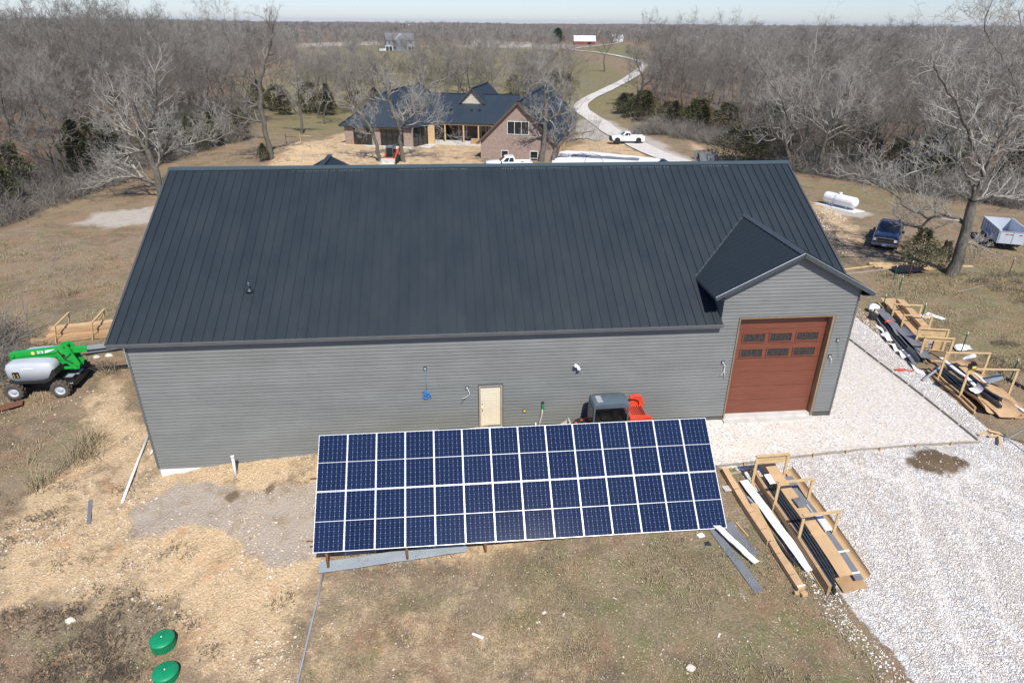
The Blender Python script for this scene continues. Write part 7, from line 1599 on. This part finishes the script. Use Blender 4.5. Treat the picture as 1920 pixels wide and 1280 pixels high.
# crate floor boards
e=G1; o=F.P(3.5,.2)
for b_ in (-.42,.0,.42,.85): mb=MB(); mb.bar(F.P(.6,b_,.04)-o,F.P(6.2,b_,.04)-o,.09,.05); mb.build('runner',Mt['pine'],e)
lbox('cardboard_tray',F,.4,6.35,-.42,-.30,.05,.42,'card2','brown cardboard tray side left of the dark trim in the front crate','cardboard tray')
for i in range(4): 
    lbox('dark_trim',F,.9+.25*i,6.5-.18*i,-.27+.085*i,-.20+.085*i,.12,.36+.015*i,'charcoal','long charcoal trim lengths nested in the front packing crate','metal trim','charcoal trim lengths in the front crate',.02*i)
lbox('long_carton',F,.35,4.2,.10,.56,.30,.50,'card','long flat brown carton lying down the middle of the front packing crate, farther half','carton',None,.0)
sheet('cardboard_sheet',F,4.0,6.1,.12,.62,.44,'card','creased cardboard lid at the near end of the front packing crate','cardboard',.02,0,.04,.02)
sheet('cardboard_sheet',F,.6,6.1,1.0,1.42,.10,'card','long cardboard flap curled up along the gravel side of the front crate','cardboard',.015,.20,.05,.03,18)
sheet('cardboard_sheet',F,5.7,6.45,.15,1.05,.10,'card2','torn cardboard corner under the near end of the front crate','cardboard',.012,.0,.06)
sheet('trim_board',F,1.2,4.1,.62,.96,.40,'boardgrey','dark grey trim board sagging beneath the middle hoop of the front crate','trim board',.02,0,.10,-.10)
sheet('trim_board',F,3.7,6.2,.70,1.0,.24,'boardgrey','dark grey trim board emerging from under the nearest hoop of the front crate','trim board',.02,0,.06)
lbox('trim_edge',F,2.9,4.3,.60,.66,.50,.53,'boardlip','thin pale trim strip crossing the front crate below the middle hoop','trim strip')
sheet('white_scrap',F,3.5,4.25,.62,.92,.50,'white','white metal offcut under the nearest hoop of the front crate','metal offcut',.01,0,.05)
sheet('white_scrap',F,.95,1.5,-.15,.10,.48,'white','white metal offcut inside the farthest hoop of the front crate','metal offcut',.01,0,.05)
sheet('siding_offcut',F,2.55,3.05,.22,.50,.60,'boardgrey','folded slate grey siding offcut lying on the long brown carton','siding offcut',.02,0,.1,.03)
sheet('white_strap',F,5.05,5.12,.62,1.1,.34,'white','white strap across the near end of the front crate, upper one','strap',.008)
sheet('white_strap',F,5.9,5.97,.66,1.0,.26,'white','white strap across the near end of the front crate, lower one','strap',.008)
# boxes and boards lying left of the crate
lay=lambda nm,p,q,w,h,mat,lb,ct,lift=0: lay_box(nm,G(*p),G(*q),w,h,mat,lb,ct,lift=lift,bevel=.008)
lbox_=lambda nm,p,q,w,z0,z1,mat,lb,ct,bend=0,tw=0: (lambda Fq,Lq: lbox(nm,Fq,0,Lq,-w/2,w/2,z0,z1,mat,lb,ct,None,bend,None,tw))(Fr(p,Vector(q)-Vector(p)),(Vector(q)-Vector(p)).length)
lbox_('long_carton',(24.42,-3.05),(24.80,-6.85),.26,.02,.26,'card','long brown carton nearest the solar panels, end open toward the camera','carton')
mb=MB(); o=G(24.82,-6.87,.14)
for k in range(9): mb.box((random.uniform(-.09,.09),-.005,random.uniform(-.08,.08)),(.05,.02,.05))
tb=mb.build('trim_ends',Mt['charcoal']); tb.location=o; tag(tb,'dark ends of trim packed in the open carton nearest the solar panels','metal trim')
lbox_('long_carton',(24.92,-4.95),(24.98,-9.0),.25,.02,.22,'card','longest sagging brown carton reaching furthest toward the camera beside the white board','carton',-.10,.02)
e=thing('carton_end_flaps','two folded carton end flaps with a white tie beside the sagging carton','carton flap',G(24.98,-9.1,.05))
mb=MB(); mb.box((.02,-.05,.06),(.22,.16,.12),Matrix.Rotation(.2,3,'Z')); mb.build('flap',Mt['card'],e,False,.01); mb=MB(); mb.box((-.2,.02,.05),(.16,.12,.1),Matrix.Rotation(-.2,3,'Z')); mb.build('flap',Mt['card'],e,False,.01); mb=MB(); mb.bar((-.14,.17,.20),(.16,.20,.22),.05,.03); mb.build('tie',Mt['white'],e)
p,q=G(25.02,-3.70,.10),G(25.62,-8.35,.10); o=board_prof(L_of(p,q),.36,None,3).build('white_board',Mt['white']); place(o,p,q,.02,.05); tag(o,'long bright white trim board lying between the sagging carton and the front crate','trim board')
lay('dark_strip',(24.9,-5.4),(25.28,-8.0),.10,.08,'charcoal','thin dark strip on the ground along the left edge of the white board','trim strip',.0)
lay('tool_scrap',(24.85,-4.5),(25.05,-5.1),.10,.10,'galv','small grey metal hardware lying beside the upper end of the white board','hardware',.02)
sheet('grey_board',Fr((23.62,-5.55),(.30,-1)),0,1.75,-.24,.24,.05,'boardgrey','broad tapering grey board by the lower right corner of the solar panels','trim board',.015,0,.03,0,10,None,0,1,.55)
p,q=G(23.05,-5.55,.10),G(23.95,-7.65,.08); o=board_prof(L_of(p,q),.26,None,5).build('white_board',Mt['white']); place(o,p,q,.04,.0); tag(o,'white trim board crossing over the narrow grey board below the panel corner','trim board')
sheet('grey_board',Fr((23.0,-5.7),(.20,-1)),0,3.1,-.16,.18,.04,'boardgrey','narrow grey board reaching toward the camera beneath the short white board','trim board',.015,0,.03,0,12)
lay('pale_stick',(24.0,-5.55),(24.22,-6.25),.05,.03,'pine','short pale stick beside the broad grey board','stick')
scrap('white_tile',22.42,-6.02,.36,.30,.03,.25,'foam','white square offcut below the lower right corner of the solar panels','offcut')
scrap('black_tile',22.55,-6.42,.30,.34,.02,.1,'charcoal','black square offcut just below the white square offcut','offcut')
# flat stepping concrete and a form frame at the far end
sheet('form_board',Fr((24.5,-3.2),(1,.12)),0,1.1,-.05,.05,.05,'greywood','short weathered form board left of the farthest hoop of the front crate','form board',.04)
scrap('flat_stone',24.35,-3.9,.7,.5,.04,.1,'conc_dark' if False else 'concrete','flat pale slab piece under the top of the first carton','slab piece')
# ===== form boards round the crushed stone pad
def form(p,q,label,n=1,hh=.10,mat='greywood'):
    mb=MB(); p,q=Vector(p),Vector(q); k=max(2,int((q-p).length/1.2)); 
    for i in range(k):
        a=p.lerp(q,i/k); b=p.lerp(q,(i+1)/k-.004); mb.bar(G(a.x,a.y,.05),G(b.x,b.y,.05),.045,hh)
    o=mb.build('form_board',Mt[mat]); tag(o,label,'form board','form boards round the crushed stone pad'); return o
form((36.3,20),(36.5,-2.35),'long weathered form board edging the stone pad along its right side')
form((30.4,-2.58),(36.5,-2.42),'pale form board edging the stone pad at its near right')
form((24.2,-2.75),(30.4,-2.62),'pale form board edging the stone pad behind the front packing crate')
for i,(x,y) in enumerate(((25.4,-2.8),(27.0,-2.78),(28.5,-2.75),(30.0,-2.72),(31.6,-2.66),(33.3,-2.62),(35.0,-2.55))):
    mb=MB(); mb.bb(-.02,.02,-.02,.02,-.1,.22); o=mb.build('wooden_stake',Mt['pinez']); o.location=G(x,y); tag(o,'small wooden stake driven against the near form board of the stone pad','stake','stakes along the near form board')
# ===== right hand stacks
# A: rear crate: cartons behind, dark trims in front
A0=Vector((40.9,11.8)); A1=Vector((38.9,3.6)); FA=Fr(A0,A1-A0)   # y axis to the right/field side? 
LA=(A1-A0).length
# F.y = (-x.y,x.x): for dir (-.24,-.97) -> (.97,-.24) points to field (right)
G2=thing('packing_crate','rear packing crate with a plank end board beyond the form board','packing crate',FA.P(3.5,.7))
for k,(b0,b1,z1,bd,lb) in enumerate(((.05,.42,.62,.0,'long brown carton on the near side of the rear crate row'),(.46,.90,.70,.03,'long brown carton in the middle of the rear crate row'),(.94,1.36,.62,.02,'long brown carton on the field side of the rear crate row'))):
    lbox('long_carton',FA,.1+.2*k,4.9+.1*k,b0,b1,.06,z1,'card',lb,'carton',None,bd)
lbox('long_carton',FA,.0,3.9,.55,.98,.72,.95,'card','top brown carton resting on the rear crate row','carton',None,.03)
crate_frame(FA,1.4,-.05,1.5,1.15,'pale timber hoop farthest from the camera on the rear crate row',G2)
crate_frame(FA,2.95,-.05,1.5,1.15,'pale timber hoop in the middle of the rear crate row',G2)
crate_frame(FA,5.2,-.1,1.45,1.3,'tall timber hoop with three plank end board on the rear crate row',G2,3)
crate_frame(FA,6.6,-.35,1.1,1.45,'timber hoop leaning right in front of the plank end board',G2,1)
sc_lab=['long dark trim length in the bundle on the gravel side of the rear crate row']
for k in range(9):
    r=random.Random(k); b=-.95+.11*k; lbox('dark_trim',FA,.6+r.uniform(0,1),6.9+r.uniform(-1.2,.4),b,b+.085,.05+.04*(k%3),.17+.05*(k%4)+.01*k,'charcoal' if k%3 else 'boardgrey','long dark trim length in the bundle on the gravel side of the rear crate row','metal trim','dark trim bundle of the rear crate row',r.uniform(-.12,.12),None,r.uniform(-.03,.03))
sheet('dark_sheet',FA,.2,4.2,-.75,-.2,.34,'boardgrey','bent dark grey metal sheet draped on the trim bundle, farther one','metal sheet',.01,0,.3,.10,16)
sheet('dark_sheet',FA,3.2,7.2,-.55,.05,.40,'boardgrey','bent dark grey metal sheet draped on the trim bundle, nearer one','metal sheet',.01,.12,.3,.12,16)
sheet('dark_sheet',FA,5.9,7.6,-1.1,-.6,.2,'boardgrey','crumpled grey flashing piece standing at the foot of the plank end board','metal sheet',.01,.35,.2,.05,8)
for k,(a,b,l,w_,lb) in enumerate(((2.2,-1.25,1.3,.28,'farthest'),(3.6,-1.40,1.1,.34,'second'),(4.8,-1.35,1.0,.42,'third'),(5.9,-1.30,.9,.36,'fourth'),(7.3,-1.15,1.2,.40,'nearest'))):
    sheet('white_sheet',FA,a,a+l,b,b+w_,.10+.03*(k%2),'white',f'white metal offcut on the gravel side of the dark trim bundle, {lb} of five','metal offcut',.01,.02*(k%3),.8,.0,8,None,.10*((k%2)*2-1),k)
mb=MB(); mb.bb(-.22,.22,-.2,.2,0,.4); o=mb.build('dark_bin',Mt['charcoal'],None,False,.05); o.location=FA.P(1.3,-1.1); tag(o,'dark grey bin at the far end of the trim bundle','bin')
mb=MB(); secs=[]; 
for i in range(7): t=i/6*PI; secs.append([(math.sin(t)*.38*math.cos(2*PI*k/9)*(1+.25*math.sin(k*2+i)),math.sin(t)*.32*math.sin(2*PI*k/9)*(1+.2*math.cos(k*3+i)),.28-.28*math.cos(t)) for k in range(9)])
mb.loft(secs); o=mb.build('plastic_wrap',Mt['foam'],None); o.location=FA.P(.1,-.7); tag(o,'crumpled white plastic heap at the barn corner end of the rear crates','plastic wrap')
sheet('cardboard_sheet',FA,-1.2,.1,.1,1.0,.45,'card','loose cardboard pile behind the far end of the rear crates, upper sheet','cardboard',.03,.1,.2)
sheet('cardboard_sheet',FA,-1.0,.2,-.1,.8,.22,'card2','loose cardboard pile behind the far end of the rear crates, lower sheet','cardboard',.04,.1,.15)
lay('pale_timber',(39.75,10.9),(40.1,11.3),.25,.12,'pine','short pale timber block at the far end of the rear crates','timber block',.25)
mb=MB(); o=FA.P(2.4,-.55,.35); mb.tube([(-.25,0,0),(-.1,.08,.08),(.08,-.04,.1),(.22,.05,.04)],.07,8); mb.tube([(.0,-.1,.02),(.12,.1,.08)],.05,8); mb.box((0,0,.05),(.12,.08,.06)); ob=mb.build('power_tool',Mt['orange'],None,True); ob.location=o; tag(ob,'red power tool lying on the dark trim bundle','power tool')
mb=MB(); mb.tube([(-.3,0,.04),(-.1,.05,.06),(.1,-.03,.07),(.26,.03,.05)],.06,8); mb.box((-.02,.0,.06),(.2,.12,.08)); mb.tube([(.2,0,.06),(.55,-.12,.04),(.8,-.05,.03)],.025,6); ob=mb.build('power_tool',Mt['orange'],None,True); ob.location=G(37.05,4.2,.02); tag(ob,'red power tool lying on the white gravel','power tool')
mb=MB(); mb.bar(G(37.5,3.0,.1),G(38.9,3.55,.75),.10,.05); ob=mb.build('long_level',Mt['galv']); tag(ob,'silver metal length leaning from the gravel onto the near crate','metal length')
mb=MB(); 
o=FA.P(6.0,.3,.5); mb.bar((-.25,-.3,-.45),(-.22,-.28,.3),.04,.04); mb.bar((.25,.3,-.45),(.22,.28,.3),.04,.04); mb.bar((-.25,-.3,.3),(.25,.3,.32),.16,.05); mb.bar((-.3,.2,-.45),(-.2,.1,.3),.04,.04); ob=mb.build('saw_stand',Mt['galv']); ob.location=o; tag(ob,'small grey metal stand beneath the plank end board','stand')
# B: near crate: hoops, dark trims, cartons open
B0=Vector((39.6,4.3)); B1=Vector((38.9,-1.6)); FB=Fr(B0,B1-B0); FB.k=.68
G3=thing('packing_crate','packing crate with the tallest timber hoops near the right edge of the photo','packing crate',FB.P(3,.1))
crate_frame(FB,1.9,-1.0,1.2,1.65,'tall timber hoop across the middle of the near right crate',G3)
crate_frame(FB,4.7,-1.0,1.35,1.7,'tall timber hoop with a tool on top at the near end of the right crates',G3)
o=FB.P(4.7,-.9,1.85); mb=MB(); mb.box((0,0,0),(.32,.22,.22)); mb.box((.12,.14,.05),(.18,.12,.26)); mb.tube([(-.2,0,.08),(-.1,0,.2),(.1,0,.2),(.2,0,.08)],.03,6); ob=mb.build('nail_gun',Mt['black'],None,False,.02); ob.location=o; tag(ob,'black and yellow tool perched on top of the nearest tall timber hoop','power tool'); mb=MB(); mb.box((0,-.12,0),(.2,.03,.12)); mb.build('yellow_side',Mt['yellow'],ob)
lbox('cardboard_tray',FB,.4,6.4,-.98,-.88,.05,.26,'card2','long cardboard tray edge on the gravel side of the near right crate','cardboard tray')
lbox('cardboard_tray',FB,.6,6.8,-1.14,-1.04,.04,.16,'card','second cardboard tray edge along the gravel side of the near right crate','cardboard tray')
for k in range(6): r=random.Random(50+k); lbox('dark_trim',FB,.3+r.uniform(0,.6),4.6+r.uniform(-.6,.4),-.80+.10*k,-.72+.10*k,.10,.28+.04*(k%3),'charcoal','long charcoal trim length in the near right crate','metal trim','charcoal trim lengths of the near right crate',r.uniform(-.06,.06))
lbox('white_trim',FB,-.6,4.5,-.12,.08,.46,.54,'white','long white trim length lying on the charcoal trim of the near right crate','trim length',None,.06)
lbox('white_trim',FB,.2,7.2,1.0,1.16,.30,.40,'white','long white trim length on the field side of the near right crate','trim length',None,-.10)
lbox('black_tube',FB,2.2,5.9,.30,.48,.40,.56,'black','long black wrapped roll in the near right crate','wrapped roll',None,-.10)
lbox('black_tube',FB,3.0,6.5,.10,.26,.30,.44,'charcoal','second long black wrapped roll in the near right crate','wrapped roll',None,-.06)
sheet('cardboard_sheet',FB,-.8,2.6,.5,1.5,.30,'card','buckled cardboard sheet at the far end of the near right crate','cardboard',.014,.35,.4,.1,14,None,0,3)
sheet('cardboard_sheet',FB,2.4,6.6,.52,1.25,.34,'card','long cardboard carton lid on the field side of the near right crate','cardboard',.02,.12,.3,.08,14,None,0,2)
sheet('cardboard_sheet',FB,4.2,6.9,-.95,.1,.12,'card','torn flattened cardboard fanned out at the near end of the right crates, left piece','cardboard',.014,-.35,.5,.10,12,None,0,1)
sheet('cardboard_sheet',FB,4.9,7.4,-.2,.9,.16,'card','torn flattened cardboard fanned out at the near end of the right crates, right piece','cardboard',.014,.25,.5,.12,12,None,0,5)
sheet('cardboard_sheet',FB,5.2,7.2,.7,1.9,.08,'card2','flattened cardboard piece lying lowest at the near end of the right crates','cardboard',.014,.15,.4,.05,12,None,0,4)
sheet('white_sheet',FB,3.6,4.4,.35,1.0,.85,'paleboard','pale grey metal flap hung inside the nearest tall timber hoop','metal offcut',.01,0,.3,.05,8,None,.3)
sheet('white_sheet',FB,4.2,5.0,-.45,.0,.45,'white','white metal offcut leaning at the foot of the nearest tall hoop','metal offcut',.01,.2,.3,.0,8,None,.15)
sheet('white_sheet',FB,.7,1.2,.5,.95,1.0,'white','white triangular metal offcut caught in the far hoop of the near crate','metal offcut',.01,0,.3,.0,8,None,.3)
lbox('dark_pipe',Fr((42.2,3.0),(.15,-1)),0,3.4,0,.12,.02,.16,'charcoal','dark length lying in the field grass beyond the near right crate','metal trim')
# small timber scraps and the tripod at the right edge
for k,(x,y,l,rot,mat,lb) in enumerate(((37.2,-1.75,.9,.4,'pine','yellow timber offcut of the scrap heap by the tripod, longest one'),(37.45,-2.05,.6,.1,'pine','yellow timber offcut of the scrap heap by the tripod, middle one'),(37.75,-1.85,.7,-.5,'pine','yellow timber offcut of the scrap heap by the tripod, rightmost one'),(37.4,-2.45,.8,.9,'pine','yellow timber offcut of the scrap heap by the tripod, nearest one'))):
    mb=MB(); mb.bb(-l/2,l/2,-.06,.06,0,.05); ob=mb.build('timber_offcut',Mt[mat],None,False,.005); ob.location=G(x,y,.03+.03*k); ob.rotation_euler=(.05*k,.08,rot); tag(ob,lb,'timber offcut')
scrap('foam_scrap',37.6,-2.2,.4,.12,.03,.3,'foam','white strip lying across the timber scrap heap near the tripod','scrap')
e=thing('tripod_stand','green and grey tripod standing on white gravel at the right edge','tripod',G(38.15,-2.75)); 
for a in (.3,2.4,4.5): mb=MB(); mb.bar((0,0,1.0),(math.cos(a)*.6,math.sin(a)*.6,0),.05,.04); mb.build('leg',Mt['galv'],e)
mb=MB(); mb.lathe([(.07,.95),(.10,1.0),(.10,1.15),(.05,1.2)],10); mb.box((0,0,1.22),(.26,.10,.08)); mb.build('head',Mt['liddark'],e)
# ===== pack of cartons with hoops left rear
C0=Vector((-13.0,14.1)); FC=Fr(C0,Vector((1,.10))) 
G4=thing('packing_crate','packing crate with two leaning timber hoops behind the green boom lift','packing crate',FC.P(4,.9))
for k,(b0,b1,z0,z1,a0,a1,lb) in enumerate(((.0,.42,.05,.28,.0,8.5,'long brown carton at the front of the left rear stack'),(.46,.90,.05,.34,.8,8.6,'long brown carton second from the front of the left rear stack'),(.94,1.34,.05,.36,.5,8.4,'long brown carton in the middle of the left rear stack'),(1.38,1.8,.05,.34,1.0,8.6,'long brown carton at the back of the left rear stack'),(.5,.95,.36,.52,1.4,7.5,'upper brown carton on the left rear stack, front one'),(1.1,1.5,.38,.56,.7,8.0,'upper brown carton on the left rear stack, back one'))):
    lbox('long_carton',FC,a0,a1,b0,b1,z0,z1,'card' if k%2 else 'card2',lb,'carton',None,.05*((k%3)-1),None,.03*((k%3)-1))
crate_frame(FC,1.5,-.1,2.0,1.15,'left timber hoop standing over the left rear carton stack',G4,0,'pinez',.25)
crate_frame(FC,3.6,-.1,2.0,1.15,'right timber hoop standing over the left rear carton stack',G4,0,'pinez',.25)
# ===== lumber behind the bushes, tarp
for k,(p,q,lb) in enumerate((((45.0,20.3),(52.3,19.7),'farthest'),((44.8,20.0),(51.6,19.4),'second'),((45.3,19.7),(52.6,19.1),'third'),((44.9,19.45),(51.0,18.95),'fourth'),((45.4,19.2),(50.2,18.7),'nearest'))):
    lay('long_timber',p,q,.2,.10,'pine',f'long pale timber on the ground behind the cedar bush, {lb} of five','timber',.02+.03*(k%2))
for k,(p,q,lb) in enumerate((((42.2,19.2),(46.0,19.9),'upper'),((41.6,18.2),(46.3,19.0),'lower'))): lay('long_timber',p,q,.14,.08,'pine' if k==0 else 'greywood',f'thin timber reaching left behind the right roof end, {lb} one','timber',.02)
F_t=Fr((45.7,18.3),(1,-.05)); sheet('dark_tarp',F_t,0,2.4,-.45,.45,.22,'black','dark crumpled tarp on the grass in front of the long timbers','tarp',.03,.1,.4,.1,12)
# ===== fence posts
for k,(x,y,h) in enumerate(((40.9,12.0,1.1),(42.5,10.4,1.2),(42.0,6.1,1.35),(42.6,3.1,1.2),(46.4,17.5,1.2),(54.4,17.6,1.3),(44.0,15.0,1.1),(44.9,17.0,1.1))):
    lb=['thin green steel post behind the barn corner end of the rear crates','thin steel post beside the pale foam sheet in the field','thin steel post right of the tall timber hoops','thin steel post nearest the right edge beyond the crates','thin rusty steel post before the long timbers','thin rusty steel post right of the largest tree','thin steel post between the bay roof end and the field','thin steel post left of the dark tarp'][k]
    e=thing('fence_post',lb,'fence post',G(x,y)); mb=MB(); mb.bar((0,0,-.1),(0.02,0,h),.035,.035); mb.bar((.0,.02,-.1),(.02,.02,h),.012,.05); mb.build('stake',Mt['rust' if k in(4,5) else 'liddark'],e); mb=MB(); mb.bar((.02,0,h-.12),(.022,0,h),.04,.04); mb.build('tip',Mt['white'],e)
sheet('foam_sheet',Fr((42.5,11.0),(1,-.3)),0,.85,-.25,.25,.05,'foam','pale foam sheet lying in the field grass against a steel post','foam sheet',.03)
sheet('foam_sheet',Fr((43.5,11.3),(.45,-1)),0,1.1,-.22,.22,.06,'foam','white rectangular foam sheet lying in the field, right of its pale neighbour','foam sheet',.03)
sheet('plastic_scrap',Fr((41.9,6.5),(1,-.1)),0,.9,-.2,.2,.12,'foam','crumpled white plastic caught on the field fence post','plastic',.01,.15,.4)
lay('pale_stick',(47.9,14.3),(51.8,15.8),.05,.05,'greywood','long bare dead branch lying in the field right of the bay roof','dead branch',.05)
# survey stakes and red mesh by the house
for k,(x,y) in enumerate(((-10.4,76.8),(-8.1,75.6))):
    mb=MB(); mb.bar((0,0,-.1),(0,0,1.6),.08,.08); mb.bar((0,0,1.2),(1.6,-.3,1.2),.05,.06); o=mb.build('marker_post',Mt['rust'] if k==0 else Mt['pinez']); o.location=G(x,y); tag(o,['rust coloured marker rail left of the house mound','yellow marker post beside the rust coloured rail'][k],'marker post')
# ---------------------------------------------------------------- thin air haze
mb=MB(); mb.bb(-9500,9500,-500,9500,-12,34); hz=mb.build('haze',[])
hm=bpy.data.materials.new('thin_air'); hm.use_nodes=True; t_=hm.node_tree; t_.nodes.clear(); ho=t_.nodes.new('ShaderNodeOutputMaterial'); hv=t_.nodes.new('ShaderNodeVolumePrincipled'); hv.inputs['Color'].default_value=(.80,.88,1,1); hv.inputs['Density'].default_value=.00005; hv.inputs['Anisotropy'].default_value=.2; t_.links.new(hv.outputs[0],ho.inputs['Volume']); hz.data.materials.clear(); hz.data.materials.append(hm)
tag(hz,'thin pale air haze over the land','haze',kind='stuff')
